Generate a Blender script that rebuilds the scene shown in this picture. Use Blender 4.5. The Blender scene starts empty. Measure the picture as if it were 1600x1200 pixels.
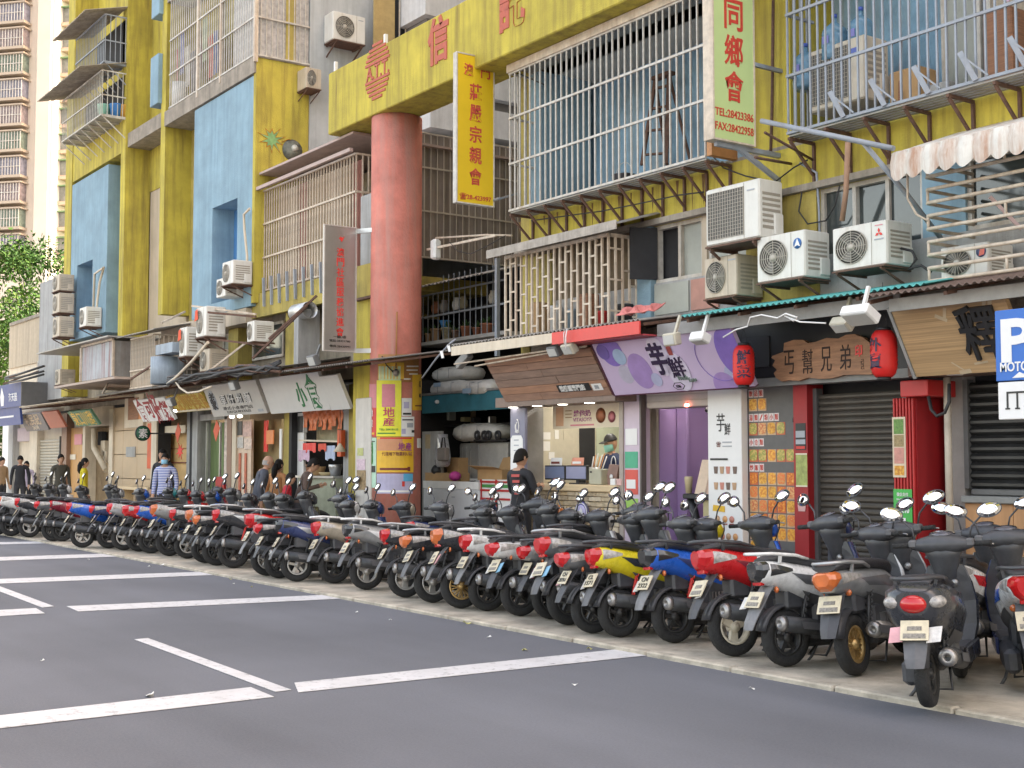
import bpy, math, random
from mathutils import Vector, Matrix
RN = random.Random(11)
S = bpy.context.scene
COL = S.collection
rad = math.radians
# ---------------------------------------------------------------- camera, sky, sun, exposure
F = 2000.0                    # focal length in pixels of the 1600 px wide photograph
TH = rad(35.17)               # the street runs off this far left of the optical axis
PITCH = math.atan(121 / F)
CAMH = 1.6
cam = bpy.data.cameras.new('camera')
cam.lens = 36 * F / 1600
cam.sensor_width = 36
cam.clip_start = 0.1
cam.clip_end = 3000
cam_o = bpy.data.objects.new('camera', cam)
COL.objects.link(cam_o)
cam_o.location = (0, 0, CAMH)
cam_o.rotation_euler = (math.pi / 2 + PITCH, 0, math.pi / 2 - TH)
S.camera = cam_o
SUN_EL, SUN_AZ = rad(48), rad(62)          # sun behind the right-hand block (angle from +X towards +Y)
W = bpy.data.worlds.new('World')
S.world = W
W.use_nodes = True
wn = W.node_tree
sky = wn.nodes.new('ShaderNodeTexSky')
sky.sky_type = 'NISHITA'
sky.sun_disc = False
sky.sun_elevation = SUN_EL
sky.sun_rotation = math.pi / 2 - SUN_AZ
sky.air_density = 1.0
sky.dust_density = 4.0
sky.ozone_density = 0.6
bg = wn.nodes['Background']
bg.inputs['Strength'].default_value = 0.13
hz_ = wn.nodes.new('ShaderNodeMix'); hz_.data_type = 'RGBA'; hz_.blend_type = 'MULTIPLY'; hz_.inputs[0].default_value = 1
hz_.inputs[7].default_value = (1.28, 1.0, .74, 1)             # milky, slightly warm winter haze
wn.links.new(sky.outputs[0], hz_.inputs[6]); wn.links.new(hz_.outputs[2], bg.inputs[0])
sun = bpy.data.lights.new('sun', 'SUN')
sun.energy = 3.6
sun.angle = rad(0.5)
sun.color = (1, 0.93, 0.82)
sun_o = bpy.data.objects.new('sun', sun)
COL.objects.link(sun_o)
sd = Vector((math.cos(SUN_EL) * math.cos(SUN_AZ), math.cos(SUN_EL) * math.sin(SUN_AZ), math.sin(SUN_EL)))
sun_o.location = sd * 60
sun_o.rotation_euler = sd.to_track_quat('Z', 'Y').to_euler()
S.view_settings.view_transform = 'Standard'
S.view_settings.look = 'None'
S.view_settings.gamma = 1
S.view_settings.use_curve_mapping = False
S.view_settings.exposure = 2.95

# ---------------------------------------------------------------- survey: photograph pixel -> point on a plane of the place
_fh = Vector((-math.cos(TH), math.sin(TH), 0))
_rt = Vector((math.sin(TH), math.cos(TH), 0))
_fw = _fh * math.cos(PITCH) + Vector((0, 0, math.sin(PITCH)))
_up = -_fh * math.sin(PITCH) + Vector((0, 0, math.cos(PITCH)))
def at(px, py, Y=None, X=None, Z=None, D=None):
    d = _fw * F + _rt * (px - 800) + _up * (600 - py)
    if Y is not None: t = Y / d.y
    elif X is not None: t = X / d.x
    elif Z is not None: t = (Z - CAMH) / d.z
    else: t = D / F
    return Vector((0, 0, CAMH)) + d * t
def fx(px, Y, py=640): return at(px, py, Y=Y).x
def fz(px, py, Y): return at(px, py, Y=Y).z
PZ = 0.035                    # pavement level
YK = 7.0                      # kerb line
YF = 10.3                     # shop front line

# ---------------------------------------------------------------- mesh builder
ORG = {}
class MB:
    def __init__(s): s.v = []; s.f = []; s.sm = []
    def _add(s, vs, fs, smooth=False):
        b = len(s.v); s.v += [Vector(v) for v in vs]
        for f in fs: s.f.append([b + i for i in f]); s.sm.append(smooth)
        return s
    def box(s, x0, x1, y0, y1, z0, z1):
        if x0 > x1: x0, x1 = x1, x0
        if y0 > y1: y0, y1 = y1, y0
        if z0 > z1: z0, z1 = z1, z0
        return s._add([(x0,y0,z0),(x1,y0,z0),(x1,y1,z0),(x0,y1,z0),(x0,y0,z1),(x1,y0,z1),(x1,y1,z1),(x0,y1,z1)],
                      [(0,3,2,1),(4,5,6,7),(0,1,5,4),(1,2,6,5),(2,3,7,6),(3,0,4,7)])
    def cbox(s, c, sx, sy, sz, m=None):
        b = len(s.v)
        s.box(-sx/2, sx/2, -sy/2, sy/2, -sz/2, sz/2)
        for i in range(b, len(s.v)): s.v[i] = ((m @ s.v[i]) if m else s.v[i]) + Vector(c)
        return s
    def bbox(s, x0, x1, y0, y1, z0, z1, b=0.01):
        """box with chamfered edges"""
        if x0 > x1: x0, x1 = x1, x0
        if y0 > y1: y0, y1 = y1, y0
        if z0 > z1: z0, z1 = z1, z0
        rings = []
        for z, q in ((z0, b), (z0 + b, 0), (z1 - b, 0), (z1, b)):
            c = b
            rings.append([(x0+c+q*.7,y0+q,z),(x1-c-q*.7,y0+q,z),(x1-q,y0+c+q*.7,z),(x1-q,y1-c-q*.7,z),(x1-c-q*.7,y1-q,z),(x0+c+q*.7,y1-q,z),(x0+q,y1-c-q*.7,z),(x0+q,y0+c+q*.7,z)])
        return s.loft(rings)
    def bar(s, p0, p1, w=0.03, h=None, up=(0,0,1)):
        p0, p1 = Vector(p0), Vector(p1); h = h or w
        d = (p1 - p0).normalized(); u = Vector(up)
        if abs(d.dot(u)) > .98: u = Vector((1,0,0))
        a = d.cross(u).normalized() * w / 2; b = a.cross(d).normalized() * h / 2
        vs = [p + q for p in (p0, p1) for q in (-a-b, a-b, a+b, -a+b)]
        return s._add(vs, [(0,3,2,1),(4,5,6,7),(0,1,5,4),(1,2,6,5),(2,3,7,6),(3,0,4,7)])
    def tube(s, pts, r=0.01, n=8, r2=None, cap=True, smooth=True):
        pts = [Vector(p) for p in pts]; k = len(pts); rings = []
        pr = None
        for i, p in enumerate(pts):
            d = (pts[min(i+1,k-1)] - pts[max(i-1,0)]).normalized()
            if pr is None:
                u = Vector((0,0,1)) if abs(d.z) < .9 else Vector((1,0,0))
                a = d.cross(u).normalized()
            else:
                a = (pr - d * pr.dot(d)).normalized()
            pr = a; b = d.cross(a)
            rr = (r if r2 is None else r + (r2 - r) * i / max(1,k-1)) if not isinstance(r, (list, tuple)) else r[i]
            rings.append([p + (a*math.cos(t)+b*math.sin(t))*rr for t in [2*math.pi*j/n for j in range(n)]])
        return s.loft(rings, cap=cap, smooth=smooth)
    def loft(s, rings, cap=True, smooth=False, closed=True, loop=False):
        n = len(rings[0]); vs = [p for r in rings for p in r]; fs = []
        m = len(rings)
        for i in range(m if loop else m - 1):
            i2 = (i + 1) % m
            for j in range(n if closed else n - 1):
                j2 = (j + 1) % n
                fs.append((i*n+j, i*n+j2, i2*n+j2, i2*n+j))
        b0 = len(s.f)
        s._add(vs, fs, smooth)
        if cap and closed and not loop:
            b = len(s.v) - len(vs)
            s.f.append([b + j for j in range(n)][::-1]); s.sm.append(False)
            s.f.append([b + (m-1)*n + j for j in range(n)]); s.sm.append(False)
        return s
    def cyl(s, p0, p1, r0, r1=None, n=12, smooth=True):
        return s.tube([p0, p1], r=[r0, r0 if r1 is None else r1], n=n, smooth=smooth)
    def lathe(s, prof, n=16, o=(0,0,0), ax='Z', smooth=True, loop=False):
        o = Vector(o); rings = []
        for r, h in prof:
            ring = []
            for j in range(n):
                t = 2*math.pi*j/n; c, q = r*math.cos(t), r*math.sin(t)
                ring.append(o + Vector({'Z':(c,q,h),'X':(h,c,q),'Y':(q,h,c)}[ax]))
            rings.append(ring)
        return s.loft(rings, cap=not loop, smooth=smooth, loop=loop)
    def ell(s, c, rx, ry, rz, n=14, m=9):
        rings = []
        for i in range(m + 1):
            t = math.pi * (i + .02) / (m + .04) ; 
            rings.append([(c[0]+rx*math.sin(t)*math.cos(2*math.pi*j/n), c[1]+ry*math.sin(t)*math.sin(2*math.pi*j/n), c[2]-rz*math.cos(t)) for j in range(n)])
        return s.loft(rings, smooth=True)
    def poly(s, pts): return s._add(pts, [tuple(range(len(pts)))])
    def slab(s, pts, nrm):
        """flat outline given its thickness along nrm"""
        n = len(pts); q = [Vector(p) + Vector(nrm) for p in pts]
        return s._add(list(pts) + q, [tuple(range(n))[::-1], tuple(range(n, 2*n))] + [(i, (i+1)%n, n+(i+1)%n, n+i) for i in range(n)])
    def sheet(s, o, u, v, nu, nv, fn, thick=None):
        """wavy sheet: o + u*i + v*j + fn(i,j)"""
        o, u, v = Vector(o), Vector(u), Vector(v)
        vs = [o + u*(i/nu) + v*(j/nv) + Vector(fn(i/nu, j/nv)) for i in range(nu+1) for j in range(nv+1)]
        fs = [(i*(nv+1)+j, (i+1)*(nv+1)+j, (i+1)*(nv+1)+j+1, i*(nv+1)+j+1) for i in range(nu) for j in range(nv)]
        if thick:
            t = Vector(thick); k = len(vs); vs = vs + [p + t for p in vs]
            fs = fs + [tuple(k + q for q in f[::-1]) for f in fs]
            def st(a, b): fs.append((a, k+a, k+b, b))
            for i in range(nu): st(i*(nv+1), (i+1)*(nv+1)); st((i+1)*(nv+1)+nv, i*(nv+1)+nv)
            for j in range(nv): st(j+1, j); st(nu*(nv+1)+j, nu*(nv+1)+j+1)
        return s._add(vs, fs, False)
    def text(s, body, c, r, u, w=None, h=None, bold=0.0, depth=0.004):
        vs, fs = glyphs(body, bold)
        r, u = Vector(r).normalized(), Vector(u).normalized(); nn = r.cross(u)
        xs = [v[0] for v in vs]; ys = [v[1] for v in vs]
        W0, H0 = max(xs)-min(xs), max(ys)-min(ys)
        kx = w / W0 if w else None; ky = h / H0 if h else None
        kx = kx or ky; ky = ky or kx
        cx, cy = (max(xs)+min(xs))/2, (max(ys)+min(ys))/2
        return s._add([Vector(c) + r*((v[0]-cx)*kx) + u*((v[1]-cy)*ky) + nn*((v[2]+.5)*depth) for v in vs], fs)
    def xf(s, m):
        s.v = [m @ p for p in s.v]; return s
    def join(s, o):
        b = len(s.v); s.v += o.v; s.f += [[b+i for i in f] for f in o.f]; s.sm += o.sm; return s
_gl = {}
def glyphs(body, bold=0.0):
    k = (body, bold)
    if k not in _gl:
        c = bpy.data.curves.new('g', 'FONT'); c.body = body; c.offset = bold; c.extrude = .5; c.resolution_u = 3
        c.space_line = .92
        o = bpy.data.objects.new('g', c)
        me = bpy.data.meshes.new_from_object(o)
        _gl[k] = ([tuple(v.co) for v in me.vertices], [tuple(p.vertices) for p in me.polygons])
        bpy.data.objects.remove(o); bpy.data.curves.remove(c); bpy.data.meshes.remove(me)
    return _gl[k]

def mesh(name, mb, mat, org=Vector()):
    me = bpy.data.meshes.new(name)
    me.from_pydata([p - org for p in mb.v], [], mb.f)
    if any(mb.sm): me.polygons.foreach_set('use_smooth', mb.sm)
    me.update()
    if mat: me.materials.append(mat)
    return me
def obj(name, mb, mat, parent=None, label=None, cat=None, group=None, kind=None, loc=None):
    """one mesh object; the builder works in world coordinates, the object is stored relative to its thing"""
    org = ORG.get(parent.name, Vector()) if parent else (Vector(loc) if loc is not None else Vector())
    o = bpy.data.objects.new(name, mesh(name, mb, mat, org))
    COL.objects.link(o)
    if parent: o.parent = parent
    elif loc is not None: o.location = loc
    ORG[o.name] = org
    return tag(o, label, cat, group, kind)
def tag(o, label=None, cat=None, group=None, kind=None):
    for k, v in (('label', label), ('category', cat), ('group', group), ('kind', kind)):
        if v: o[k] = v
    return o
def thing(name, label, cat, loc=(0,0,0), group=None, rz=0):
    o = bpy.data.objects.new(name, None); COL.objects.link(o)
    o.empty_display_size = .2
    o.location = loc; o.rotation_euler = (0, 0, rz)
    ORG[o.name] = Vector(loc)
    return tag(o, label, cat, group)
def inst(src, parent, loc, rot=(0,0,0), scale=None):
    """a copy of a part sharing its mesh data"""
    c = src.copy(); COL.objects.link(c); c.parent = parent
    c.location = Vector(loc) - ORG.get(parent.name, Vector()); c.rotation_euler = rot
    if scale: c.scale = scale
    ORG[c.name] = ORG.get(parent.name, Vector())
    return c
def copy_tree(o, parent=None):
    c = o.copy(); COL.objects.link(c)
    if parent: c.parent = parent
    for ch in list(o.children): copy_tree(ch, c)
    return c

# ---------------------------------------------------------------- materials
_m = {}
def M(name, col, rough=.6, metal=0.0, var=.12, scale=7.0, bump=0.0, bscale=40.0, streak=0.0, scol=(.06,.05,.04), spec=.5, coat=0.0, grain=None, trans=0.0, emit=0.0):
    if name in _m: return _m[name]
    m = bpy.data.materials.new(name); m.use_nodes = True; _m[name] = m
    nt = m.node_tree; N = nt.nodes; L = nt.links; b = N['Principled BSDF']
    col = tuple(col) + ((1,) if len(col) == 3 else ())
    b.inputs['Roughness'].default_value = rough; b.inputs['Metallic'].default_value = metal
    b.inputs['Specular IOR Level'].default_value = spec
    b.inputs['Coat Weight'].default_value = coat; b.inputs['Coat Roughness'].default_value = .06
    b.inputs['Base Color'].default_value = col
    if trans: b.inputs['Transmission Weight'].default_value = trans
    if emit:
        b.inputs['Emission Color'].default_value = col; b.inputs['Emission Strength'].default_value = emit
    tc = N.new('ShaderNodeTexCoord'); out = None
    if var:
        n = N.new('ShaderNodeTexNoise'); n.inputs['Scale'].default_value = scale; n.inputs['Detail'].default_value = 6; n.inputs['Roughness'].default_value = .65
        if grain:
            mp = N.new('ShaderNodeMapping'); mp.inputs['Scale'].default_value = grain
            L.new(tc.outputs['Object'], mp.inputs[0]); L.new(mp.outputs[0], n.inputs['Vector'])
        else: L.new(tc.outputs['Object'], n.inputs['Vector'])
        r = N.new('ShaderNodeMapRange'); r.inputs[1].default_value = .3; r.inputs[2].default_value = .7
        r.inputs[3].default_value = 1 - var; r.inputs[4].default_value = 1 + var
        L.new(n.outputs[0], r.inputs[0])
        mx = N.new('ShaderNodeVectorMath'); mx.operation = 'SCALE'; mx.inputs[0].default_value = col[:3]
        L.new(r.outputs[0], mx.inputs['Scale']); out = mx.outputs[0]
        rr = N.new('ShaderNodeMapRange'); rr.inputs[3].default_value = max(0, rough - .12); rr.inputs[4].default_value = min(1, rough + .12)
        L.new(n.outputs[0], rr.inputs[0]); L.new(rr.outputs[0], b.inputs['Roughness'])
    if streak:
        mp = N.new('ShaderNodeMapping'); mp.inputs['Scale'].default_value = (2.2, 2.2, .16)
        n2 = N.new('ShaderNodeTexNoise'); n2.inputs['Scale'].default_value = 2.6; n2.inputs['Detail'].default_value = 8; n2.inputs['Roughness'].default_value = .7
        L.new(tc.outputs['Object'], mp.inputs[0]); L.new(mp.outputs[0], n2.inputs['Vector'])
        r2 = N.new('ShaderNodeMapRange'); r2.inputs[1].default_value = .45; r2.inputs[2].default_value = .72; r2.inputs[3].default_value = 0; r2.inputs[4].default_value = streak
        L.new(n2.outputs[0], r2.inputs[0])
        mc = N.new('ShaderNodeMix'); mc.data_type = 'RGBA'
        L.new(r2.outputs[0], mc.inputs[0]); mc.inputs[7].default_value = scol + (1,)
        if out: L.new(out, mc.inputs[6])
        else: mc.inputs[6].default_value = col
        out = mc.outputs[2]
    if out: L.new(out, b.inputs['Base Color'])
    if bump:
        n3 = N.new('ShaderNodeTexNoise'); n3.inputs['Scale'].default_value = bscale; n3.inputs['Detail'].default_value = 5
        if grain: L.new(mp.outputs[0], n3.inputs['Vector']) if streak == 0 else L.new(tc.outputs['Object'], n3.inputs['Vector'])
        else: L.new(tc.outputs['Object'], n3.inputs['Vector'])
        bp = N.new('ShaderNodeBump'); bp.inputs['Strength'].default_value = bump; bp.inputs['Distance'].default_value = .02
        L.new(n3.outputs[0], bp.inputs['Height']); L.new(bp.outputs[0], b.inputs['Normal'])
    return m
def lin(r, g, b): 
    f = lambda c: (c/255/12.92) if c <= 10 else ((c/255+.055)/1.055)**2.4
    return (f(r), f(g), f(b))
YEL = M('yellow_paint', (.47, .385, .055), .85, var=.26, scale=1.1, bump=.35, bscale=45, streak=.85, scol=(.17,.12,.035))
YELD = M('yellow_paint_old', (.39, .31, .075), .85, var=.28, scale=2.2, bump=.25, bscale=60, streak=.7, scol=(.14,.11,.04))
BLU = M('blue_paint', (.225, .34, .41), .85, var=.2, scale=1.3, bump=.3, bscale=45, streak=.55, scol=(.12,.2,.26))
BLUD = M('deep_blue_paint', (.075, .22, .46), .8, var=.15, scale=2, bump=.2, streak=.3, scol=(.1,.2,.3))
REDC = M('salmon_column_paint', (.52, .175, .13), .85, var=.25, scale=2.2, bump=.4, bscale=35, streak=.8, scol=(.40,.24,.2))
GREYW = M('grey_render', (.36, .36, .35), .85, var=.16, scale=2, bump=.3, streak=.6, scol=(.15,.14,.12))
BEIGE = M('beige_render', (.48, .40, .30), .8, var=.12, scale=2, bump=.2, streak=.35, scol=(.2,.16,.1))
CREAM = M('cream_paint', (.60, .52, .40), .6, var=.1, scale=5, streak=.35, scol=(.3,.2,.1))
CONC = M('old_concrete', (.30, .26, .21), .9, var=.25, scale=4, bump=.4, streak=.6, scol=(.08,.07,.05))
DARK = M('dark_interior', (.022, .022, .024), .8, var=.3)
BLACK = M('black_paint', (.02, .02, .022), .5, var=.2)
WHITE = M('white_paint', (.72, .72, .70), .5, var=.06, streak=.2, scol=(.35,.32,.26))
WHITEP = M('white_print', (.74, .73, .71), .5, var=.03)
ALU = M('aluminium', (.55, .55, .54), .38, metal=.8, var=.1)
GALV = M('galvanised_bar', (.27, .30, .34), .55, metal=.1, var=.15, scale=9, streak=.3, scol=(.25,.16,.1))
RUST = M('rusty_iron', (.12, .065, .045), .8, var=.35, scale=14, bump=.3)
CRBAR = M('cream_bar', (.56, .48, .38), .6, var=.25, scale=8, streak=.7, scol=(.32,.2,.12))
WBAR = M('white_bar', (.52, .50, .45), .6, var=.25, scale=8, streak=.75, scol=(.34,.24,.15))
GLASS = M('window_glass', (.045, .055, .055), .06, var=.25, scale=1.5, spec=.9)
FROST = M('frosted_pane', (.30, .31, .27), .35, var=.15, scale=2)
CABLE = M('black_cable', (.025, .024, .024), .6, var=.2)
RED = M('red_paint', (.44, .022, .022), .45, var=.12, scale=4, streak=.2, scol=(.25,.03,.03))
DRED = M('dark_red_paint', (.30, .012, .015), .5, var=.12, scale=4)
WOODD = M('brown_wood', (.26, .12, .06), .6, var=.35, scale=5, grain=(1,1,14), bump=.2)
CARD = M('cardboard', (.42, .26, .12), .8, var=.1, scale=6)
TIN = M('tin_sheet', (.34, .33, .31), .5, metal=.4, var=.2, scale=3, streak=.5, scol=(.18,.09,.05))
# ---------------------------------------------------------------- ground
def road_mat():
    m = M('asphalt', (.066, .066, .072), .85, var=0)
    nt = m.node_tree; N = nt.nodes; L = nt.links; b = N['Principled BSDF']; tc = N.new('ShaderNodeTexCoord')
    a = N.new('ShaderNodeTexNoise'); a.inputs['Scale'].default_value = .35; a.inputs['Detail'].default_value = 7
    c = N.new('ShaderNodeTexNoise'); c.inputs['Scale'].default_value = 55; c.inputs['Detail'].default_value = 8; c.inputs['Roughness'].default_value = .8
    mp = N.new('ShaderNodeMapping'); mp.inputs['Scale'].default_value = (.12, 1.6, 1)
    d = N.new('ShaderNodeTexNoise'); d.inputs['Scale'].default_value = .9; d.inputs['Detail'].default_value = 5
    v = N.new('ShaderNodeTexVoronoi'); v.inputs['Scale'].default_value = 26
    for n in (a, c, v): L.new(tc.outputs['Object'], n.inputs['Vector'])
    L.new(tc.outputs['Object'], mp.inputs[0]); L.new(mp.outputs[0], d.inputs['Vector'])
    def math_(op, x, y):
        k = N.new('ShaderNodeMath'); k.operation = op
        for i, q in enumerate((x, y)):
            if isinstance(q, (int, float)): k.inputs[i].default_value = q
            else: L.new(q, k.inputs[i])
        return k.outputs[0]
    s1 = math_('MULTIPLY_ADD', a.outputs[0], .5); 
    t = math_('ADD', math_('MULTIPLY', a.outputs[0], .85), math_('MULTIPLY', d.outputs[0], .45))
    t = math_('ADD', t, math_('MULTIPLY', c.outputs[0], .9))
    t = math_('ADD', t, -.10)
    mx = N.new('ShaderNodeVectorMath'); mx.operation = 'SCALE'; mx.inputs[0].default_value = (.118, .124, .142)
    L.new(t, mx.inputs['Scale'])
    # pale dusty specks
    sp = N.new('ShaderNodeMapRange'); sp.inputs[1].default_value = .035; sp.inputs[2].default_value = .02; sp.inputs[3].default_value = 0; sp.inputs[4].default_value = .5
    L.new(v.outputs['Distance'], sp.inputs[0])
    a2 = N.new('ShaderNodeMapRange'); a2.inputs[1].default_value = .5; a2.inputs[2].default_value = .62
    L.new(a.outputs[0], a2.inputs[0])
    mc = N.new('ShaderNodeMix'); mc.data_type = 'RGBA'; L.new(math_('MULTIPLY', sp.outputs[0], a2.outputs[0]), mc.inputs[0])
    L.new(mx.outputs[0], mc.inputs[6]); mc.inputs[7].default_value = (.3, .3, .29, 1)
    # dusty white patches along the kerb
    L.new(mc.outputs[2], b.inputs['Base Color'])
    bp = N.new('ShaderNodeBump'); bp.inputs['Strength'].default_value = .5; bp.inputs['Distance'].default_value = .008
    L.new(c.outputs[0], bp.inputs['Height']); L.new(bp.outputs[0], b.inputs['Normal'])
    return m
def paint_mat():
    m = M('road_paint', (.56, .56, .57), .7, var=.1, scale=3, bump=.3, bscale=90)
    nt = m.node_tree; N = nt.nodes; L = nt.links; b = N['Principled BSDF']
    n = N.new('ShaderNodeTexNoise'); n.inputs['Scale'].default_value = 11; n.inputs['Detail'].default_value = 8; n.inputs['Roughness'].default_value = .75
    tc = N.new('ShaderNodeTexCoord'); L.new(tc.outputs['Object'], n.inputs['Vector'])
    r = N.new('ShaderNodeMapRange'); r.inputs[1].default_value = .54; r.inputs[2].default_value = .68; r.inputs[3].default_value = 0; r.inputs[4].default_value = .75
    L.new(n.outputs[0], r.inputs[0])
    mc = N.new('ShaderNodeMix'); mc.data_type = 'RGBA'; L.new(r.outputs[0], mc.inputs[0])
    src = b.inputs['Base Color'].links[0].from_socket
    L.new(src, mc.inputs[6]); mc.inputs[7].default_value = (.12, .12, .12, 1)
    L.new(mc.outputs[2], b.inputs['Base Color'])
    return m
ROADM = road_mat()
road = obj('road', MB().box(-600, 400, -300, 500, -.5, 0), ROADM, kind='structure')
PAVM = M('pavement_concrete', (.42, .375, .30), .9, var=.4, scale=2.5, bump=.35, bscale=50, streak=0)
pav = obj('pavement', MB().box(-75, 12, YK + .126, 16, -.2, PZ), PAVM, kind='structure')
KERBM = M('kerb_stone_grey', (.40, .36, .29), .9, var=.4, scale=5, bump=.3)
k0 = -46.0
while k0 < 4:
    ln = 1.0 + RN.uniform(-.03, .03)
    dz = RN.uniform(-.005, .004); dy = RN.uniform(-.005, .005)
    obj('kerb_stone', MB().bbox(k0 + .005, k0 + ln - .005, YK + .03 + dy, YK + .125, -.1, PZ + .004 + dz, .012), KERBM, pav)
    k0 += ln
PNT = paint_mat()
def line(pts):
    a = [at(x, y, Z=0) for x, y in pts]
    w = [Vector((p.x, p.y, .004)) for p in a]
    obj('lane_marking', MB().slab(w, (0, 0, .003)), PNT, road)
line([(460, 1068), (972, 1015), (1010, 1025), (466, 1083)])
line([(104, 948), (515, 930), (534, 936), (122, 956)])
line([(-160, 911), (316, 894), (332, 899), (-160, 919)])
line([(-160, 876), (186, 865), (186, 870), (-160, 882)])
line([(-160, 851), (78, 846), (82, 849), (-160, 855)])
line([(-300, 842), (4, 832), (8, 834), (-300, 845)])
line([(-60, 1126), (392, 1075), (428, 1090), (-60, 1146)])
line([(-200, 964), (56, 951), (70, 959), (-200, 976)])
line([(210, 1000), (231, 998), (455, 1079), (430, 1082)])
line([(-60, 902), (-40, 902), (84, 948), (66, 950)])
# cracks of pale dust and scraps lying on the asphalt
SCRAP = M('white_scrap', (.7, .7, .68), .8, var=.1)
LEAFY = M('dry_leaf', (.42, .40, .16), .7, var=.3, scale=30)
for i, (px, py, s, leaf) in enumerate([(255, 884, .09, 0), (233, 886, .05, 0), (138, 875, .05, 0), (360, 906, .04, 1), (393, 918, .04, 1), (557, 958, .035, 0),
        (610, 970, .03, 0), (820, 1017, .06, 1), (898, 1072, .04, 0), (66, 1034, .03, 0), (234, 1089, .09, 0), (764, 997, .04, 0), (921, 1015, .05, 1),
        (322, 888, .05, 1), (365, 913, .035, 0), (730, 975, .08, 1), (1175, 1078, .04, 0), (1168, 1053, .06, 1), (1272, 1057, .04, 0), (1585, 1120, .05, 1)]):
    p = at(px, py, Z=0)
    a = RN.uniform(0, 6); u = Vector((math.cos(a), math.sin(a), .12)) * s; v = Vector((-math.sin(a), math.cos(a), .05)) * s * .55
    mb = MB(); c = p + Vector((0, 0, .012))
    mb.sheet(c - u*.5 - v*.5, u, v, 5, 3, lambda q, r: (0, 0, .25*s*math.sin(q*5+i)*r + .04*s*math.sin(r*7)), thick=(0, 0, .0015))
    names = ('fallen_leaf', 'pale yellow leaf curled on the asphalt', 'leaf', 'leaves dropped on the road') if leaf else ('paper_scrap', 'small white scrap lying on the dark asphalt', 'scrap', 'white scraps on the road')
    obj(names[0], mb, LEAFY if leaf else SCRAP, label=names[1], cat=names[2], group=names[3], loc=p)
# ---------------------------------------------------------------- right-hand block
XL = -14.4
rb = thing('tenement_building', 'yellow and blue tenement block above the snack shops on the right', 'building', (XL, YF, 0))
def P(name, mb, mat, parent, **k): return obj(name, mb, mat, parent, **k)
ZW0, ZW1, ZC0, ZC1 = 3.75, 4.45, 5.0, 6.95
# ground storey shell
P('floor_slab', MB().box(XL, 12, YF - .02, 22, 0, PZ + .02), CONC, rb)
P('wall', MB().box(XL, XL + .2, YF, 22, PZ + .02, 18.9), YELD, rb)
P('rear_wall', MB().box(XL + .2, 12, 21.8, 22, PZ + .02, 18.9), GREYW, rb)
P('wall', MB().box(11.8, 12, YF, 21.8, PZ + .02, 18.9), YELD, rb)
P('floor_slab', MB().box(XL + .2, 11.8, YF + .02, 21.8, 2.95, 3.25), CONC, rb)
P('wall', MB().box(XL + .2, 12, YF, YF + .2, 3.3, ZW0), GREYW, rb)          # below the windows
P('roof', MB().box(XL + .2, 11.8, YF, 21.8, 18.7, 18.95), CONC, rb)
# yellow spandrel band under the loggia floor
P('spandrel', MB().box(XL + .2, 12, YF, YF + .2, ZW1, ZC0 - .02), YEL, rb)
P('ledge', MB().box(XL - .03, 12, YF - .1, YF, ZW1 + .0, ZW1 + .07), CONC, rb)
# window band z 3.75-4.45
def window(x0, x1, z0, z1, y, parent, n=2, open_dark=None, fr=WBAR, gl=GLASS):
    w = P('window', MB().box(x0, x1, y + .10, y + .12, z0, z1), DARK, parent)
    f = MB(); t = .045
    f.box(x0, x1, y - .02, y + .06, z0, z0 + t); f.box(x0, x1, y - .02, y + .06, z1 - t, z1)
    for i in range(n + 1):
        xx = x0 + (x1 - x0 - t) * i / n
        f.box(xx, xx + t, y - .018, y + .058, z0 + t, z1 - t)
    P('frame', f, fr, w)
    for i in range(n):
        if open_dark == i: continue
        a = x0 + (x1 - x0 - t) * i / n + t; b = x0 + (x1 - x0 - t) * (i + 1) / n
        P('pane', MB().box(a, b, y + .02 + .02 * (i % 2), y + .027 + .02 * (i % 2), z0 + t, z1 - t), gl, w)
    return w
xs = [fx(p, YF, 400) for p in (817, 830, 1000, 1022, 1095, 1128, 1180, 1283, 1440)]
P('wall', MB().box(XL + .2, xs[2] - .02, YF, YF + .2, ZW0, ZW1), M('recess_shade_brown', (.15, .11, .065), .9, var=.5, scale=2.5, streak=.6), rb)  # flat wall coloured dark brown to stand in for a shaded recess
P('yellow_board', MB().box(XL + .25, XL + .75, YF - .03, YF - .002, 3.5, ZW1 - .05), YELD, rb)
P('blue_pier', MB().box(xs[2] - .02, xs[3], YF - .06, YF + .2, 3.3, ZW1 - .003), BLU, rb)
w1 = window(xs[3], xs[4] + .02, ZW0, ZW1, YF + .05, rb, 2, open_dark=0, gl=FROST)
P('open_sash', MB().box(-.02, .02, -.34, 0, -.3, .33).xf(Matrix.Translation((xs[3] + .03, YF + .02, 4.1)) @ Matrix.Rotation(rad(-24), 4, 'Z')), DARK, w1)
P('wall', MB().box(xs[4] + .02, xs[4] + .1, YF, YF + .2, ZW0, ZW1), BEIGE, rb)
window(xs[4] + .1, xs[6] - .1, ZW0, ZW1, YF + .05, rb, 2, gl=FROST)
P('pier', MB().box(xs[6] - .1, xs[7] - .02, YF - .04, YF + .2, 3.3, ZW1 - .003), YELD, rb)
window(xs[7] - .02, xs[8] + .02, ZW0 - .08, ZW1, YF + .05, rb, 3)
P('wall', MB().box(xs[8] + .02, xs[8] + .5, YF, YF + .2, ZW0, ZW1), BLU, rb)
window(xs[8] + .5, xs[8] + 2.2, ZW0, ZW1, YF + .05, rb, 2)
P('wall', MB().box(xs[8] + 2.2, 12, YF, YF + .2, ZW0, ZW1), YEL, rb)
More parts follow.
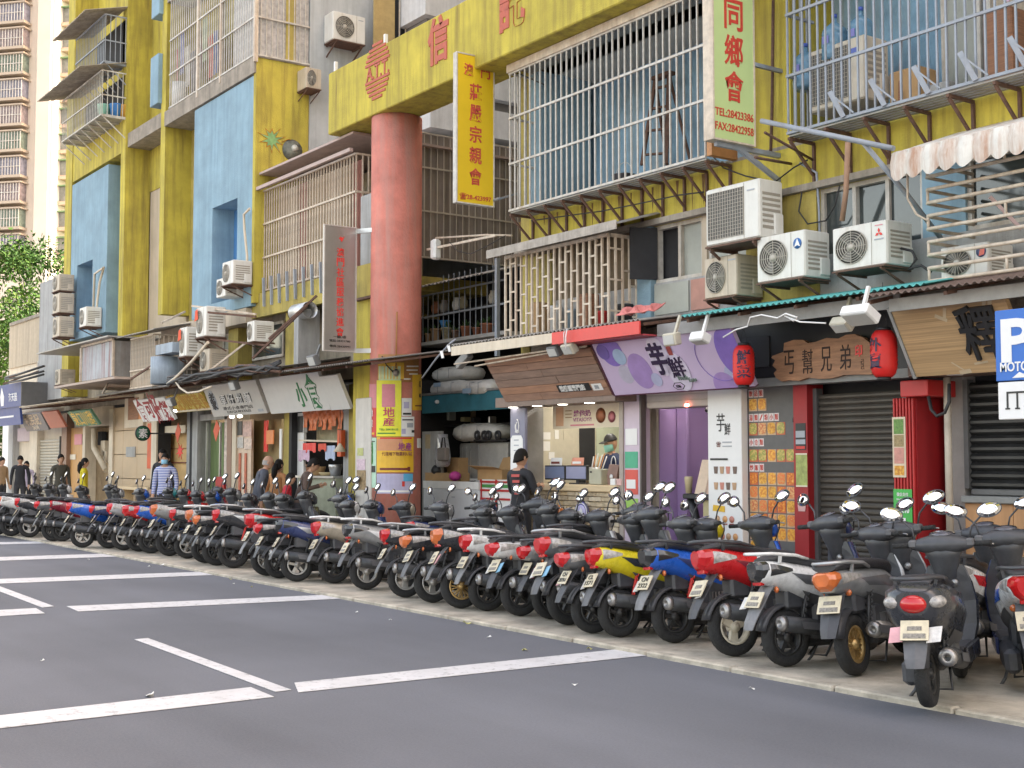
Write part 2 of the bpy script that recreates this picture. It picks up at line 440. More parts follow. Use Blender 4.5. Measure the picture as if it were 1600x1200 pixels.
# low panels under the windows (frosted / pinkish)
P('lower_panel', MB().box(xs[3] + .02, xs[3] + .62, YF - .02, YF, 3.36, ZW0 - .03), FROST, rb)
P('lower_panel', MB().box(xs[3] + .66, xs[4] + .3, YF - .02, YF, 3.36, ZW0 - .03), M('pink_panel', (.42, .22, .17), .7, var=.15), rb)
# loggias: floor, recessed blue wall, ceiling, piers
P('floor_slab', MB().box(XL + .2, 12, YF, 12.0, ZC0 - .019, ZC0 + .02), CONC, rb)
P('ceiling', MB().box(XL + .2, 12, YF, 12.0, ZC1 + .02, ZC1 + .3), M('stained_ceiling', (.50, .49, .46), .9, var=.25, scale=1.4, streak=0), rb)
xp0, xp1 = fx(1168, YF, 200), fx(1236, YF, 200)
BLUM = M('mottled_blue_wall', (.22, .37, .50), .85, var=.35, scale=1.7, bump=.3, streak=.85, scol=(.30, .34, .34))
P('recessed_wall', MB().box(XL + .2, xp0, 11.3, 11.5, ZC0 + .02, ZC1 + .02), BLUM, rb)
P('recessed_wall', MB().box(xp1, 12, 11.0, 11.2, ZC0 + .02, ZC1 + .02), BLUM, rb)
P('pier', MB().box(xp0, xp1, YF, 11.6, ZC0 + .02, ZC1 + .02), YEL, rb)
P('pier', MB().box(-4.4, -3.9, YF, 11.6, ZC0 + .02, ZC1 + .02), YEL, rb)
P('pier', MB().box(XL + .2, XL + .45, YF, 11.2, ZC0 + .02, ZC1 + .02), BLU, rb)
# door seen in the left loggia
x0, x1 = fx(869, 11.3, 200), fx(905, 11.3, 200)
dr = P('door', MB().box(x0, x1, 11.26, 11.298, ZC0 + .03, 6.55), M('pale_yellow_door', (.62, .52, .28), .6, var=.1), rb)
P('frame', MB().box(x0 - .05, x0, 11.24, 11.297, ZC0 + .03, 6.6).box(x1, x1 + .05, 11.24, 11.297, ZC0 + .03, 6.6).box(x0, x1, 11.24, 11.297, 6.55, 6.6).box(x0, x1, 11.235, 11.258, 5.75, 5.82), WBAR, dr)
P('pane', MB().box(x0 + .05, x1 - .05, 11.245, 11.258, ZC0 + .08, 5.7), GLASS, dr)
# upper storeys out of the frame: they shade the street
for k in range(4):
    z0 = ZC1 + .3 + k * 2.95
    P('wall', MB().box(XL + .2, 12, YF, YF + .25, z0, z0 + 1.0), YEL, rb)
    P('wall', MB().box(XL + .2, 12, YF, YF + .25, z0 + 2.3, z0 + 2.95), YEL, rb)
    for j in range(9):
        a = XL + .2 + j * 2.9
        P('pier', MB().box(a, a + .9, YF, YF + .25, z0 + 1.0, z0 + 2.3), YEL, rb)
        if j < 9 and a + 2.9 < 12.2: window(a + .9, min(a + 2.9, 11.9), z0 + 1.0, z0 + 2.3, YF + .06, rb, 3)
# curtains / dark rooms seen in the right loggia
for a, b, mat in ((-7.9, -7.45, FROST), (-7.38, -6.9, M('beige_curtain', (.42, .35, .26), .9, var=.15, grain=(20, 1, 1))), (-6.8, -6.2, FROST)):
    window(a, b, ZC0 + .1, 6.5, 10.9, rb, 1, gl=mat)

# ---------------------------------------------------------------- window cages
def cage(label, x0, x1, yf, yb, z0, z1, rails, sp, mat, left=True, right=False, floor=TIN, r=.009, rr=.014, group='window cages on the yellow block', brk=None, roof=None, brk_mat=RUST):
    t = thing('window_cage', label, 'window cage', (x0, yf, z0), group)
    n = int(abs(x1 - x0) / sp); first = None
    for i in range(n + 1):
        xx = x0 + (x1 - x0) * i / n
        if first is None: first = obj('bar', MB().bar((xx, yf, z0), (xx, yf, z1), r * 2), mat, t)
        else: inst(first, t, Vector((xx - x0, 0, 0)) + ORG[t.name])
    for side, xx in ((left, x0), (right, x1)):
        if not side: continue
        m = max(2, int((yb - yf) / sp))
        for j in range(1, m):
            inst(first, t, Vector((xx - x0, (yb - yf) * j / m, 0)) + ORG[t.name])
    for z in rails:
        mb = MB().bar((x0 - rr, yf - .004, z), (x1 + rr, yf - .004, z), rr * 2)
        for side, xx in ((left, x0), (right, x1)):
            if side: mb.bar((xx, yf + rr - .004, z + .001), (xx, yb, z + .001), rr * 2)
        P('rail', mb, mat, t)
    if floor:
        k = int((yb - yf) / .07)
        for j in range(k):
            y = yf + .01 + (yb - yf - .02) * j / k
            P('floor_strip', MB().box(x0, x1, y, y + .05, z0 - .035, z0 - .018), floor, t)
    if brk:
        fb = None
        m = max(2, int(abs(x1 - x0) / brk)); db = yb - yf
        for i in range(m + 1):
            xx = x0 + (x1 - x0) * i / m
            if fb is None:
                fb = obj('bracket', MB().bar((xx, yf, z0 - .055), (xx, yb - .01, z0 - .055), .03).bar((xx, yf + .02, z0 - .075), (xx, yb - .02, z0 - .40), .026).bar((xx, yb - .018, z0 - .071), (xx, yb - .018, z0 - .46), .03), brk_mat, t)
            else: inst(fb, t, Vector((xx - x0, 0, 0)) + ORG[t.name])
    return t
x0, x1 = fx(797, 9.9, 200), fx(1102, 9.9, 200)
c1 = cage('long white barred cage in front of the blue wall with the ladder', x0, x1, 9.9, YF, ZC0, ZC1 - .06, (ZC0, 5.64, 6.27, ZC1 - .06), .113, WBAR, brk=.36)
P('cap_board', MB().box(x0 - .03, x1 + .03, 9.86, 9.885, ZC1 - .05, ZC1 + .06), CRBAR, c1)
P('canopy_sheet', MB().box(x0 - .03, x1 + .03, 9.886, YF + .3, ZC1 + .02, ZC1 + .04), TIN, c1)
P('end_post', MB().box(x1 + .02, x1 + .1, 9.9, YF, ZC0, ZC1 - .06), M('orange_brown_post', (.45, .22, .09), .7, var=.2), c1)
x0, x1 = fx(1232, 9.9, 200), -5.2
c2 = cage('blue grey barred cage with water bottles and an AC unit behind it', x0, x1, 9.9, YF, ZC0, ZC1, (ZC0, 5.6, 6.25, ZC1), .1, GALV, brk=.43)
xx = x0 + .75
while xx < x1:
    P('stay', MB().bar((xx, 9.87, ZC0 + .0), (xx - .11, 9.80, ZC0 + .27), .03, .05).bar((xx - .08, 9.82, ZC0 + .22), (xx + .12, 9.88, ZC0 + .02), .016), GALV, c2)
    xx += .5
# small cage with staggered cross bars, first floor
x0, x1 = fx(790, 9.8, 440), fx(951, 9.8, 440)
c3 = thing('window_cage', 'small cream cage with staggered cross bars above the wooden shop sign', 'window cage', (x0, 9.8, 3.2), 'window cages on the yellow block')
n = 18; fb = None; za, zb = 3.22, 4.34
def ladderbar(x, y, dx, dy, i):
    mb = MB().bar((x, y, za), (x, y, zb), .026)
    P('bar', mb, CRBAR, c3)
    for k in range(3):
        z = za + .14 + ((i * 37) % 5) * .06 + k * .38
        if z < zb - .05: P('cross_piece', MB().bar((x + dx*.1, y + dy*.1, z), (x + dx*.9, y + dy*.9, z), .022), CRBAR, c3)
dxx = (x1 - x0) / n
for i in range(n + 1): ladderbar(x0 + dxx * i, 9.8, dxx if i < n else 0, 0 if i < n else .11, i)
for j in range(1, 5): ladderbar(x1, 9.8 + .11 * j, 0, .11, j + 2)
P('rail', MB().bar((x0, 9.797, za), (x1, 9.797, za), .04).bar((x0, 9.797, zb), (x1, 9.797, zb), .04).bar((x1, 9.82, za + .001), (x1, YF, za + .001), .04).bar((x1, 9.82, zb + .001), (x1, YF, zb + .001), .04), CRBAR, c3)
P('floor_sheet', MB().box(x0, x1 - .02, 9.82, YF, za - .03, za - .012), TIN, c3)
P('canopy_sheet', MB().sheet((x0 - .15, 9.6, zb + .06), (x1 - x0 + .55, 0, 0), (0, .68, .2), 40, 2, lambda u, v: (0, 0, .012 * math.sin(u * 130)), thick=(0, 0, .008)), TIN, c3)
P('canopy_fascia', MB().box(x0 - .15, x1 + .4, 9.585, 9.598, zb - .01, zb + .10), M('weathered_fascia', (.38, .34, .29), .8, var=.25, streak=.5), c3)
# clutter inside the little cage
for i, (px, py, sx, sz, mat, nm, lb) in enumerate([(842, 490, .16, .5, CARD, 'carton', 'tall brown carton inside the small cage'), (865, 482, .2, .42, WHITE, 'plastic_tub', 'white tub inside the small cage'),
        (893, 478, .2, .34, M('blue_grey_bin', (.2, .26, .3), .5), 'storage_bin', 'blue grey bin inside the small cage'), (920, 470, .18, .5, WOODD, 'wooden_crate', 'brown wooden crate inside the small cage'), (940, 490, .13, .26, RED, 'plastic_bucket', 'red bucket at the right end of the small cage'), (975, 470, .2, .3, DARK, 'sack', 'dark sack at the side of the small cage')]):
    p = at(px, py, Y=10.1)
    mb = MB()
    if i in (0, 3): mb.bbox(p.x - sx/2, p.x + sx/2, 10.0, 10.2, za, za + sz, .01)
    else: mb.lathe([(.001, 0), (sx*.4, 0), (sx*.5, sz*.9), (sx*.54, sz*.92), (sx*.5, sz), (.001, sz)], 14, (p.x, 10.12, za))
    obj(nm, mb, mat, label=lb, cat=nm.replace('_', ' '), loc=(p.x, 10.1, za))
# first-floor cage of horizontal cream pipes at the far right
x0, x1 = fx(1447, 9.6, 330), -5.4
c4 = thing('window_cage', 'cream cage of horizontal pipes under the rusty scalloped canopy', 'window cage', (x0, 9.6, 3.2), 'window cages on the yellow block')
zz = [4.27 - .118 * i for i in range(10)]
for i, z in enumerate(zz):
    P('pipe_rail', MB().tube([(x0, YF, z), (x0, 9.62, z), (x0 + .02, 9.6, z), (x1, 9.6, z)], .017, 8), CRBAR, c4)
for i in range(0, 10, 2):
    for k in range(3):
        xx = x0 + .02 + .78 * k + (.22 if i % 4 else 0) * (k > 0)
        if i + 1 < 10: P('riser', MB().cyl((xx, 9.6, zz[i]), (xx, 9.6, zz[i+1]), .013, n=8), CRBAR, c4)
P('brace', MB().bar((x0 + .55, 9.75, 3.9), (x0 + .75, 9.9, 3.6), .03).bar((x0 + 1.1, 9.75, 3.6), (x0 + 1.3, 9.9, 3.3), .03), M('pale_pink_bar', (.5, .36, .34), .6), c4)
RUSTW = M('rust_streaked_white', (.66, .64, .58), .6, var=.12, streak=1.0, scol=(.34, .13, .04), scale=5)
xc0, xc1 = fx(1392, 9.35, 230), -5.2
cn = thing('canopy', 'rusty white scalloped tin canopy above the pipe cage', 'canopy', (xc0, 9.35, 4.5))
P('sheet', MB().sheet((xc0, 9.35, 4.36), (xc1 - xc0, 0, 0), (0, .95, .33), 2, 2, lambda u, v: (0, 0, 0), thick=(0, 0, .006)), RUSTW, cn)
vs = MB(); sc = .17; n = int((xc1 - xc0) / sc); pts_top = []; 
for i in range(n):
    a = xc0 + i * sc
    prof = [(a + sc * k / 8, 9.345 - .05 * math.sin(math.pi * k / 8) * .5, 4.16 - .06 * math.sin(math.pi * k / 8)) for k in range(9)]
    top = [(a + sc * k / 8, 9.36 - .03 * math.sin(math.pi * k / 8), 4.37) for k in range(9)]
    P('scallop', MB().loft([top, [tuple(.5*(q[j]+w[j]) - (.02 if j == 1 else 0) for j in range(3)) for q, w in zip(top, prof)], prof], closed=False, cap=False, smooth=True), RUSTW, cn)
# long steel pole with brace running from the green sign to the canopy
gp = thing('steel_pole', 'long grey steel pole sloping from the green sign to the canopy', 'pole', at(1192, 190, Y=9.25))
P('tube', MB().tube([at(1190, 189, Y=9.25), at(1396, 232, Y=9.2)], .026, 10), GALV, gp)
P('brace', MB().tube([at(1350, 224, Y=9.22), at(1418, 305, Y=9.6), at(1470, 372, Y=10.2)], .024, 10), GALV, gp)
P('rod', MB().tube([at(1195, 207, Y=9.3), at(1270, 250, Y=10.28)], .014, 6).tube([at(1180, 246, Y=9.4), at(1236, 256, Y=10.28)], .016, 6), RUST, gp)
# timber post with bamboo tied beside the cages
tp = obj('timber_stick', MB().tube([at(1325, 222, Y=9.95), at(1322, 300, Y=10.1), at(1316, 345, Y=10.15)], .028, 7), M('old_timber', (.33, .2, .13), .85, var=.3, grain=(1, 1, .1)), label='old timber stick standing before the triple window', cat='stick', loc=at(1322, 300, Y=10.1))
# ladder and bucket in the left loggia
ld = thing('step_ladder', 'dark folding step ladder behind the white bars', 'ladder', at(1015, 256, Y=10.9))
a, b = at(1003, 258, Y=10.75), at(1024, 126, Y=11.0); c_, d_ = at(1040, 256, Y=10.75), at(1046, 120, Y=11.0)
P('stile', MB().bar(a, b, .05, .03), RUST, ld); P('stile', MB().bar(c_, d_, .06, .035), RUST, ld)
for k in (.12, .4, .66, .9): P('rung', MB().bar(a.lerp(b, k), c_.lerp(d_, k), .05, .025), RUST, ld)
P('rear_leg', MB().bar(b, a + Vector((.1, .35, 0)), .03), RUST, ld); P('rear_leg', MB().bar(d_, c_ + Vector((.1, .35, 0)), .03), RUST, ld)
P('top_step', MB().bbox(b.x - .03, d_.x + .06, 10.94, 11.06, b.z, b.z + .05), RUST, ld)
p = at(975, 268, Y=10.6)
bk = thing('bucket', 'dark grey bucket behind the white bars beside the ladder', 'bucket', (p.x, 10.6, ZC0 + .02))
P('pail', MB().lathe([(.001, 0), (.12, 0), (.155, .26), (.165, .27), (.15, .27), (.12, .02), (.001, .02)], 18, (p.x, 10.6, ZC0 + .02)), M('dark_grey_plastic', (.06, .06, .07), .5), bk)
P('handle', MB().tube([(p.x + .16*math.cos(t), 10.6, ZC0 + .28 + .18*math.sin(t)) for t in [math.pi*i/10 for i in range(11)]], .005, 6), ALU, bk)
# water bottles on the big AC unit
BOT = M('blue_bottle', (.18, .36, .52), .12, var=.05, trans=.35)
for i, (px, y, zb_) in enumerate(((1258, 10.15, 5.5), (1304, 10.2, 5.72), (1345, 10.25, 5.72))):
    x = fx(px, y, 70)
    t = thing('water_bottle', ['blue water bottle hanging lowest behind the left end of the blue grey cage', 'middle blue water bottle standing on the boxed AC unit', 'blue water bottle standing on the right of the boxed AC unit'][i], 'water bottle', (x, y, zb_), 'large blue water bottles')
    P('body', MB().lathe([(.001, 0), (.12, .0), (.135, .02), (.135, .12), (.128, .135), (.135, .15), (.135, .25), (.125, .265), (.133, .28), (.12, .33), (.04, .40), (.028, .41), (.028, .45), (.001, .45)], 18, (x, y, zb_)), BOT, t)
    P('cap', MB().cyl((x, y, zb_ + .452), (x, y, zb_ + .49), .03, n=12), M('blue_cap', (.05, .1, .4), .4), t)
    P('sticker', MB().box(x - .04, x + .04, y - .142, y - .138, zb_ + .16, zb_ + .24), M('violet_sticker', (.2, .2, .5), .5), t)
# three old brackets of the beam sign are further down with the beam
# ---------------------------------------------------------------- the yellow gate beam and the red column
bx0, bx1 = fx(513, 9.6, 150), -8.6
beam = thing('gate_beam', 'broad yellow beam with red writing across the alley mouth', 'beam', (bx0, 9.6, 7.0))
ZB0, ZB1 = 7.02, 8.06
P('slab', MB().bbox(bx0, bx1, 9.6, 10.27, ZB0, ZB1, .015), YEL, beam)
CHR = M('brick_red_lettering', (.42, .10, .06), .7, var=.15, scale=20)
p = at(590, 110, Y=9.6); lx, lz = p.x, p.z - .0
lg = MB(); a_, b_ = .40, .46
for k in range(13):
    if 5 <= k <= 7: continue
    z = -b_ + (k + .5) * 2 * b_ / 13; w = a_ * math.sqrt(max(0, 1 - (z / b_) ** 2))
    lg.box(lx - w, lx + w, 9.585, 9.602, lz + z - .021, lz + z + .021)
P('round_emblem', lg, CHR, beam)
P('lettering', MB().text('A.T.T.', (lx + .01, 9.602, lz), (1,0,0), (0,0,1), .72, .22, .01, .016), CHR, beam)
p = at(685, 62, Y=9.6); P('lettering', MB().text('信', (p.x, 9.602, p.z), (1,0,0), (0,0,1), .56, .70, .03, .016), CHR, beam)
p = at(800, 8, Y=9.6); P('lettering', MB().text('託', (p.x, 9.602, p.z + .04), (1,0,0), (0,0,1), .60, .72, .03, .016), CHR, beam)
for px, py in ((527, 80), (605, 37)):
    p = at(px, py, Y=9.75); P('stub_post', MB().box(p.x - .025, p.x + .025, 9.7, 9.75, ZB1 + .002, ZB1 + .22), WHITE, beam)
P('stub_post', MB().box(fx(862, 9.95, 40) - .14, fx(862, 9.95, 40) + .14, 9.95, 10.2, ZC1 + .06, ZB0 - .003), BLU, beam)
CX, CY, CR = -17.4, 10.03, .40
col = thing('red_column', 'round salmon red column covered in notices at the alley mouth', 'column', (CX, CY, 0))
P('shaft', MB().lathe([(CR, PZ), (CR, ZB0 - .003)], 40, (CX, CY, 0)), REDC, col)
cdir = Vector((-CX, -CY, 0)).normalized(); crt = Vector((-cdir.y, cdir.x, 0))
if crt.dot(_rt) < 0: crt = -crt
SCOL = 2003.0 / 20.0
def colpt(px, py, off=.006):
    s_ = max(-.985, min(.985, (px - 619.5) / SCOL / CR)); a = math.asin(s_)
    n_ = cdir * math.cos(a) + crt * math.sin(a)
    pt = Vector((CX, CY, 0)) + n_ * (CR + off)
    dep = (pt - Vector((0, 0, CAMH))).dot(_fw) * math.cos(PITCH)
    z = CAMH + (721 - py) * (pt.xy.length * math.cos(math.atan((px - 800) / 2003.))) / 2003.
    return Vector((pt.x, pt.y, z)), n_
def colpatch(px0, px1, py0, py1, off, th=.003):
    mb = MB(); A = []; B = []
    k = 8
    for i in range(k + 1):
        px = px0 + (px1 - px0) * i / k
        for L_, o in ((A, off), (B, off - th)):
            t, _ = colpt(px, py0, o); b, _ = colpt(px, py1, o); L_.append((t, b))
    rings = [[A[i][0], A[i][1], B[i][1], B[i][0]] for i in range(k + 1)]
    return mb.loft(rings)
def colnotice(label, rect, mat, off, cat='notice', texts=(), bars=()):
    o, _ = colpt((rect[0] + rect[1]) / 2, rect[3], off)
    t = thing('paper_notice', label, cat, o, 'notices pasted on the red column')
    P('sheet', colpatch(rect[0], rect[1], rect[2], rect[3], off), mat, t)
    for body, px, py, w, h, m in texts:
        c, n_ = colpt(px, py, off + .003); r_ = Vector((0,0,1)).cross(n_)
        if r_.dot(_rt) < 0: r_ = -r_
        P('lettering', MB().text(body, c, r_, (0,0,1), w, h, .012, .004), m, t)
    for r4, m in bars: P('print', colpatch(r4[0], r4[1], r4[2], r4[3], off + .004, .003), m, t)
    return t
ORA = M('orange_print', (.62, .30, .03), .5, var=.1); YLP = M('lemon_print', (.72, .70, .03), .45, var=.1)
MAG = M('magenta_ink', (.45, .02, .10), .5); PNK = M('pink_print', (.58, .20, .24), .5, var=.1); MINT = M('mint_print', (.42, .62, .48), .6, var=.12)
LIL = M('lilac_print', (.42, .40, .55), .6, var=.2, scale=3); BRN = M('brown_ink', (.16, .03, .02), .5); INK = M('black_ink', (.02, .02, .02), .5)
AMB = M('amber_print', (.70, .42, .03), .45, var=.1); GRN = M('green_ink', (.05, .22, .03), .5); PGR = M('pale_green_print', (.55, .68, .42), .5, var=.2)
BRO = M('brown_print', (.34, .16, .05), .55, var=.15); VIO = M('violet_ink', (.28, .05, .2), .5); REDP = M('red_print', (.55, .04, .03), .5, var=.1)
colnotice('orange brown poster with a pale green oval, highest on the column', (593, 655, 553, 597), BRO, .006, bars=[((593, 632, 566, 592), AMB), ((594, 627, 572, 596), PGR), ((636, 654, 571, 573), WHITEP), ((636, 653, 577, 579), WHITEP), ((640, 653, 583, 585), WHITEP), ((632, 642, 591, 593), WHITEP)])
colnotice('tall lemon yellow property board with magenta characters', (592, 628, 594, 682), YLP, .022, 'notice board', [('地', 610, 644, .18, .15, MAG), ('産', 610, 659, .18, .13, MAG), ('TEL: 28418135', 610, 671, .30, .03, GRN)], [((600, 619, 600, 636), PNK), ((594, 620, 676, 678), GRN)])
colnotice('narrow red strip with white characters and an orange arrow', (578.5, 591, 600, 682), REDP, .008, texts=[('地', 584, 645, .085, .11, WHITEP), ('産', 584, 661, .085, .12, WHITEP)], bars=[((579, 591, 600, 637), PNK), ((580, 588, 676, 679), AMB)])
colnotice('small amber sticker with black print at the right edge of the column', (645, 660, 585, 641), AMB, .012, texts=[('CU', 656, 600, .04, .1, INK), ('661', 656, 618, .05, .06, INK)], bars=[((649, 659, 633, 635), BRN)])
colnotice('small white notice with a lilac print above the other white notice', (629, 644, 622, 650), WHITEP, .008, bars=[((632, 640, 628, 638), LIL), ((631, 643, 645, 648), INK)])
colnotice('crumpled white notice with grey blots below the small lilac one', (628, 648, 651, 682), WHITEP, .009, bars=[((630, 646, 655, 657), INK), ((629, 635, 670, 678), LIL), ((644, 648, 672, 676), INK), ((637, 646, 661, 668), M('grey_ink', (.35, .37, .4), .6))])
colnotice('amber and orange rectangle with a long brown arrow', (592, 647, 683, 738), AMB, .01, 'notice board', [('地產', 634, 698, .22, .13, VIO), ('代理地下物業利U鋪', 622, 709, .46, .06, BRN)], [((593, 630, 686, 704), M('salmon_print', (.55, .26, .13), .5, var=.1)), ((597, 640, 731, 734.5), BRN), ((638, 642, 729.5, 736), BRN), ((597, 644, 683.5, 686), REDP)])
colnotice('narrow mint green poster with dark brush writing', (579, 591, 684, 762), MINT, .007, texts=[('長效公', 585, 708, .05, .35, GRN)], bars=[((584, 590, 728, 738), INK), ((580, 589, 689, 690.5), INK)])
colnotice('lilac and blue poster, lowest on the column', (592, 646, 740, 771), LIL, .008, bars=[((632, 646, 740, 752), M('sky_print', (.1, .38, .6), .5)), ((630, 634, 752, 760), REDP), ((594, 640, 766, 769), WHITEP)])
colnotice('tiny white label beside the amber rectangle', (653, 659, 685, 700), WHITEP, .007)
p, n_ = colpt(621, 560, .05)
rod = thing('aerial_rod', 'thin brown rod clamped upright on the red column', 'rod', p)
P('rod', MB().tube([colpt(621, 486, .05)[0], colpt(620, 575, .05)[0]], .012, 6), M('ochre_rod', (.35, .16, .04), .6), rod)
P('clamp', MB().ell(colpt(620, 582, .03)[0], .05, .05, .06), TIN, rod)
P('wire', MB().tube([colpt(600, 556, .03)[0], colpt(607, 570, .05)[0], colpt(617, 582, .05)[0]], .009, 6), CABLE, rod)

# ---------------------------------------------------------------- projecting signs
def psign(label, pxf, pxb, pyb_, pyt, yf, strip, face_m, frame_m, group='signs hanging over the pavement'):
    """sign standing out at right angles to the wall, face towards +X"""
    x = fx(pxf, yf, (pyb_ + pyt) / 2)
    ps = math.radians(35.17) + math.atan((pxb - 800) / 2003.)
    yb = -x * math.tan(ps)
    z0, z1 = fz(pxf, pyb_, yf), fz(pxf, pyt, yf)
    t = thing('hanging_sign', label, 'sign', (x, yf, z0), group)
    P('box', MB().bbox(x - strip, x - .008, yf, yb, z0, z1, .006), frame_m, t)
    P('face', MB().box(x - .008, x - .001, yf + .012, yb - .012, z0 + .02, z1 - .02), face_m, t)
    e = .018
    P('trim', MB().box(x - .008, x + .006, yf - .002, yf + e, z0, z1).box(x - .008, x + .006, yb - e, yb + .002, z0, z1).box(x - .008, x + .006, yf + e, yb - e, z0, z0 + e).box(x - .008, x + .006, yf + e, yb - e, z1 - e, z1), frame_m, t)
    return t, x, yf, yb, z0, z1
def stx(t, s, x, y, z, w, h, m, b=.015): P('lettering', MB().text(s, (x - .001, y, z), (0,1,0), (0,0,1), w, h, b, .006), m, t)
YSG = M('golden_yellow_sign', (.66, .45, .012), .45, var=.06, scale=2); SRD = M('worn_red_ink', (.46, .06, .035), .6, var=.35, scale=30)
t, x, ya, yb, z0, z1 = psign('golden yellow hanging sign with worn red characters', 713, 772, 316, 80, 9.3, .09, YSG, WBAR)
H = z1 - z0; ym = (ya + yb) / 2
stx(t, '澳', x, ya + .2, z1 - .22, .15, .17, SRD); stx(t, '門', x, yb - .15, z1 - .22, .15, .17, SRD)
for k, ch in enumerate('莊嚴宗親會'): stx(t, ch, x, ym, z1 - .52 - k * .295, .20, .235, SRD)
stx(t, '☎28-423997', x, ym, z0 + .1, .52, .09, SRD, .01)
P('bracket_arm', MB().bar((x - .05, yb, z1 - .03), (x - .05, 10.9, z1 - .03), .03).bar((x - .05, yb, z0 + .1), (x - .05, 10.6, z0 + .35), .03).bar((x - .05, yb, z0 + .1), (x + .15, YF - .4, z0 + .1), .03), GALV, t)
GSG = M('pale_green_sign', (.48, .60, .26), .4, var=.04, scale=2); SR2 = M('red_ink', (.52, .05, .03), .5, var=.15, scale=20)
t, x, ya, yb, z0, z1 = psign('pale green hanging sign with red characters and telephone numbers', 1113, 1186, 217, -130, 9.25, .15, GSG, CRBAR)
ym = (ya + yb) / 2
for k, ch in enumerate('會鄉同陽貴'): stx(t, ch, x, ym + .0, z0 + .60 + k * .385, .27, .33, SR2, .016)
stx(t, 'TEL:28423386', x, ym, z0 + .30, .56, .085, SR2, .01); stx(t, 'FAX:28422958', x, ym, z0 + .15, .56, .085, SR2, .01)
P('bracket_arm', MB().bar((x - .07, yb - .2, z0 - .02), (x - .07, YF, z0 - .3), .045).bar((x - .07, ya + .1, z0 - .022), (x - .07, YF, z0 - .022), .05), GALV, t); P('bracket_arm', MB().bar((x - .02, yb, z0 + .9), (x - .02, YF, z0 + .9), .04), GALV, t)
SSG = M('brushed_steel_sign', (.42, .42, .41), .38, metal=.75, var=.15, scale=2, grain=(1, 1, .6)); SR3 = M('bright_red_ink', (.68, .04, .03), .45)
t, x, ya, yb, z0, z1 = psign('steel grey hanging sign with red characters, bracketed to the red column', 506, 555, 548, 350, 9.0, .05, SSG, M('sign_edge_grey', (.5, .47, .43), .5, metal=.3))
ym = (ya + yb) / 2
P('emblem', MB().poly([(x + .003, ym - .03, z1 - .20), (x + .003, ym + .02, z1 - .26), (x + .003, ym + .07, z1 - .16), (x + .003, ym + .03, z1 - .19), (x + .003, ym, z1 - .17)]), SR3, t)
for k, ch in enumerate('澳門社區服務協進會'): stx(t, ch, x, ym, z1 - .42 - k * .157, .13, .135, SR3, .012)
stx(t, '一樓D座', x, ym, z0 + .235, .22, .05, INK, .0); stx(t, '電話:28421780', x, ym, z0 + .17, .36, .04, INK, 0); stx(t, '傳真:28430991', x, ym, z0 + .085, .36, .04, INK, 0)
for z in (z1 - .06, z0 + .03): P('bracket_arm', MB().bar((x - .03, yb, z), (CX - .1, CY - CR * .9, z - .02), .05, .07), ALU, t)

# ---------------------------------------------------------------- leaning shop boards
class Board: pass
def board(name, label, tl, tr, br, bl, yt, yb, th, mat, group=None, cat='shop sign', nparts=None):
    B = Board()
    B.x0, B.x1 = fx(bl[0], yb, bl[1]), fx(br[0], yb, br[1])
    zb = (fz(bl[0], bl[1], yb) + fz(br[0], br[1], yb)) / 2; zt = (fz(tl[0], tl[1], yt) + fz(tr[0], tr[1], yt)) / 2
    B.o = Vector((B.x0, yb, zb)); B.u = Vector((0, yt - yb, zt - zb)); B.h = B.u.length; B.w = B.x1 - B.x0
    B.u.normalize(); B.n = Vector((1,0,0)).cross(B.u)
    B.t = thing(name, label, cat, B.o, group)
    B.pt = lambda s, v, e=0: B.o + Vector((1,0,0)) * B.w * s + B.u * B.h * v + B.n * e
    if nparts is None:
        P('panel', MB().slab([B.pt(0,0), B.pt(1,0), B.pt(1,1), B.pt(0,1)], -B.n * th), mat, B.t)
    return B
def btext(B, s, sx, sv, w, h, m, bold=.015, d=.004, name='lettering'):
    P(name, MB().text(s, B.pt(sx, sv, .001), (1,0,0), B.u, w, h, bold, d), m, B.t)
def bdisc(B, sx, sv, r, m, e=.002, n=28, name='print', rv=None):
    c = B.pt(sx, sv, e); rv = rv or r
    pts = []
    for k in range(n):
        a = 2*math.pi*k/n; q = c + Vector((1,0,0))*r*math.cos(a) + B.u*rv*math.sin(a)
        sx_ = min(max((q - B.o).x, 0), B.w); v_ = min(max((q - B.o).dot(B.u), 0), B.h)
        pts.append(B.o + Vector((1,0,0))*sx_ + B.u*v_ + B.n*e)
    P(name, MB().slab(pts, -B.n * .0015), m, B.t)
def brect(B, a, b, c, d, m, e=.003, th=.002, name='print'):
    P(name, MB().slab([B.pt(a, c, e), B.pt(b, c, e), B.pt(b, d, e), B.pt(a, d, e)], -B.n * th), m, B.t)
# wooden plank sign
B = board('shop_sign', 'slanted brown plank sign over the stone fronted counter', (770, 562), (935, 541), (957, 618), (790, 628), 9.5, 9.85, .04, None, nparts=1)
for k in range(6):
    mt = [M('plank_a', (.31, .185, .13), .55, var=.25, scale=3, grain=(1, 8, 8)), M('plank_b', (.26, .175, .135), .55, var=.25, scale=3, grain=(1, 8, 8)), M('plank_c', (.37, .205, .13), .55, var=.25, scale=3, grain=(1, 8, 8))][(k * 2 + k // 3) % 3]
    cut = [0, .38 + .11 * ((k * 3) % 4), 1]
    for j in range(2):
        a, b = cut[j] + .002, cut[j+1] - .002; e = .002 * ((k + j) % 3)
        P('plank', MB().slab([B.pt(a, k/6 + .006, e), B.pt(b, k/6 + .006, e), B.pt(b, (k+1)/6 - .006, e), B.pt(a, (k+1)/6 - .006, e)], -B.n * .03), mt, B.t)
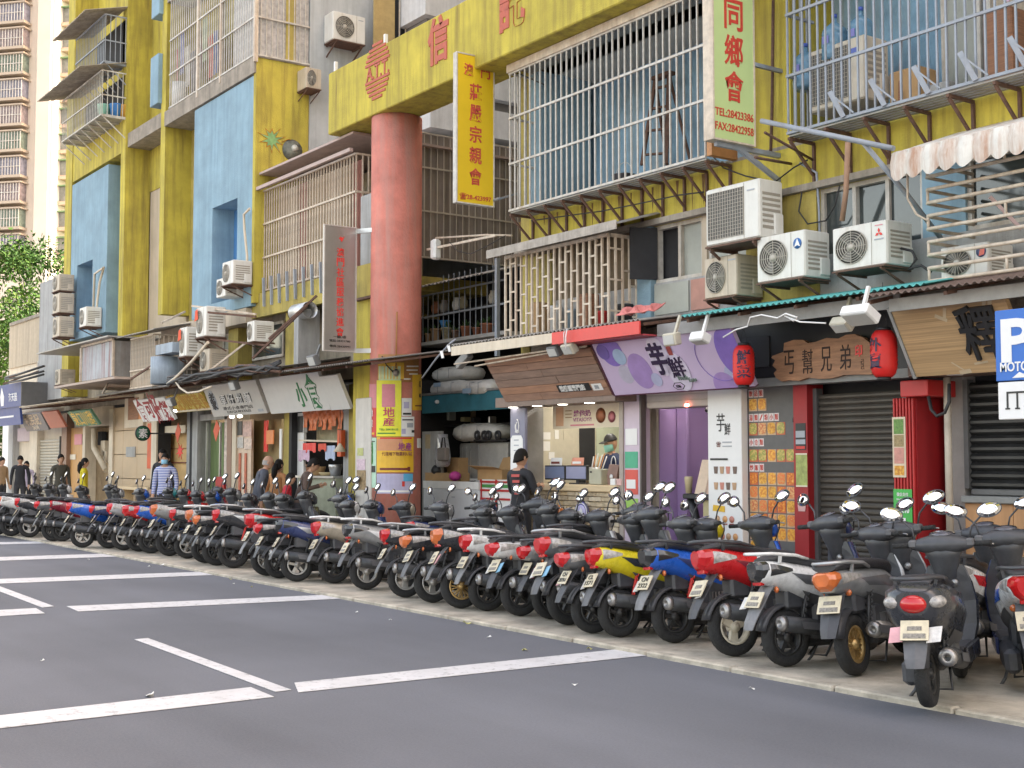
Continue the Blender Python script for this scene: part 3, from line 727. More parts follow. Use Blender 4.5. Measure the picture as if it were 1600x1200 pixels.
P('backing', MB().slab([B.pt(0.003, .003, -.032), B.pt(.997, .003, -.032), B.pt(.997, .997, -.032), B.pt(.003, .997, -.032)], -B.n * .02), BLACK, B.t)
brect(B, .565, .855, .14, .30, INK, .010, .004, 'plate'); btext(B, '熱雞蛋專門店', .70, .22, .50, .085, WHITEP, .02, .018)
brect(B, .87, .955, .13, .27, WHITEP, .010, .004, 'plate'); btext(B, '開', .91, .20, .07, .05, M('grey_ink', (.35, .37, .4), .6), 0, .014)
SMK = M('smoked_metal', (.17, .15, .14), .5, metal=.5, var=.3)
# header under the wooden sign with round downlights
hx0, hx1 = fx(792, 10.05, 628), fx(980, 10.05, 620)
hd = thing('shop_header', 'brown header with round downlights below the plank sign', 'header', (hx0, 10.0, 2.3))
P('beam', MB().box(hx0, hx1, 9.86, 10.28, 2.33, 2.46), M('brown_header', (.20, .14, .11), .55, var=.2), hd)
LAMP = M('downlight_glow', (1.0, .92, .78), .4, var=0, emit=2.0)
for k in range(4):
    c = (hx0 + .25 + k * .55, 9.98, 2.326); P('downlight', MB().lathe([(.001, 0), (.06, 0), (.065, .004), (.001, .004)], 16, c), LAMP, hd)
# lilac dessert sign
LILAC = M('lilac_sign', (.54, .43, .60), .4, var=.08, scale=1.2)
B = board('shop_sign', 'slanted lilac sign with purple circles and black brush characters', (933, 537), (1127, 515), (1180, 604), (961, 617), 9.45, 9.8, .05, LILAC)
DP = M('deep_purple_ink', (.23, .15, .48), .45); MP = M('mid_purple_ink', (.36, .24, .50), .45); LB = M('powder_blue_ink', (.34, .44, .60), .45); PB = M('pale_violet_blue_ink', (.42, .43, .60), .45)
bdisc(B, .12, .84, .20, DP, .0035); bdisc(B, .17, .72, .105, LB, .0055); bdisc(B, .06, .84, .10, M('indigo_ink', (.16, .11, .36), .45), .0075)
bdisc(B, .28, .42, .19, MP, .0035, rv=.23); bdisc(B, .37, .24, .085, PB, .0055); bdisc(B, .16, .38, .12, M('grey_lilac_ink', (.45, .42, .52), .45), .0027)
bdisc(B, .95, .62, .22, DP, .0035, rv=.3); bdisc(B, .99, .45, .11, M('indigo_ink', (.16, .11, .36), .45), .0055); bdisc(B, .82, .05, .17, MP, .0035, rv=.16); bdisc(B, .9, .22, .13, PB, .0027)
P('outline', MB().tube([B.pt(.84 + .13*math.cos(a), .55 + .42*math.sin(a), .006) for a in [1.9 + .16*i for i in range(22)]], .004, 5), DP, B.t)
BI = M('black_brush_ink', (.03, .015, .05), .5)
bdisc(B, .46, .66, .16, M('lilac_white_halo', (.60, .54, .66), .45), .0095, rv=.25); bdisc(B, .55, .35, .17, M('lilac_white_halo', (.60, .54, .66), .45), .0095, rv=.24)
btext(B, '芋', .45, .62, .26, .40, BI, .02, .022); btext(B, '鮮', .555, .44, .23, .25, BI, .0, .022)
P('seal', MB().slab([B.pt(.535, .66, .012), B.pt(.565, .66, .012), B.pt(.565, .84, .012), B.pt(.535, .84, .012)], -B.n*.003), M('seal_brown', (.3, .06, .05), .5), B.t)
btext(B, 'Fresh', .565, .25, .15, .06, M('grey_green_ink', (.2, .25, .22), .5), 0, .022); btext(B, 'Taro', .62, .20, .12, .055, M('grey_green_ink', (.2, .25, .22), .5), 0, .022)
P('number_plate', MB().slab([B.pt(.51 + .045*math.cos(a), .10 + .075*math.sin(a), .010) for a in [k*math.pi/3 for k in range(6)]], -B.n*.004), INK, B.t)
P('number_plate', MB().slab([B.pt(.51 + .038*math.cos(a), .10 + .06*math.sin(a), .012) for a in [k*math.pi/3 for k in range(6)]], -B.n*.002), LILAC, B.t)
btext(B, '106', .51, .10, .075, .04, INK, 0, .018)
P('edge_trim', MB().slab([B.pt(-.012, -.01, .004), B.pt(-.002, -.01, .004), B.pt(-.002, 1.01, .004), B.pt(-.012, 1.01, .004)], -B.n*.06).slab([B.pt(-.002, -.02, .004), B.pt(1.0, -.02, .004), B.pt(1.0, -.004, .004), B.pt(-.002, -.004, .004)], -B.n*.06), M('plum_trim', (.08, .02, .04), .5), B.t)
# black fascia, live-edge board
fx0, fx1 = fx(1150, 10.22, 560), fx(1432, 10.22, 560)
bf = thing('shop_fascia', 'black fascia behind the two red lanterns', 'fascia', (fx0, 10.22, 2.4))
P('panel', MB().box(fx0, fx1, 10.18, 10.29, 2.5, 3.12), BLACK, bf)
P('ledge', MB().box(fx0, fx1, 10.1, 10.29, 2.40, 2.49), M('grey_ledge', (.22, .22, .21), .6, var=.15), bf)
P('rear_panel', MB().box(fx0 + .15, fx0 + .55, 10.165, 10.178, 2.62, 2.95), M('blackboard', (.05, .05, .055), .7), bf)
ol = [(1207,556),(1224,550),(1225,536),(1240,531),(1255,531),(1262,536),(1275,534),(1291,528),(1310,529),(1322,523),(1335,522),(1348,527),(1358,535),(1362,545),(1362,585),(1340,585),(1318,586),(1300,591),(1280,592),(1262,590),(1248,595),(1232,594),(1221,596),(1212,590),(1209,583),(1214,578),(1207,571),(1211,563),(1205,559)]
op = [at(x, y, Y=10.05) for x, y in ol]
wb = thing('wooden_sign', 'live edge wooden board with carved characters between the red lanterns', 'shop sign', op[0])
P('board', MB().slab(op, (0, .05, 0)), M('live_edge_wood', (.33, .17, .09), .6, var=.4, scale=3, grain=(.8, 6, 6), bump=.2), wb)
CARV = M('carved_black', (.03, .015, .01), .7)
for ch, px, py in (('丐', 1233, 566), ('幫', 1262, 565), ('兄', 1291, 561), ('弟', 1321, 558)):
    c = at(px, py, Y=10.05); P('lettering', MB().text(ch, (c.x, 10.048, c.z), (1,0,0), (0,0,1), .14, .25, .0, .004), CARV, wb)
c = at(1342, 548, Y=10.05); P('seal', MB().text('印', (c.x, 10.048, c.z), (1,0,0), (0,0,1), .09, .12, .03, .004), SR3, wb)
c = at(1348, 569, Y=10.05); P('lettering', MB().text('己\n己', (c.x, 10.048, c.z), (1,0,0), (0,0,1), .035, .1, .0, .004), CARV, wb)
# lanterns
def lantern(px, py, hw, hh, label, chars, off):
    Y = 9.6; c = at(px, py, Y=Y)
    t = thing('paper_lantern', label, 'lantern', c, 'red lanterns under the awning')
    prof = [(.001, -hh)]
    n = 22
    for k in range(n + 1):
        v = -1 + 2 * k / n; r = hw * (1 - abs(v) ** 5 * .38) - (.004 if k % 2 else 0)
        prof.append((r, v * hh))
    prof.append((.001, hh))
    P('shade', MB().lathe(prof, 24, c), M('lantern_red', (.62, .02, .018), .45, var=.08, spec=.4), t)
    P('cap', MB().lathe([(.001, hh), (hw*.55, hh), (hw*.55, hh+.03), (.001, hh+.03)], 16, c).lathe([(.001, -hh-.03), (hw*.5, -hh-.03), (hw*.5, -hh), (.001, -hh)], 16, c), BLACK, t)
    P('hanger', MB().tube([c + Vector((-.05, 0, hh+.03)), c + Vector((0, 0, hh+.2))], .003, 5).tube([c + Vector((.05, 0, hh+.03)), c + Vector((0, 0, hh+.2))], .003, 5).tube([c + Vector((0, 0, hh+.2)), c + Vector((0, 0, hh+.45))], .003, 5), BLACK, t)
    base = math.atan2(-c.y, -c.x) + off
    for k, (ch, h) in enumerate(chars):
        vs, fs = glyphs(ch, .02)
        xs_ = [v[0] for v in vs]; ys_ = [v[1] for v in vs]; kx = .15 / (max(xs_) - min(xs_)); ky = h / (max(ys_) - min(ys_))
        mb = MB(); out = []
        for v in vs:
            a = base + ((v[0] - (max(xs_)+min(xs_))/2) * kx) / hw
            z = .08 - k * .15 + (v[1] - (max(ys_)+min(ys_))/2) * ky
            r = hw + .001 + .003 * (v[2] + .5)
            out.append(c + Vector((math.cos(a)*r, math.sin(a)*r, z)))
        mb._add(out, fs); P('lettering', mb, BI, t)
lantern(1162, 571, .115, .205, 'red lantern at the left end of the black fascia', [('鮮', .15), ('菜', .13)], 0)
lantern(1381, 553, .125, .215, 'red lantern at the right end of the carved board', [('外', .13), ('賣', .14)], -.75)
# pale timber sign with one big black character
BAM = M('pale_slat_wood', (.44, .29, .15), .55, var=.35, scale=2.2, grain=(.25, 3, 26), bump=.15)
B = board('shop_sign', 'pale timber sign with one black raised character', (1412, 480), (1600, 459), (1610, 577), (1432, 589), 9.4, 9.75, .05, BAM)
btext(B, '釋', .72, .56, .40, .52, BLACK, .012, .03)
TAPE = M('masking_tape', (.50, .40, .27), .6, var=.1)
def tape(sx, sv, ang, ln, wd):
    c = B.pt(sx, sv, .004); d = Vector((1,0,0))*math.cos(ang) + B.u*math.sin(ang); e = B.n.cross(d)
    P('tape_strip', MB().slab([c-d*ln/2-e*wd/2, c+d*ln/2-e*wd/2, c+d*ln/2+e*wd/2, c-d*ln/2+e*wd/2], -B.n*.002), TAPE, B.t)
for q in ((.42, .80, -.5, .12, .035), (.465, .86, 1.2, .11, .03), (.82, .93, 1.1, .10, .03), (.87, .94, 1.2, .11, .035), (.42, .10, -.7, .16, .012), (.46, .03, .1, .12, .04), (.62, .14, .1, .14, .02)): tape(*q)
P('edge_trim', MB().slab([B.pt(-.03, -.02, .01), B.pt(-.004, -.02, .01), B.pt(-.004, 1.02, .01), B.pt(-.03, 1.02, .01)], -B.n*.07), GREYW, B.t)
# header strip under it
hx0, hx1 = fx(1440, 10.0, 590), -5.0
hd = thing('shop_header', 'grey brown header under the pale timber sign', 'header', (hx0, 10.0, 2.3))
P('beam', MB().box(hx0, hx1, 9.8, 10.28, 2.385, 2.485), M('brown_header', (.20, .14, .11), .55, var=.2), hd)
P('downlight', MB().lathe([(.001, 0), (.07, 0), (.075, .004), (.001, .004)], 16, (hx0 + .42, 9.92, 2.378)), WHITEP, hd)
# parking sign at the kerb
sx0, sy = fx(1555, 7.3, 540), 7.3
ps_ = thing('parking_sign', 'blue motorcycle parking sign with a white plate beneath', 'road sign', (sx0 + .36, sy, PZ))
SBL = M('sign_blue', (.02, .13, .48), .4, var=.05)
zb, zm, zt = fz(1556, 656, sy), fz(1556, 597, sy), fz(1555, 486, sy)
P('plate', MB().bbox(sx0, sx0 + .72, sy, sy + .02, zm + .004, zt, .004), SBL, ps_)
P('plate', MB().bbox(sx0 + .012, sx0 + .72, sy, sy + .02, zb, zm - .004, .004), WHITEP, ps_)
c = at(1588, 530, Y=sy); P('lettering', MB().text('P', (sx0 + .045 + .115, sy - .001, c.z - .005), (1,0,0), (0,0,1), .23, .28, .03, .004), WHITEP, ps_)
P('lettering', MB().text('MOTO', (sx0 + .135, sy - .001, fz(1580, 573, sy)), (1,0,0), (0,0,1), .20, .062, .02, .004), WHITEP, ps_)
P('arrow', MB().slab([(sx0 + .12, sy - .001, zm + .02), (sx0 + .26, sy - .001, zm + .02), (sx0 + .17, sy - .001, zm + .055)], (0, -.003, 0)), WHITEP, ps_)
P('pictogram', MB().box(sx0 + .075, sx0 + .32, sy - .004, sy + .001, zm - .078, zm - .066).box(sx0 + .075, sx0 + .087, sy - .004, sy + .001, zm - .17, zm - .078).box(sx0 + .145, sx0 + .157, sy - .004, sy + .001, zm - .17, zm - .078).box(sx0 + .065, sx0 + .097, sy - .004, sy + .001, zm - .18, zm - .17).box(sx0 + .135, sx0 + .167, sy - .004, sy + .001, zm - .18, zm - .17), INK, ps_)
P('post', MB().cyl((sx0 + .40, sy + .055, PZ), (sx0 + .40, sy + .055, zt + .1), .03), GALV, ps_)
P('clamp', MB().box(sx0 + .36, sx0 + .44, sy + .02, sy + .045, zm + .2, zm + .23), GALV, ps_)
# ---------------------------------------------------------------- shops on the right (ground floor)
def X(px, y=YF, py=700): return fx(px, y, py)
TILE = M('shop_beige', (.50, .46, .36), .6, var=.08)
def glow(x0, x1, y0, y1, z, label):
    t = thing('ceiling_lamp', label, 'ceiling lamp', ((x0+x1)/2, (y0+y1)/2, z))
    P('diffuser', MB().box(x0, x1, y0, y1, z - .03, z), M('lamp_glow', (1, .93, .82), .4, var=0, emit=5), t)
    P('housing', MB().box(x0 - .02, x1 + .02, y0 - .02, y1 + .02, z + .001, z + .04), WHITE, t)
# --- drinks counter
a, b = X(832), X(979)
sh = thing('counter_shop', 'drinks counter bay with beige walls behind the stone front', 'shop', (a, YF, PZ))
P('rear_wall', MB().box(a - .4, b, 12.3, 12.4, PZ + .02, 2.94), TILE, sh)
P('side_lining', MB().box(XL + .201, XL + .215, YF + .2, 12.29, PZ + .02, 2.94), TILE, sh); XI = XL + .216
P('side_wall', MB().box(b, b + .12, YF + .02, 12.29, PZ + .02, 2.94), TILE, sh)
P('door_opening', MB().box(XI, XI + .01, at(905, 700, X=XI).y, at(929, 700, X=XI).y, PZ + .02, 2.25), DARK, sh)
P('partition', MB().box(XI, XI + .02, at(931, 700, X=XI).y, at(966, 700, X=XI).y, PZ + .02, 2.5), M('pale_mint_panel', (.5, .55, .42), .5, var=.05), sh)
glow(a + .3, b - .3, 11.0, 11.15, 2.7, 'strip lamp on the ceiling of the drinks counter')
for i, (px, py, w, h, m, y) in enumerate([(852, 681, .24, .10, WHITEP, 12.27), (852, 697, .22, .13, WHITEP, 12.27), (870, 679, .09, .12, WHITEP, 12.27), (888, 678, .22, .17, TILE, 12.27), (843, 712, .09, .13, M('grey_ink', (.35, .37, .4), .6), 12.27), (862, 712, .13, .1, WHITEP, 12.27), (842, 725, .09, .1, PNK, 12.27)]):
    c = at(px, py, X=XI + .004); w *= .75; obj('wall_notice', MB().box(XI + .001, XI + .005, c.y - w/2, c.y + w/2, c.z - h/2, c.z + h/2), m, label='printed sheet stuck on the wall behind the counter monitors', cat='notice', group='sheets on the counter wall', loc=c)
c = at(856, 652, Y=10.75); tv = thing('wall_screen', 'black switched off screen high on the wall beside the cream banner', 'screen', c)
P('casing', MB().bbox(c.x - .12, c.x + .14, 10.75, 10.8, c.z - .18, c.z + .18), BLACK, tv)
P('display', MB().box(c.x - .105, c.x + .125, 10.743, 10.749, c.z - .165, c.z + .165), M('dark_screen', (.012, .012, .014), .15, var=0), tv)
# banner
x0, x1 = fx(864, 10.45, 650), fx(967, 10.45, 650); z0, z1 = fz(915, 669, 10.45), fz(915, 631, 10.45)
bn = thing('drinks_banner', 'cream printed drinks banner hung across the counter opening', 'banner', (x0, 10.45, z0))
CRP = M('cream_print', (.68, .60, .46), .5, var=.1, scale=2)
P('sheet', MB().box(x0, x1, 10.45, 10.456, z0, z1), CRP, bn)
wb_ = x1 - x0; hb = z1 - z0
P('print', MB().box(x0 + .05*wb_, x0 + .17*wb_, 10.446, 10.449, z0 + .12*hb, z0 + .92*hb), M('tea_print', (.55, .33, .2), .5), bn)
for k in range(3): P('print', MB().box(x0 + .2*wb_, x0 + .3*wb_, 10.446, 10.449, z0 + (.45 + .14*k)*hb, z0 + (.49 + .14*k)*hb), M('tan_ink', (.3, .2, .1), .5), bn)
P('lettering', MB().text('維他奶', (x0 + .46*wb_, 10.449, z0 + .62*hb), (1,0,0), (0,0,1), .26*wb_, .28*hb, .02, .003), VIO, bn)
P('lettering', MB().text('VITASOY?!', (x0 + .46*wb_, 10.449, z0 + .36*hb), (1,0,0), (0,0,1), .28*wb_, .16*hb, .01, .003), VIO, bn)
P('print', MB().box(x0 + .28*wb_, x0 + .64*wb_, 10.446, 10.449, z0 + .1*hb, z0 + .17*hb), PNK, bn)
P('print', MB().lathe([(.001, 0), (.10, 0), (.001, .003)], 20, (x0 + .74*wb_, 10.447, z0 + .5*hb), 'Y'), M('tan_ink2', (.42, .16, .08), .5), bn)
P('print', MB().lathe([(.001, 0), (.075, 0), (.001, .003)], 20, (x0 + .90*wb_, 10.447, z0 + .42*hb), 'Y'), PNK, bn)
# stone counter
zc = fz(900, 768, 10.2)
ct = thing('stone_counter', 'counter faced with thin split stones and a pale wooden top', 'counter', (a - .05, 10.2, PZ))
P('core', MB().box(a - .03, b - .02, 10.22, 10.75, PZ, zc), DARK, ct)
P('worktop', MB().bbox(a - .08, b - .0, 10.14, 10.8, zc + .002, zc + .09, .012), M('pale_maple', (.62, .47, .28), .5, var=.12, grain=(.5, 6, 6)), ct)
STN = [M('split_stone_' + 'abcde'[i], c, .85, var=.3, scale=9, bump=.5) for i, c in enumerate([(.48, .38, .25), (.40, .31, .20), (.55, .46, .33), (.34, .27, .19), (.50, .36, .2)])]
z = PZ + .01; cnt = 0; cache = {}
while z < zc - .02:
    hgt = RN.choice([.045, .055, .06, .07]); hgt = min(hgt, zc - z)
    xx = a - .03 + RN.uniform(-.1, 0)
    while xx < b - .03:
        ln = RN.uniform(.10, .30); x2 = min(xx + ln, b - .02)
        if x2 > a - .03 + .02 and cnt < 300:
            d = RN.uniform(0, .03)
            P('stone', MB().bbox(max(xx, a - .03) + .003, x2 - .003, 10.19 - d, 10.222, z + .003, z + hgt - .003, .006), STN[RN.randrange(5)], ct); cnt += 1
        xx = x2 + (0 if x2 < b - .02 else 1)
    z += hgt
c = at(908, 800, Y=10.1)
rs = thing('round_sign', 'round violet and white sign hung on the stone counter', 'sign', c)
P('disc', MB().lathe([(.001, 0), (.13, 0), (.135, .012), (.13, .025), (.001, .025)], 32, c, 'Y'), M('violet_sign', (.12, .09, .32), .4), rs)
P('ring', MB().lathe([(.105, -.004), (.118, -.004), (.118, .0), (.105, .0)], 32, c, 'Y', loop=True), WHITEP, rs)
P('ring', MB().lathe([(.001, -.003), (.09, -.003), (.09, -.001), (.001, -.001)], 32, c, 'Y'), M('pale_violet', (.45, .42, .62), .4), rs)
P('figure', MB().slab([c + Vector((-.05, -.006, -.06)), c + Vector((.05, -.006, -.06)), c + Vector((.03, -.006, .02)), c + Vector((0, -.006, .06)), c + Vector((-.03, -.006, .01))], (0, -.003, 0)), WHITEP, rs)
# things on the counter
zt = zc + .092
def monitor(px0, px1, py0, py1, label, refl):
    x0, x1 = fx(px0, 10.35, 740), fx(px1, 10.35, 740); z0, z1 = zt + .05, fz((px0+px1)/2, py0, 10.35)
    t = thing('counter_monitor', label, 'monitor', ((x0+x1)/2, 10.35, zt))
    P('casing', MB().bbox(x0, x1, 10.35, 10.39, z0, z1, .006), BLACK, t)
    P('display', MB().box(x0 + .018, x1 - .018, 10.343, 10.349, z0 + .02, z1 - .018), refl, t)
    P('foot', MB().bbox((x0+x1)/2 - .1, (x0+x1)/2 + .1, 10.3, 10.46, zt, zt + .015, .004).box((x0+x1)/2 - .03, (x0+x1)/2 + .03, 10.37, 10.385, zt + .015, z0), BLACK, t)
    return (x0 + x1)/2, z1
SCR = M('screen_blue_grey', (.16, .19, .30), .2, var=.15, scale=2)
m1 = monitor(851, 883, 727, 760, 'left of two dark framed monitors on the counter', SCR)
m2 = monitor(884, 917, 727, 760, 'right of two dark framed monitors on the counter, under the red card', M('screen_violet_grey', (.22, .24, .38), .2, var=.1, scale=2))
for (mx, mz), mat, lb in ((m1, WHITEP, 'white lettered card standing on the left monitor'), (m2, M('salmon_card', (.66, .26, .16), .5, var=.15), 'salmon red card standing on the right monitor')):
    t = thing('price_card', lb, 'card', (mx, 10.37, mz), 'cards on the monitors')
    P('card', MB().slab([(mx - .13, 10.365, mz), (mx + .13, 10.365, mz), (mx + .12, 10.385, mz + .1), (mx - .12, 10.385, mz + .1)], (0, .004, 0)), mat, t)
    P('print', MB().box(mx - .09, mx + .09, 10.358, 10.362, mz + .02, mz + .05), BRN if mat == WHITEP else WHITEP, t)
x = fx(938, 10.4, 750); bx = thing('serving_box', 'grey green serving box on the counter in front of the worker', 'box', (x, 10.35, zt))
P('box', MB().bbox(x - .09, x + .16, 10.28, 10.5, zt, zt + .2, .01), M('grey_green_box', (.38, .37, .28), .4, var=.1), bx)
P('label_plate', MB().box(x - .06, x - .02, 10.275, 10.279, zt + .15, zt + .17), DARK, bx)
x = fx(921, 10.55, 740); st = thing('straw_rack', 'steel rack of straws and ladles beside the worker', 'rack', (x, 10.5, zt))
P('tub', MB().lathe([(.001, 0), (.09, 0), (.1, .22), (.09, .22), (.001, .02)], 16, (x - .02, 10.62, zt)), ALU, st)
for k in range(7): P('straw', MB().cyl((x - .08 + .03*k, 10.62, zt + .05), (x - .02 + .045*k, 10.64, zt + .36 + .02*(k % 3)), .008, n=6), M('orange_straw', (.6, .3, .12), .5) if k % 2 else WHITEP, st)
x = fx(967, 10.4, 745); pb = thing('paper_bag', 'brown paper bag with a round white mark on the counter', 'bag', (x, 10.35, zt))
P('bag', MB().loft([[(x-.1, 10.3, zt), (x+.08, 10.3, zt), (x+.08, 10.44, zt), (x-.1, 10.44, zt)], [(x-.105, 10.29, zt+.12), (x+.085, 10.295, zt+.12), (x+.08, 10.43, zt+.12), (x-.1, 10.44, zt+.12)], [(x-.1, 10.33, zt+.26), (x+.08, 10.335, zt+.25), (x+.08, 10.38, zt+.25), (x-.1, 10.38, zt+.26)]]), M('brown_bag', (.22, .13, .1), .7, var=.15), pb)
P('mark', MB().lathe([(.001, 0), (.035, 0), (.001, .003)], 16, (x - .01, 10.283, zt + .1), 'Y'), WHITEP, pb)
P('handle', MB().tube([(x - .05 + .06*math.cos(t)*.8, 10.355, zt + .25 + .11*math.sin(t)) for t in [math.pi*i/8 for i in range(9)]], .006, 6), WHITEP, pb)
for px, mat, lb in ((962, WHITEP, 'small white box at the right of the counter'), (972, M('rose_box', (.6, .38, .35), .5), 'small rose printed box at the right end of the counter')):
    x = fx(px, 10.22, 762); obj('small_box', MB().bbox(x - .05, x + .045, 10.17, 10.26, zt, zt + .08, .005), mat, label=lb, cat='box', loc=(x, 10.2, zt))
# pillar and stand at the corner of the block
cp = thing('corner_pillar', 'dark grey steel clad corner pillar beside the drinks counter', 'pillar', (X(825), 10.15, PZ))
P('cladding', MB().box(X(820), X(828), 10.12, 10.42, PZ, 2.33), M('charcoal_cladding', (.06, .055, .055), .5, var=.15), cp)
P('steel_strip', MB().box(X(828), X(831), 10.10, 10.42, PZ, 2.33), ALU, cp)
P('steel_strip', MB().box(X(831) , X(838), 10.14, 10.42, PZ, 2.33), M('grey_strip', (.25, .24, .23), .4, metal=.4), cp)
x0, x1 = fx(797, 10.0, 700), fx(820, 10.0, 700); z1 = fz(808, 637, 10.0)
ps2 = thing('poster_stand', 'tall slate blue poster panel with a white notice at the corner of the block', 'poster', (x0, 10.0, PZ))
P('panel', MB().bbox(x0, x1, 10.0, 10.05, PZ + .1, z1, .008), M('slate_blue_panel', (.19, .19, .26), .45, var=.06), ps2)
xm = (x0 + x1)/2
P('notice', MB().slab([(x0 + .02, 9.998, PZ + .12), (x1 - .04, 9.998, PZ + .12), (x1 - .04, 9.998, 1.9), (x1 - .08, 9.998, 1.95), (x0 + .06, 9.998, 1.95), (x0 + .02, 9.998, 1.9)], (0, -.004, 0)), WHITEP, ps2)
P('emblem', MB().tube([(xm + .05*math.sin(t)*.8, 9.995, z1 - .25 + .09*math.cos(t)) for t in [i*.5 for i in range(11)]], .009, 5).tube([(xm + .03*math.sin(-t)*.8, 9.995, z1 - .26 + .06*math.cos(t)) for t in [i*.5 for i in range(9)]], .007, 5), WHITEP, ps2)
P('lettering', MB().text('好飲堂', (xm, 9.997, 2.0), (1,0,0), (0,0,1), .1, .03, .01, .003), WHITEP, ps2)
for k in range(4): P('print', MB().box(xm - .07, xm + .04, 9.990, 9.9935, 1.88 - k*.07, 1.895 - k*.07), M('grey_ink', (.35, .37, .4), .6), ps2)
# --- dessert shop
a, b = X(980), X(1120)
ds = thing('dessert_shop', 'lilac walled dessert shop with an open doorway', 'shop', (a, YF, PZ))
PUR = M('lilac_wall', (.45, .31, .57), .5, var=.05, scale=1)
PILL = M('pale_pillar', (.46, .40, .36), .6, var=.08)
x1p, x2p = X(985), X(1010)
P('pillar', MB().box(X(979) , x1p, YF - .12, YF + .3, PZ, 2.45), M('taupe_trim', (.34, .29, .25), .5, var=.1), ds)
P('pillar', MB().box(x1p, x2p, YF - .1, YF + .06, PZ, 2.45), M('pale_lilac_pillar', (.56, .46, .54), .5, var=.06), ds)
P('rail', MB().box(x2p + .001, x2p + .03, YF - .11, YF - .03, PZ, 2.45), M('dark_rail', (.12, .1, .09), .5), ds)
for z0, z1, m in ((1.52, 1.72, M('green_sticker', (.05, .35, .2), .4, var=.1)), (1.2, 1.5, M('red_sticker', (.6, .08, .06), .4, var=.1)), (1.0, 1.15, M('lime_sticker', (.3, .5, .1), .4, var=.1))):
    P('sticker', MB().box(x1p + .02, x2p - .04, YF - .106, YF - .102, z0, z1), m, ds)
P('sticker', MB().box(x1p + .05, x2p - .08, YF - .11, YF - .107, 1.27, 1.38), WHITEP, ds)
P('sticker', MB().box(x1p + .03, x2p - .05, YF - .106, YF - .102, 1.8, 2.0), WHITEP, ds)
P('shutter_box', MB().box(x2p + .05, b, YF - .02, YF + .32, 2.24, 2.5), M('ivory_shutter_box', (.52, .46, .42), .5, var=.08), ds)
for k in range(3): P('shutter_slat', MB().box(x2p + .05, b, YF - .035, YF - .022, 2.25 + k*.07, 2.312 + k*.07), M('ivory_slat', (.56, .50, .46), .45, var=.06), ds)
P('partition', MB().box(x2p + .06, fx(1058, 10.9, 700), 10.9, 10.94, PZ + .02, 2.5), PUR, ds)
P('rear_wall', MB().box(x2p, b + .4, 12.2, 12.3, PZ + .02, 2.94), PUR, ds)
P('side_lining', MB().box(X(979) + .205, X(979) + .22, YF + .35, 12.19, PZ + .02, 2.93), PUR, ds); P('side_wall', MB().box(b + .38, b + .5, YF + .3, 12.2, PZ + .02, 2.94), M('pale_lilac_wall', (.5, .4, .52), .5, var=.06), ds)
P('dado', MB().box(x2p + .06, fx(1058, 10.88, 700) - .01, 10.88, 10.898, PZ + .02, .72), M('pale_pink_dado', (.52, .36, .46), .5, var=.08), ds)
glow(a + .6, b - .2, 10.5, 10.62, 2.7, 'strip lamp on the ceiling of the dessert shop')
c = at(1073, 633, Y=10.25); t = thing('red_lamp', 'small red lamp glowing over the dessert shop doorway', 'lamp', c)
P('bulb', MB().ell(c, .03, .03, .022), M('red_bulb', (1, .2, .12), .3, var=0, emit=2.5), t)
P('bracket', MB().tube([c + Vector((-.06, .02, .01)), c + Vector((0, .02, .03)), c + Vector((.05, .03, .02)), c + Vector((.05, .05, .1))], .01, 6), DARK, t)
c = at(1108, 640, Y=10.7); t = thing('security_camera', 'small white dome camera inside the dessert shop', 'camera', c)
P('dome', MB().ell(c, .05, .05, .045), WHITE, t); P('lens', MB().ell(c + Vector((0, -.04, -.012)), .022, .02, .02), BLACK, t); P('stem', MB().cyl(c, c + Vector((0, .1, .1)), .02), WHITE, t)
x0, x1 = fx(1061, 10.35, 780), b + .05
dk = thing('display_counter', 'black curved counter with menus in the dessert shop', 'counter', (x0, 10.4, PZ))
P('top', MB().bbox(x0, x1, 10.4, 11.0, 1.16, 1.22, .01), BLACK, dk)
P('leg', MB().tube([(x0 + .04, 10.5, 1.16), (x0 + .1, 10.5, 1.0), (x0 + .2, 10.5, .7), (x0 + .22, 10.5, PZ)], .05, 8), BLACK, dk)
P('glass_case', MB().box(x0 + .25, x1 - .02, 10.5, 10.95, .55, 1.15), M('case_cream', (.52, .44, .24), .35, var=.1), dk)
P('shelf', MB().box(x0 + .22, x1 - .01, 10.45, 10.96, .9, .93), WHITE, dk)
for px, w, mat, lb in ((1098, .2, M('cream_menu', (.66, .50, .36), .5, var=.12), 'taller cream menu card leaning on the dessert counter'), (1111, .14, M('peach_menu', (.62, .40, .3), .5, var=.12), 'narrow peach menu card behind the cream one')):
    x = fx(px, 10.45, 745); obj('menu_card', MB().slab([(x - w/2 - .02, 10.43, 1.222), (x + w/2 - .02, 10.43, 1.222), (x + w/2 + .04, 10.5, 1.62), (x - w/2 + .04, 10.5, 1.62)], (0, .006, 0)), mat, label=lb, cat='menu card', loc=(x, 10.45, 1.222))
x = fx(1076, 10.5, 752); obj('lidded_cup', MB().lathe([(.001, 0), (.035, 0), (.05, .17), (.052, .18), (.045, .2), (.001, .2)], 16, (x, 10.5, 1.222)), M('cream_cup', (.6, .5, .3), .5), label='cream lidded cup on the dessert counter', cat='cup', loc=(x, 10.5, 1.222))
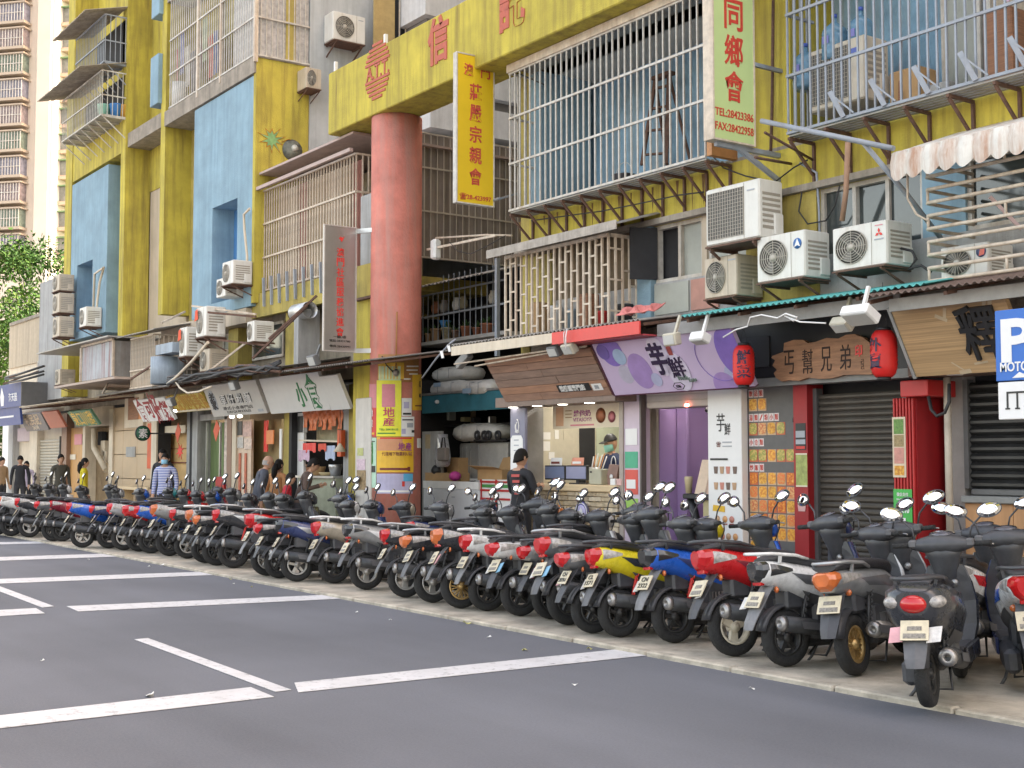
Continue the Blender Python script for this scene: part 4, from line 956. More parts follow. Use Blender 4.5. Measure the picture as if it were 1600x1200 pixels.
# --- white printed menu banner
x0, x1 = X(1121), X(1174); z0, z1 = PZ + .15, 2.40
mbn = thing('menu_banner', 'tall white menu banner with small dessert pictures', 'menu board', (x0, YF - .12, z0))
P('sheet', MB().bbox(x0, x1, YF - .15, YF - .05, z0, z1, .006), WHITEP, mbn)
w = x1 - x0; y = YF - .154
def bp_(s, v): return (x0 + s*w, y, z1 - v*(z1 - z0))
GRI = M('grey_ink', (.35, .37, .4), .6)
P('lettering', MB().text('芋', bp_(.40, .165), (1,0,0), (0,0,1), .13, .2, .0, .003), INK, mbn)
P('lettering', MB().text('鮮', bp_(.60, .20), (1,0,0), (0,0,1), .09, .13, .0, .003), INK, mbn)
P('lettering', MB().text('☎', bp_(.33, .275), (1,0,0), (0,0,1), .07, .06, .0, .003), BRN, mbn)
P('print', MB().box(bp_(.45, 0)[0], bp_(.72, 0)[0], y - .003, y, bp_(0, .262)[2] - .012, bp_(0, .262)[2]).box(bp_(.45, 0)[0], bp_(.72, 0)[0], y - .003, y, bp_(0, .282)[2] - .012, bp_(0, .282)[2]), GRI, mbn)
for v, s0, s1 in ((.345, .08, .60), (.80, .12, .45)): P('print', MB().box(bp_(s0, 0)[0], bp_(s1, 0)[0], y - .003, y, bp_(0, v)[2] - .022, bp_(0, v)[2]), INK, mbn)
P('print', MB().slab([bp_(.14, .61), bp_(.50, .615), bp_(.5, .585), bp_(.16, .58)], (0, -.003, 0)), AMB, mbn)
CUPS = [M('cup_dark', (.14, .09, .07), .5), M('cup_tan', (.45, .28, .16), .5), M('cup_rose', (.5, .2, .15), .5)]
for row, (v, ss, kind) in enumerate([(.40, (.24, .42, .60, .80), 0), (.48, (.24, .42, .60, .78), 0), (.555, (.40, .62), 0), (.65, (.28, .50, .70), 1), (.735, (.22, .42, .60, .80), 1), (.845, (.2, .36, .55, .72, .88), 2), (.92, (.2, .36, .55, .72, .88), 2)]):
    for i, s_ in enumerate(ss):
        c = Vector(bp_(s_, v)); m = CUPS[(i + row) % 3]
        if kind == 0: P('dessert_picture', MB().slab([c + Vector((-.02, 0, -.05)), c + Vector((.025, 0, -.05)), c + Vector((.035, 0, .03)), c + Vector((-.03, 0, .03))], (0, -.003, 0)), m, mbn)
        elif kind == 1: P('dessert_picture', MB().lathe([(.001, -.003), (.038, -.003), (.038, 0), (.001, 0)], 14, c, 'Y'), [CUPS[1], M('bowl_orange', (.6, .3, .12), .5), CUPS[2]][(i + row) % 3], mbn)
        else: P('dessert_picture', MB().slab([c + Vector((0, 0, -.06)), c + Vector((.028, 0, 0)), c + Vector((0, 0, .06)), c + Vector((-.028, 0, 0))], (0, -.003, 0)), [m, CUPS[1], CUPS[2]][i % 3], mbn)
        if kind == 1: P('print', MB().box(c.x - .035, c.x + .035, y - .003, y, c.z - .062, c.z - .046), DRED, mbn)
# --- grey panel of dish pictures
x0, x1 = X(1174) + .005, X(1250)
dp = thing('dish_panel', 'grey wall panel covered with rows of dish photographs', 'menu board', (x0, YF - .06, PZ))
P('panel', MB().box(x0, x1, YF - .05, YF + .2, PZ, 2.40), M('grey_panel', (.115, .11, .105), .6, var=.15), dp)
FOOD = []
for i, (c1_, c2_) in enumerate([((.75,.28,.03),(.50,.09,.015)), ((.72,.40,.05),(.48,.18,.02)), ((.68,.13,.03),(.62,.28,.08)), ((.20,.26,.05),(.6,.42,.12)), ((.80,.42,.05),(.6,.2,.03)), ((.50,.09,.04),(.7,.42,.16))]):
    m = M('dish_' + 'abcdef'[i], c1_, .5, var=0); nt = m.node_tree
    n = nt.nodes.new('ShaderNodeTexNoise'); n.inputs['Scale'].default_value = 38; n.inputs['Detail'].default_value = 4
    tc = nt.nodes.new('ShaderNodeTexCoord'); nt.links.new(tc.outputs['Object'], n.inputs['Vector'])
    r = nt.nodes.new('ShaderNodeValToRGB'); r.color_ramp.elements[0].position = .38; r.color_ramp.elements[1].position = .62
    r.color_ramp.elements[0].color = c2_ + (1,); r.color_ramp.elements[1].color = c1_ + (1,)
    e = r.color_ramp.elements.new(.72); e.color = (.78, .5, .16, 1)
    nt.links.new(n.outputs[0], r.inputs[0]); nt.links.new(r.outputs[0], nt.nodes['Principled BSDF'].inputs['Base Color']); FOOD.append(m)
FRM = M('picture_border', (.55, .36, .22), .5, var=.1); RUB = M('red_orange_strip', (.55, .14, .06), .5)
y = YF - .053; cw = (x1 - x0 - .03) / 5; z0r = 2.37
def dish(col_, ztop, k):
    xx = x0 + .012 + cw*col_; g = .006
    f = P('dish_picture', MB().box(xx + g, xx + cw - g, y, y + .003, ztop - .135, ztop), FRM if k % 3 else RUB, dp)
    pts = []
    hw, hh = cw/2 - .011, .061
    for q in range(14):
        a_ = 2*math.pi*q/14; cx_ = abs(math.cos(a_))**.6 * math.copysign(1, math.cos(a_)); cz_ = abs(math.sin(a_))**.6 * math.copysign(1, math.sin(a_))
        pts.append((xx + cw/2 + hw*cx_, y - .001, ztop - .062 + hh*cz_))
    P('dish_print', MB().slab(pts, (0, -.003, 0)), FOOD[k % 6], f)
def heads(s, ztop, n, xo=0):
    for k, ch in enumerate(s):
        xx = x0 + .015 + .075*k + xo
        f = P('heading_tile', MB().box(xx, xx + .066, y, y + .003, ztop - .085, ztop), M('heading_white', (.7, .62, .6), .5), dp)
        P('lettering', MB().text(ch, (xx + .033, y - .0005, ztop - .042), (1,0,0), (0,0,1), .05, .065, .01, .003), SR2, f)
heads('飲品類', 2.385, 3)
for i in range(2): dish(i, 2.285, i*3 + 1)
heads('湯類/粉小類', 2.12, 5)
for i in range(4): dish(i, 2.02, i*2 + 3)
heads('小食類', 1.85, 3)
for i in range(5): dish(i, 1.73, [3, 3, 4, 3, 3][i])
heads('炒飯類', 1.575, 3)
for r_ in range(6):
    for i in range(5 if r_ < 5 else 2): dish(i, 1.48 - r_*.148, [0, 4, 2, 1, 5, 0, 4][(i*3 + r_*2 + i*r_) % 7])
P('knob', MB().tube([(fx(1240, y, 645), y, 2.06), (fx(1243, y, 640), y - .03, 2.02)], .012, 6), BLACK, dp)
# --- red pillar with stickers
x0, x1 = X(1250) + .004, X(1272)
rp = thing('red_pillar', 'narrow dark red pillar with three stickers between the dish photographs and the shutter', 'pillar', (x0, YF - .1, PZ))
P('cladding', MB().box(x0, x1, YF - .1, YF + .15, PZ, 2.41), DRED, rp)
y = YF - .104
P('sticker', MB().box(x0 + .03, x1 - .02, y, y + .003, 1.72, 2.0), INK, rp); P('print', MB().box(x0 + .035, x1 - .03, y - .003, y, 1.85, 1.92).box(x0 + .035, x1 - .025, y - .003, y, 1.78, 1.83), GRI, rp); P('print', MB().box(x0 + .04, x1 - .03, y - .0035, y, 1.73, 1.76), REDP, rp)
P('sticker', MB().box(x0 + .03, x1 - .005, y, y + .003, 1.34, 1.68), M('olive_print', (.3, .34, .1), .5, var=.4, scale=14), rp); P('print', MB().box(x0 + .03, x1 - .005, y - .003, y, 1.67, 1.685).box(x0 + .03, x1 - .005, y - .003, y, 1.335, 1.35), CRP, rp)
P('sticker', MB().slab([(x0 + .06, y, 1.08), (x0 + .15, y, 1.08), (x0 + .16, y, 1.14), (x0 + .14, y, 1.24), (x0 + .07, y, 1.24), (x0 + .05, y, 1.14)], (0, -.003, 0)), M('pale_red_sticker', (.6, .35, .33), .5), rp)
# --- roller shutters
def shutter(label, x0, x1, z0, z1, pitch, depth, mat, yy, bottom=None):
    t = thing('roller_shutter', label, 'shutter', (x0, yy, z0), 'roller shutters on the right block')
    k = int((z1 - z0) / pitch); first = None
    h = pitch
    for i in range(k):
        z = z0 + i*h
        if first is None:
            prof = [(0, 0), (-depth*.3, h*.10), (-depth, h*.32), (-depth, h*.62), (-depth*.35, h*.86), (0, h*.97)]
            first = P('slat', MB().loft([[(x, yy + q[0], z + q[1]) for q in prof] + [(x, yy + .02, z + h*.97), (x, yy + .02, z)] for x in (x0, x1)]), mat, t)
        else: inst(first, t, Vector((0, 0, i*h)) + ORG[t.name])
    P('guide', MB().box(x0 - .05, x0 - .002, yy - .05, yy + .05, z0, z1 + .002).box(x1 + .002, x1 + .05, yy - .05, yy + .05, z0, z1 + .002), M('guide_grey', (.12, .12, .12), .5, metal=.3), t)
    P('bottom_rail', MB().bbox(x0, x1, yy - .03, yy + .03, z0 - .06, z0 - .002, .008), M('guide_grey', (.12, .12, .12), .5, metal=.3), t)
    return t
SHM = M('dark_shutter', (.075, .067, .056), .5, metal=.4, var=.22, scale=4, streak=.4, scol=(.1,.07,.05))
shutter('dark grey shutter with fine slats between the two red pillars', x1 + .05, X(1416) - .03, .13, 2.36, .062, .014, SHM, YF + .04)
SH2 = M('black_shutter', (.035, .035, .035), .35, metal=.5, var=.3, scale=4)
xs0 = X(1506)
shutter('black shutter with broad slats at the right edge', xs0 + .05, -5.2, 1.35, 2.36, .082, .03, SH2, YF + .05)
P2 = thing('shop_front_panelling', 'light timber panel below the black shutter', 'panel', (xs0, YF, PZ))
P('sill', MB().bbox(xs0 + .02, -5.2, YF - .1, YF + .2, 1.22, 1.285, .01), M('grey_ledge', (.22, .22, .21), .6, var=.15), P2)
TMB = M('light_timber', (.44, .23, .10), .5, var=.2, scale=2, grain=(6, 1, .4))
for k, (a, b) in enumerate(((xs0 + .03, xs0 + .52), (xs0 + .525, xs0 + 1.02), (xs0 + 1.025, xs0 + 2.0))):
    P('plank', MB().box(a, b, YF - .04 + .003*k, YF + .02, PZ, 1.215), TMB, P2)
# --- red boxed pillar
x0, xb, x1 = X(1418, 10.2), X(1452, 10.2), X(1452, 10.2) + .04
rc = thing('red_box_pillar', 'bright red ribbed pillar with a box head and posters', 'pillar', (x0, 9.95, PZ))
P('core', MB().box(x0, xb, 10.02, 10.6, PZ, 2.2), DRED, rc)
for k in range(7):
    a = x0 + (xb - x0)*k/7; P('rib', MB().bbox(a + .002, a + (xb - x0)/7*.62, 9.985, 10.018, PZ, 2.2, .005), RED, rc)
P('box_head', MB().bbox(X(1406, 9.9, 612), X(1449, 9.9, 612), 9.9, 10.6, 2.202, fz(1428, 594, 9.9), .008), RED, rc)
P('poster', MB().box(x0 + .0, x0 + .15, 9.978, 9.983, 1.45, 2.02), M('cream_poster', (.62, .52, .38), .5, var=.1), rc)
for z0, z1, m in ((1.86, 2.0, M('green_dish_print', (.12, .24, .05), .5, var=.5, scale=40)), (1.74, 1.85, M('brown_dish_print', (.3, .22, .1), .5, var=.5, scale=40)), (1.58, 1.73, M('rose_print', (.55, .25, .2), .5, var=.2, scale=20)), (1.47, 1.56, FOOD[1])):
    P('print', MB().box(x0 + .02, x0 + .13, 9.974, 9.977, z0, z1), m, rc)
P('poster', MB().box(x0 + .0, x0 + .21, 9.978, 9.983, .95, 1.34), M('pay_green', (.06, .40, .07), .45, var=.05), rc)
P('lettering', MB().text('微信支付', (x0 + .105, 9.977, 1.29), (1,0,0), (0,0,1), .13, .036, .01, .003), WHITEP, rc)
P('lettering', MB().text('WeChat Pay', (x0 + .105, 9.977, 1.24), (1,0,0), (0,0,1), .14, .024, .01, .003), WHITEP, rc)
P('lettering', MB().text('60.10', (x0 + .115, 9.977, 1.14), (1,0,0), (0,0,1), .13, .05, .04, .003), WHITEP, rc)
P('print', MB().box(x0 + .002, x0 + .208, 9.974, 9.977, .955, 1.02), WHITEP, rc)
P('print', MB().box(x0 + .07, x0 + .10, 9.972, 9.975, 1.01, 1.06).box(x0 + .11, x0 + .14, 9.971, 9.974, 1.0, 1.07), WHITEP, rc)
# pipe and grey pier
px_ = X(1486, 10.2)
obj('drain_pipe', MB().tube([(px_, 10.16, 2.38), (px_, 10.16, .9)], .035, 10).bbox(px_ - .07, px_ + .07, 10.1, 10.2, PZ, .95, .01), M('cream_pipe', (.5, .44, .36), .6, var=.15, streak=.4), label='cream drain pipe with a boxed foot beside the red ribbed pillar', cat='pipe', loc=(px_, 10.2, PZ))
P('shop_pier', MB().box(X(1476), X(1504), YF + .02, YF + .25, PZ, 2.4), M('grey_pier', (.30, .28, .26), .7, var=.12), P2)
obj('cable_loop', MB().tube([at(1451, 620, Y=9.88), at(1455, 640, Y=9.85), at(1464, 650, Y=9.83), at(1476, 645, Y=9.83), at(1483, 628, Y=9.85), at(1483, 600, Y=9.9)], .016, 8), CABLE, label='thick black cable loop hanging beside the red box head', cat='cable', loc=at(1464, 650, Y=9.83))
# solid walls between bays so nothing is hollow
P('party_wall', MB().box(X(979) + .125, X(979) + .2, YF + .31, 12.2, PZ + .02, 2.94), TILE, rb)
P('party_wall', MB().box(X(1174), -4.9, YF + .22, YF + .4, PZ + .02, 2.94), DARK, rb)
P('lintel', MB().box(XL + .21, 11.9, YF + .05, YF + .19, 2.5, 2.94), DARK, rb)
P('ground_wall', MB().box(-5.1, 11.79, YF, YF + .19, PZ + .02, 3.29), BEIGE, rb)

# ---------------------------------------------------------------- awnings
def awning(name, label, x0, x1, yf, yb, zf, zbk, mat, period=.076, fascia=None, ribs=None):
    t = thing(name, label, 'awning', (x0, yf, zf), 'awnings over the pavement')
    n = max(6, int(abs(x1 - x0) / period * 4))
    P('sheet', MB().sheet((x0, yf, zf), (x1 - x0, 0, 0), (0, yb - yf, zbk - zf), n, 1, lambda u, v: (0, 0, .013 * math.sin(2*math.pi*u*(x1-x0)/period)), thick=(0, 0, -.006)), mat, t)
    if fascia:
        for a, b, h, m, dy in fascia: P('fascia', MB().box(a, b, yf + dy, yf + dy + .02, zf - .025 - h, zf - .022), m, t)
    k = int(abs(x1-x0) / .9) + 1
    for i in range(k + 1):
        xx = x0 + .04 + (x1 - x0 - .08)*i/k
        P('rafter', MB().bar((xx, yf + .06, zf - .05), (xx, yb, zbk - .05), .035), RUST, t)
    return t
xa, xm, xe = fx(705, 9.2, 540), fx(864, 9.2, 525), fx(1001, 9.2, 515)
awning('awning', 'corrugated awning with a cream and a red fascia over the plank sign', xa, xe, 9.2, YF, 3.16, 3.32, TIN, fascia=[(xa, xm, .12, CREAM, .0), (xm + .002, xe, .14, M('bright_red_fascia', (.62, .06, .05), .45, var=.08), -.02)])
obj('fascia_soffit', MB().box(xm + .05, xe, 9.24, 9.5, 2.985, 3.0), M('dull_red_soffit', (.40, .05, .06), .5, var=.1), label='dull red soffit board under the red fascia', cat='soffit', loc=(xm, 9.3, 2.985))
obj('neon_batten', MB().cyl(at(710, 569, Y=9.35) , at(870, 546, Y=9.35), .012, n=8).cyl(at(742, 572, Y=9.4), at(916, 541, Y=9.4), .012, n=8), CRBAR, label='pair of thin cream battens under the cream fascia', cat='batten', loc=at(790, 556, Y=9.4))
TEAL = M('teal_sheet', (.10, .42, .40), .5, var=.1, streak=.3, scol=(.1,.25,.22))
xg0, xg1 = fx(1064, 9.2, 497), fx(1446, 9.2, 430)
awning('awning', 'teal corrugated awning over the red lanterns', xg0, xg1, 9.2, YF, 3.13, 3.33, TEAL, fascia=[(fx(1003, 9.2, 515), fx(1380, 9.2, 480), .13, M('grey_beam', (.27, .26, .25), .6, var=.15), .22)])
xr0 = fx(1345, 9.05, 455)
awning('awning', 'dark brown corrugated awning at the right edge over the pale timber sign', xr0, -5.0, 9.05, YF, 3.06, 3.32, M('brown_sheet', (.16, .11, .09), .6, var=.25, streak=.5), fascia=[(fx(1366, 9.05, 470), -5.0, .11, M('grey_beam_pale', (.32, .31, .29), .6, var=.15), .2)])
obj('cloth_bundle', MB().sheet(at(962, 500, Y=9.6), (.62, 0, 0), (0, .25, .1), 14, 6, lambda u, v: (.02*math.sin(v*9), .03*math.sin(u*11), .05*math.sin(u*17 + 2*v)*math.sin(v*3.1) + .05), thick=(0, 0, .01)), M('pink_cloth', (.6, .2, .18), .8, var=.2), label='crumpled pink cloth lying on the awning roof', cat='cloth', loc=at(990, 498, Y=9.6))
# floodlights under the awnings
def flood(label, px, py, Y, w, col_, ang=-.5, lead=True):
    c = at(px, py, Y=Y); t = thing('floodlight', label, 'floodlight', c, 'floodlights over the shop signs')
    m = Matrix.Translation(c) @ Matrix.Rotation(ang, 4, 'X')
    P('casing', MB().bbox(-w/2, w/2, -.05, .05, -w*.34, w*.34, .012).xf(m), col_, t)
    P('lens', MB().box(-w/2 + .02, w/2 - .02, -.056, -.0515, -w*.34 + .02, w*.34 - .02).xf(m), M('flood_lens', (.5, .5, .47), .2, var=.05), t)
    P('arm', MB().bar(c + Vector((0, .04, .05)), c + Vector((0, .12, .26)), .03), col_, t)
GRL = M('lamp_grey', (.14, .14, .14), .5); CRL = M('lamp_cream', (.50, .46, .36), .5, var=.1)
flood('dark grey floodlight above the plank sign', 867, 548, 9.3, .2, GRL, .5)
flood('cream floodlight beside the dark one above the plank sign', 890, 544, 9.25, .2, CRL, .6)
flood('beige square floodlight at the right end of the red fascia', 1050, 530, 9.2, .2, CRL, .2)
flood('white flat floodlight near the top right of the lilac sign', 1094, 528, 9.15, .2, WHITE, 1.2)
flood('large white floodlight hanging above the carved board', 1344, 492, 8.95, .3, WHITE, 1.05)
flood('grey floodlight behind the large white one', 1316, 507, 9.3, .2, CRL, .9)
obj('white_cable', MB().tube([at(x, y, Y=9.15) for x, y in ((1130, 527), (1150, 515), (1168, 510), (1172, 496), (1190, 492), (1215, 497), (1228, 490), (1246, 496), (1240, 502), (1226, 494), (1250, 503), (1290, 505))], .008, 6), WHITEP, label='looped white cable under the teal awning', cat='cable', loc=at(1200, 495, Y=9.15))
obj('white_cable', MB().tube([at(x, y, Y=9.12) for x, y in ((882, 538), (881, 520), (886, 514), (884, 526), (884, 546))], .008, 6), WHITEP, label='white cable looped over the left of the red fascia', cat='cable', loc=at(883, 520, Y=9.12))
# ---------------------------------------------------------------- air conditioners
ACW = M('ac_white', (.66, .65, .60), .45, var=.07, scale=3, streak=.35, scol=(.34,.26,.17)); ACB = M('ac_beige', (.50, .43, .33), .5, var=.1, scale=3, streak=.5, scol=(.26,.18,.1))
ACD = M('ac_dark_fan', (.10, .095, .085), .6, var=.2); ACG = M('ac_grille', (.40, .37, .31), .5, var=.1)
_ac = {}
def acproto(kind):
    """parts in local coordinates: width 1 along x, front at y=0, depth .38, height .75; kind: fan / square / spokes"""
    if kind in _ac: return _ac[kind]
    D = {}
    D['casing'] = (MB().bbox(0, 1, 0, .38, 0, .75, .018), 0)
    D['side_grille'] = (MB().box(1.0, 1.006, .05, .25, .12, .16), 2)
    for k in range(6): D['side_grille'][0].box(1.0, 1.006, .05, .33, .2 + k*.07, .235 + k*.07)
    D['side_cover'] = (MB().bbox(.999, 1.03, .22, .36, .05, .32, .008), 0)
    if kind == 'square':
        D['fan_well'] = (MB().box(.05, .72, -.004, .0, .07, .69), 3)
        g = MB()
        for k in range(15): g.box(.05 + k*.0475, .056 + k*.0475, -.012, -.005, .07, .69)
        for k in range(14): g.box(.05, .72, -.014, -.0125, .07 + k*.047, .076 + k*.047)
        D['fan_grille'] = (g, 1)
    else:
        D['fan_well'] = (MB().lathe([(.001, -.004), (.285, -.004), (.285, 0), (.001, 0)], 28, (.36, 0, .375), 'Y'), 3)
        g = MB()
        for r in (.07, .115, .16, .205, .245, .285) if kind == 'fan' else (.285,):
            g.lathe([(r - .005, -.016), (r + .005, -.016), (r + .005, -.006), (r - .005, -.006)], 28, (.36, 0, .375), 'Y', loop=True)
        nn = 8 if kind == 'fan' else 22
        for k in range(nn):
            a = 2*math.pi*k/nn; g.bar((.36 + .05*math.cos(a), -.011, .375 + .05*math.sin(a)), (.36 + .285*math.cos(a), -.011, .375 + .285*math.sin(a)), .008)
        D['fan_grille'] = (g, 1)
        b = MB()
        for k in range(3):
            a = 2*math.pi*k/3; b.slab([(.36 + .04*math.cos(a), -.005, .375 + .04*math.sin(a)), (.36 + .26*math.cos(a - .3), -.005, .375 + .26*math.sin(a - .3)), (.36 + .26*math.cos(a + .45), -.005, .375 + .26*math.sin(a + .45))], (0, -.001, 0))
        D['fan_blade'] = (b, 4)
        D['fan_hub'] = (MB().lathe([(.001, -.022), (.055, -.02), (.06, -.006), (.001, -.006)], 16, (.36, 0, .375), 'Y'), 0 if kind == 'spokes' else 1)
    D['front_seam'] = (MB().box(.722, .728, -.003, .0, .02, .73), 2)
    D['shelf'] = (MB().box(.02, .98, -.03, .40, -.035, -.01).bar((.1, -.02, -.05), (.1, .42, -.05), .035).bar((.9, -.02, -.05), (.9, .42, -.05), .035).bar((.9, .0, -.07), (.9, .42, -.35), .03).bar((.1, .0, -.07), (.1, .42, -.35), .03), 5)
    _ac[kind] = {k: (mesh(k, mb, None), i) for k, (mb, i) in D.items()}
    for k, (me, i) in _ac[kind].items(): me.materials.append(ACW)
    return _ac[kind]
def ac(label, p, w, h, kind='fan', body=ACW, rz=0, badge=None, shelf=True, dep=.38, sign=None):
    """p = lower left corner of the front face"""
    t = thing('air_conditioner', label, 'air conditioner', p, 'air conditioner boxes on the walls', rz)
    mats = [body, ACG, M('ac_seam', (.3, .27, .22), .6), ACD, M('ac_blade', (.2, .19, .17), .5), RUST]
    for k, (me, i) in acproto(kind).items():
        if k == 'shelf' and not shelf: continue
        o = bpy.data.objects.new(k, me); COL.objects.link(o); o.parent = t; o.scale = (w, dep / .38, h / .75)
        o.material_slots[0].link = 'OBJECT'; o.material_slots[0].material = mats[i]
    def bd(mb, m, nm='badge'):
        o = bpy.data.objects.new(nm, mesh(nm, mb, m)); COL.objects.link(o); o.parent = t
    cx, cz = w*.86, h*.72
    if badge == 'peak':
        bd(MB().lathe([(.001, -.006), (.055, -.006), (.055, -.003), (.001, -.003)], 24, (cx, 0, cz), 'Y'), M('badge_blue', (.03, .12, .33), .4))
        bd(MB().slab([(cx - .04, -.007, cz - .035), (cx, -.007, cz - .018), (cx + .04, -.007, cz - .035), (cx, -.007, cz + .05)], (0, -.002, 0)), WHITEP, 'badge_mark')
    elif badge == 'diamonds':
        for a in (90, 210, 330):
            u = Vector((math.cos(rad(a)), 0, math.sin(rad(a)))); v = Vector((-u.z, 0, u.x)); c = Vector((cx, -.004, cz))
            bd(MB().slab([c, c + u*.024 + v*.014, c + u*.048, c + u*.024 - v*.014], (0, -.002, 0)), SR3, 'badge_mark')
        bd(MB().box(cx - .055, cx + .055, -.005, -.002, cz - .065, cz - .052), M('grey_ink', (.35, .37, .4), .6))
        bd(MB().box(cx - .045, cx + .045, -.005, -.002, cz + .07, cz + .078), PNK)
    elif badge == 'round':
        bd(MB().lathe([(.001, -.006), (.05, -.006), (.05, -.003), (.001, -.003)], 24, (cx, 0, cz), 'Y'), M('badge_navy', (.05, .07, .16), .4))
        bd(MB().slab([(cx - .02, -.008, cz - .04), (cx + .035, -.008, cz - .03), (cx + .04, -.008, cz + .02), (cx - .005, -.008, cz + .02)], (0, -.002, 0)), M('badge_coral', (.6, .12, .08), .4), 'badge_mark')
    elif badge == 'blue':
        bd(MB().box(cx - .07, cx + .03, -.006, -.003, cz + .02, cz + .07), M('badge_cobalt', (.08, .12, .4), .4))
    elif badge == 'tag':
        bd(MB().slab([(-.02, -.02, h*.55), (.16, -.025, h*.6), (.14, -.03, h*.95), (.0, -.02, h*.9)], (0, -.004, 0)), M('orange_red_rag', (.7, .10, .04), .8, var=.15), 'rag')
    elif badge == 'logo':
        bd(MB().box(cx - .06, cx + .05, -.005, -.002, cz + .06, cz + .075), M('grey_ink', (.35, .37, .4), .6))
    return t
def acpx(label, px0, px1, pyb, pyt, Y, **k):
    pyb_l = pyb
    a = at(px0, pyb_l, Y=Y); x1 = fx(px1, Y, pyb); z1 = fz(px0, pyt, Y)
    return ac(label, (a.x, Y, a.z), x1 - a.x, z1 - a.z, **k)
acpx('large white AC unit with a square mesh grille, on a white shelf', 1103, 1187, 386, 298, 9.72, kind='square', badge='logo', dep=.36)
acpx('beige AC unit tucked under the large square grilled one', 1101, 1152, 468, 405, 9.85, body=ACB, badge='logo', dep=.4)
acpx('white AC unit with a round blue badge', 1183, 1258, 443, 372, 9.75, badge='peak')
acpx('white AC unit with three small red diamonds on its front', 1301, 1387, 425, 358, 9.72, badge='diamonds')
acpx('white AC unit with a round navy and coral badge inside the pipe cage', 1470, 1545, 440, 388, 9.85, kind='spokes', badge='round', shelf=False)
acpx('big cream AC unit with water bottles on top', 1263, 1352, 178, 82, 10.1, kind='square', badge='blue', body=M('ac_cream', (.56, .50, .40), .5, var=.08, streak=.3), shelf=False)
# left block, facing the alley
def acx(label, pxf, pxb, pyb, pyt, Xw, **k):
    a = at(pxf, pyb, X=Xw); b = at(pxb, pyb, X=Xw); z1 = at(pxf, pyt, X=Xw).z
    return ac(label, (Xw, a.y, a.z), b.y - a.y, z1 - a.z, rz=math.pi/2, **k)
# ---------------------------------------------------------------- left-hand block: yellow fins and blue panels
YL = 9.7
def XLf(px, Y=YL, py=400): return fx(px, Y, py)
XE = XLf(397)                                     # end of the block at the alley
XW = XLf(99)                                      # far end
lb = thing('tenement_building', 'tall block with yellow fins and pale blue panels left of the alley', 'building', (XE, YL, 0))
TOP = 20.5
zs = fz(393, 92, YL)                              # sill of the big balcony
def fin(px0, px1, y1, z0, z1, m=YEL): P('fin', MB().box(XLf(px0), XLf(px1), YL, y1, z0, z1), m, lb)
z_a = fz(150, 512, YL)
fin(100, 110, 10.34, 3.3, TOP); fin(186, 193, 10.34, fz(186, 588, YL), TOP); fin(248, 255, 10.34, fz(248, 492, YL), TOP)
P('fin', MB().box(XLf(393), XE, YL, 10.79, 4.55, zs - .02), YEL, lb)
P('wall', MB().box(XLf(110) , XLf(193), 10.3, 10.5, 3.3, TOP), YEL, lb)
P('wall', MB().box(XLf(193) + .001, XLf(250), 10.32, 10.5, 3.3, fz(235, 300, 10.3)), BEIGE, lb)
P('wall', MB().box(XLf(193) + .001, XLf(250), 10.30, 10.5, fz(235, 300, 10.3) + .001, TOP), YEL, lb)
P('wall', MB().box(XLf(255) + .001, XE - .002, 10.3, 10.5, 3.3, TOP), YELD, lb)
def panel_hole(x0, x1, z0, z1, hx0, hx1, hz0, hz1, y0, y1, m):
    mb = MB().box(x0, hx0, y0, y1, z0, z1).box(hx1, x1, y0, y1, z0, z1).box(hx0, hx1, y0, y1, z0, hz0).box(hx0, hx1, y0, y1, hz1, z1)
    p = P('blue_panel', mb, m, lb)
    w = P('window', MB().box(hx0, hx1, y1 - .12, y1 - .08, hz0, hz1), BLUD, lb)
    return w
x0, x1 = XLf(111), XLf(167)
panel_hole(x0, x1, fz(140, 525, YL), fz(140, 274, YL), XLf(121), XLf(145), fz(133, 515, YL), fz(133, 410, YL), YL, 10.28, BLU)
x0, x1 = XLf(301), XLf(393)
w = panel_hole(x0, x1, 4.5, zs - .35, XLf(331), XLf(370), fz(350, 470, YL), fz(350, 318, YL), YL, 10.28, BLU)
# bands and ledges
P('band', MB().box(XLf(110), XLf(186), YL + .02, 10.29, fz(150, 262, YL), fz(160, 170, YL)), YEL, lb)
P('ledge', MB().box(XLf(193), XLf(250), YL + .05, 10.29, fz(222, 214, YL), fz(222, 192, YL)), CONC, lb)
P('ledge', MB().box(XLf(256), XE - .004, YL - .04, 10.29, zs - .32, zs), CONC, lb)
P('ledge', MB().box(XLf(255), XE - .3, YL - .02, 10.29, 4.2, 4.48), BEIGE, lb)
P('end_sill', MB().box(XE - .003, XE + .02, YL - .03, 10.79, zs - .019, zs), CONC, lb)
for py0, py1 in ((168, 92), (32, -30)):
    P('blue_box', MB().bbox(XLf(237), XLf(249), YL - .1, 10.29, fz(243, py0, YL), fz(243, py1, YL), .01), BLU, lb)
# storeys out of frame above the balcony
P('wall', MB().box(XLf(255), XE, YL + .1, 10.29, zs + 2.6, TOP), YEL, lb)
P('floor_slab', MB().box(XLf(255), XE, YL, 10.29, zs + 2.45, zs + 2.6), CONC, lb)
# body of the block behind, so that it is closed and shades the street
P('rear_body', MB().box(XW, XE - .06, 10.51, 22, 3.3, TOP), GREYW, lb)
P('roof', MB().box(XW - .2, XE + .1, YL - .1, 22.1, TOP + .002, TOP + .3), CONC, lb)
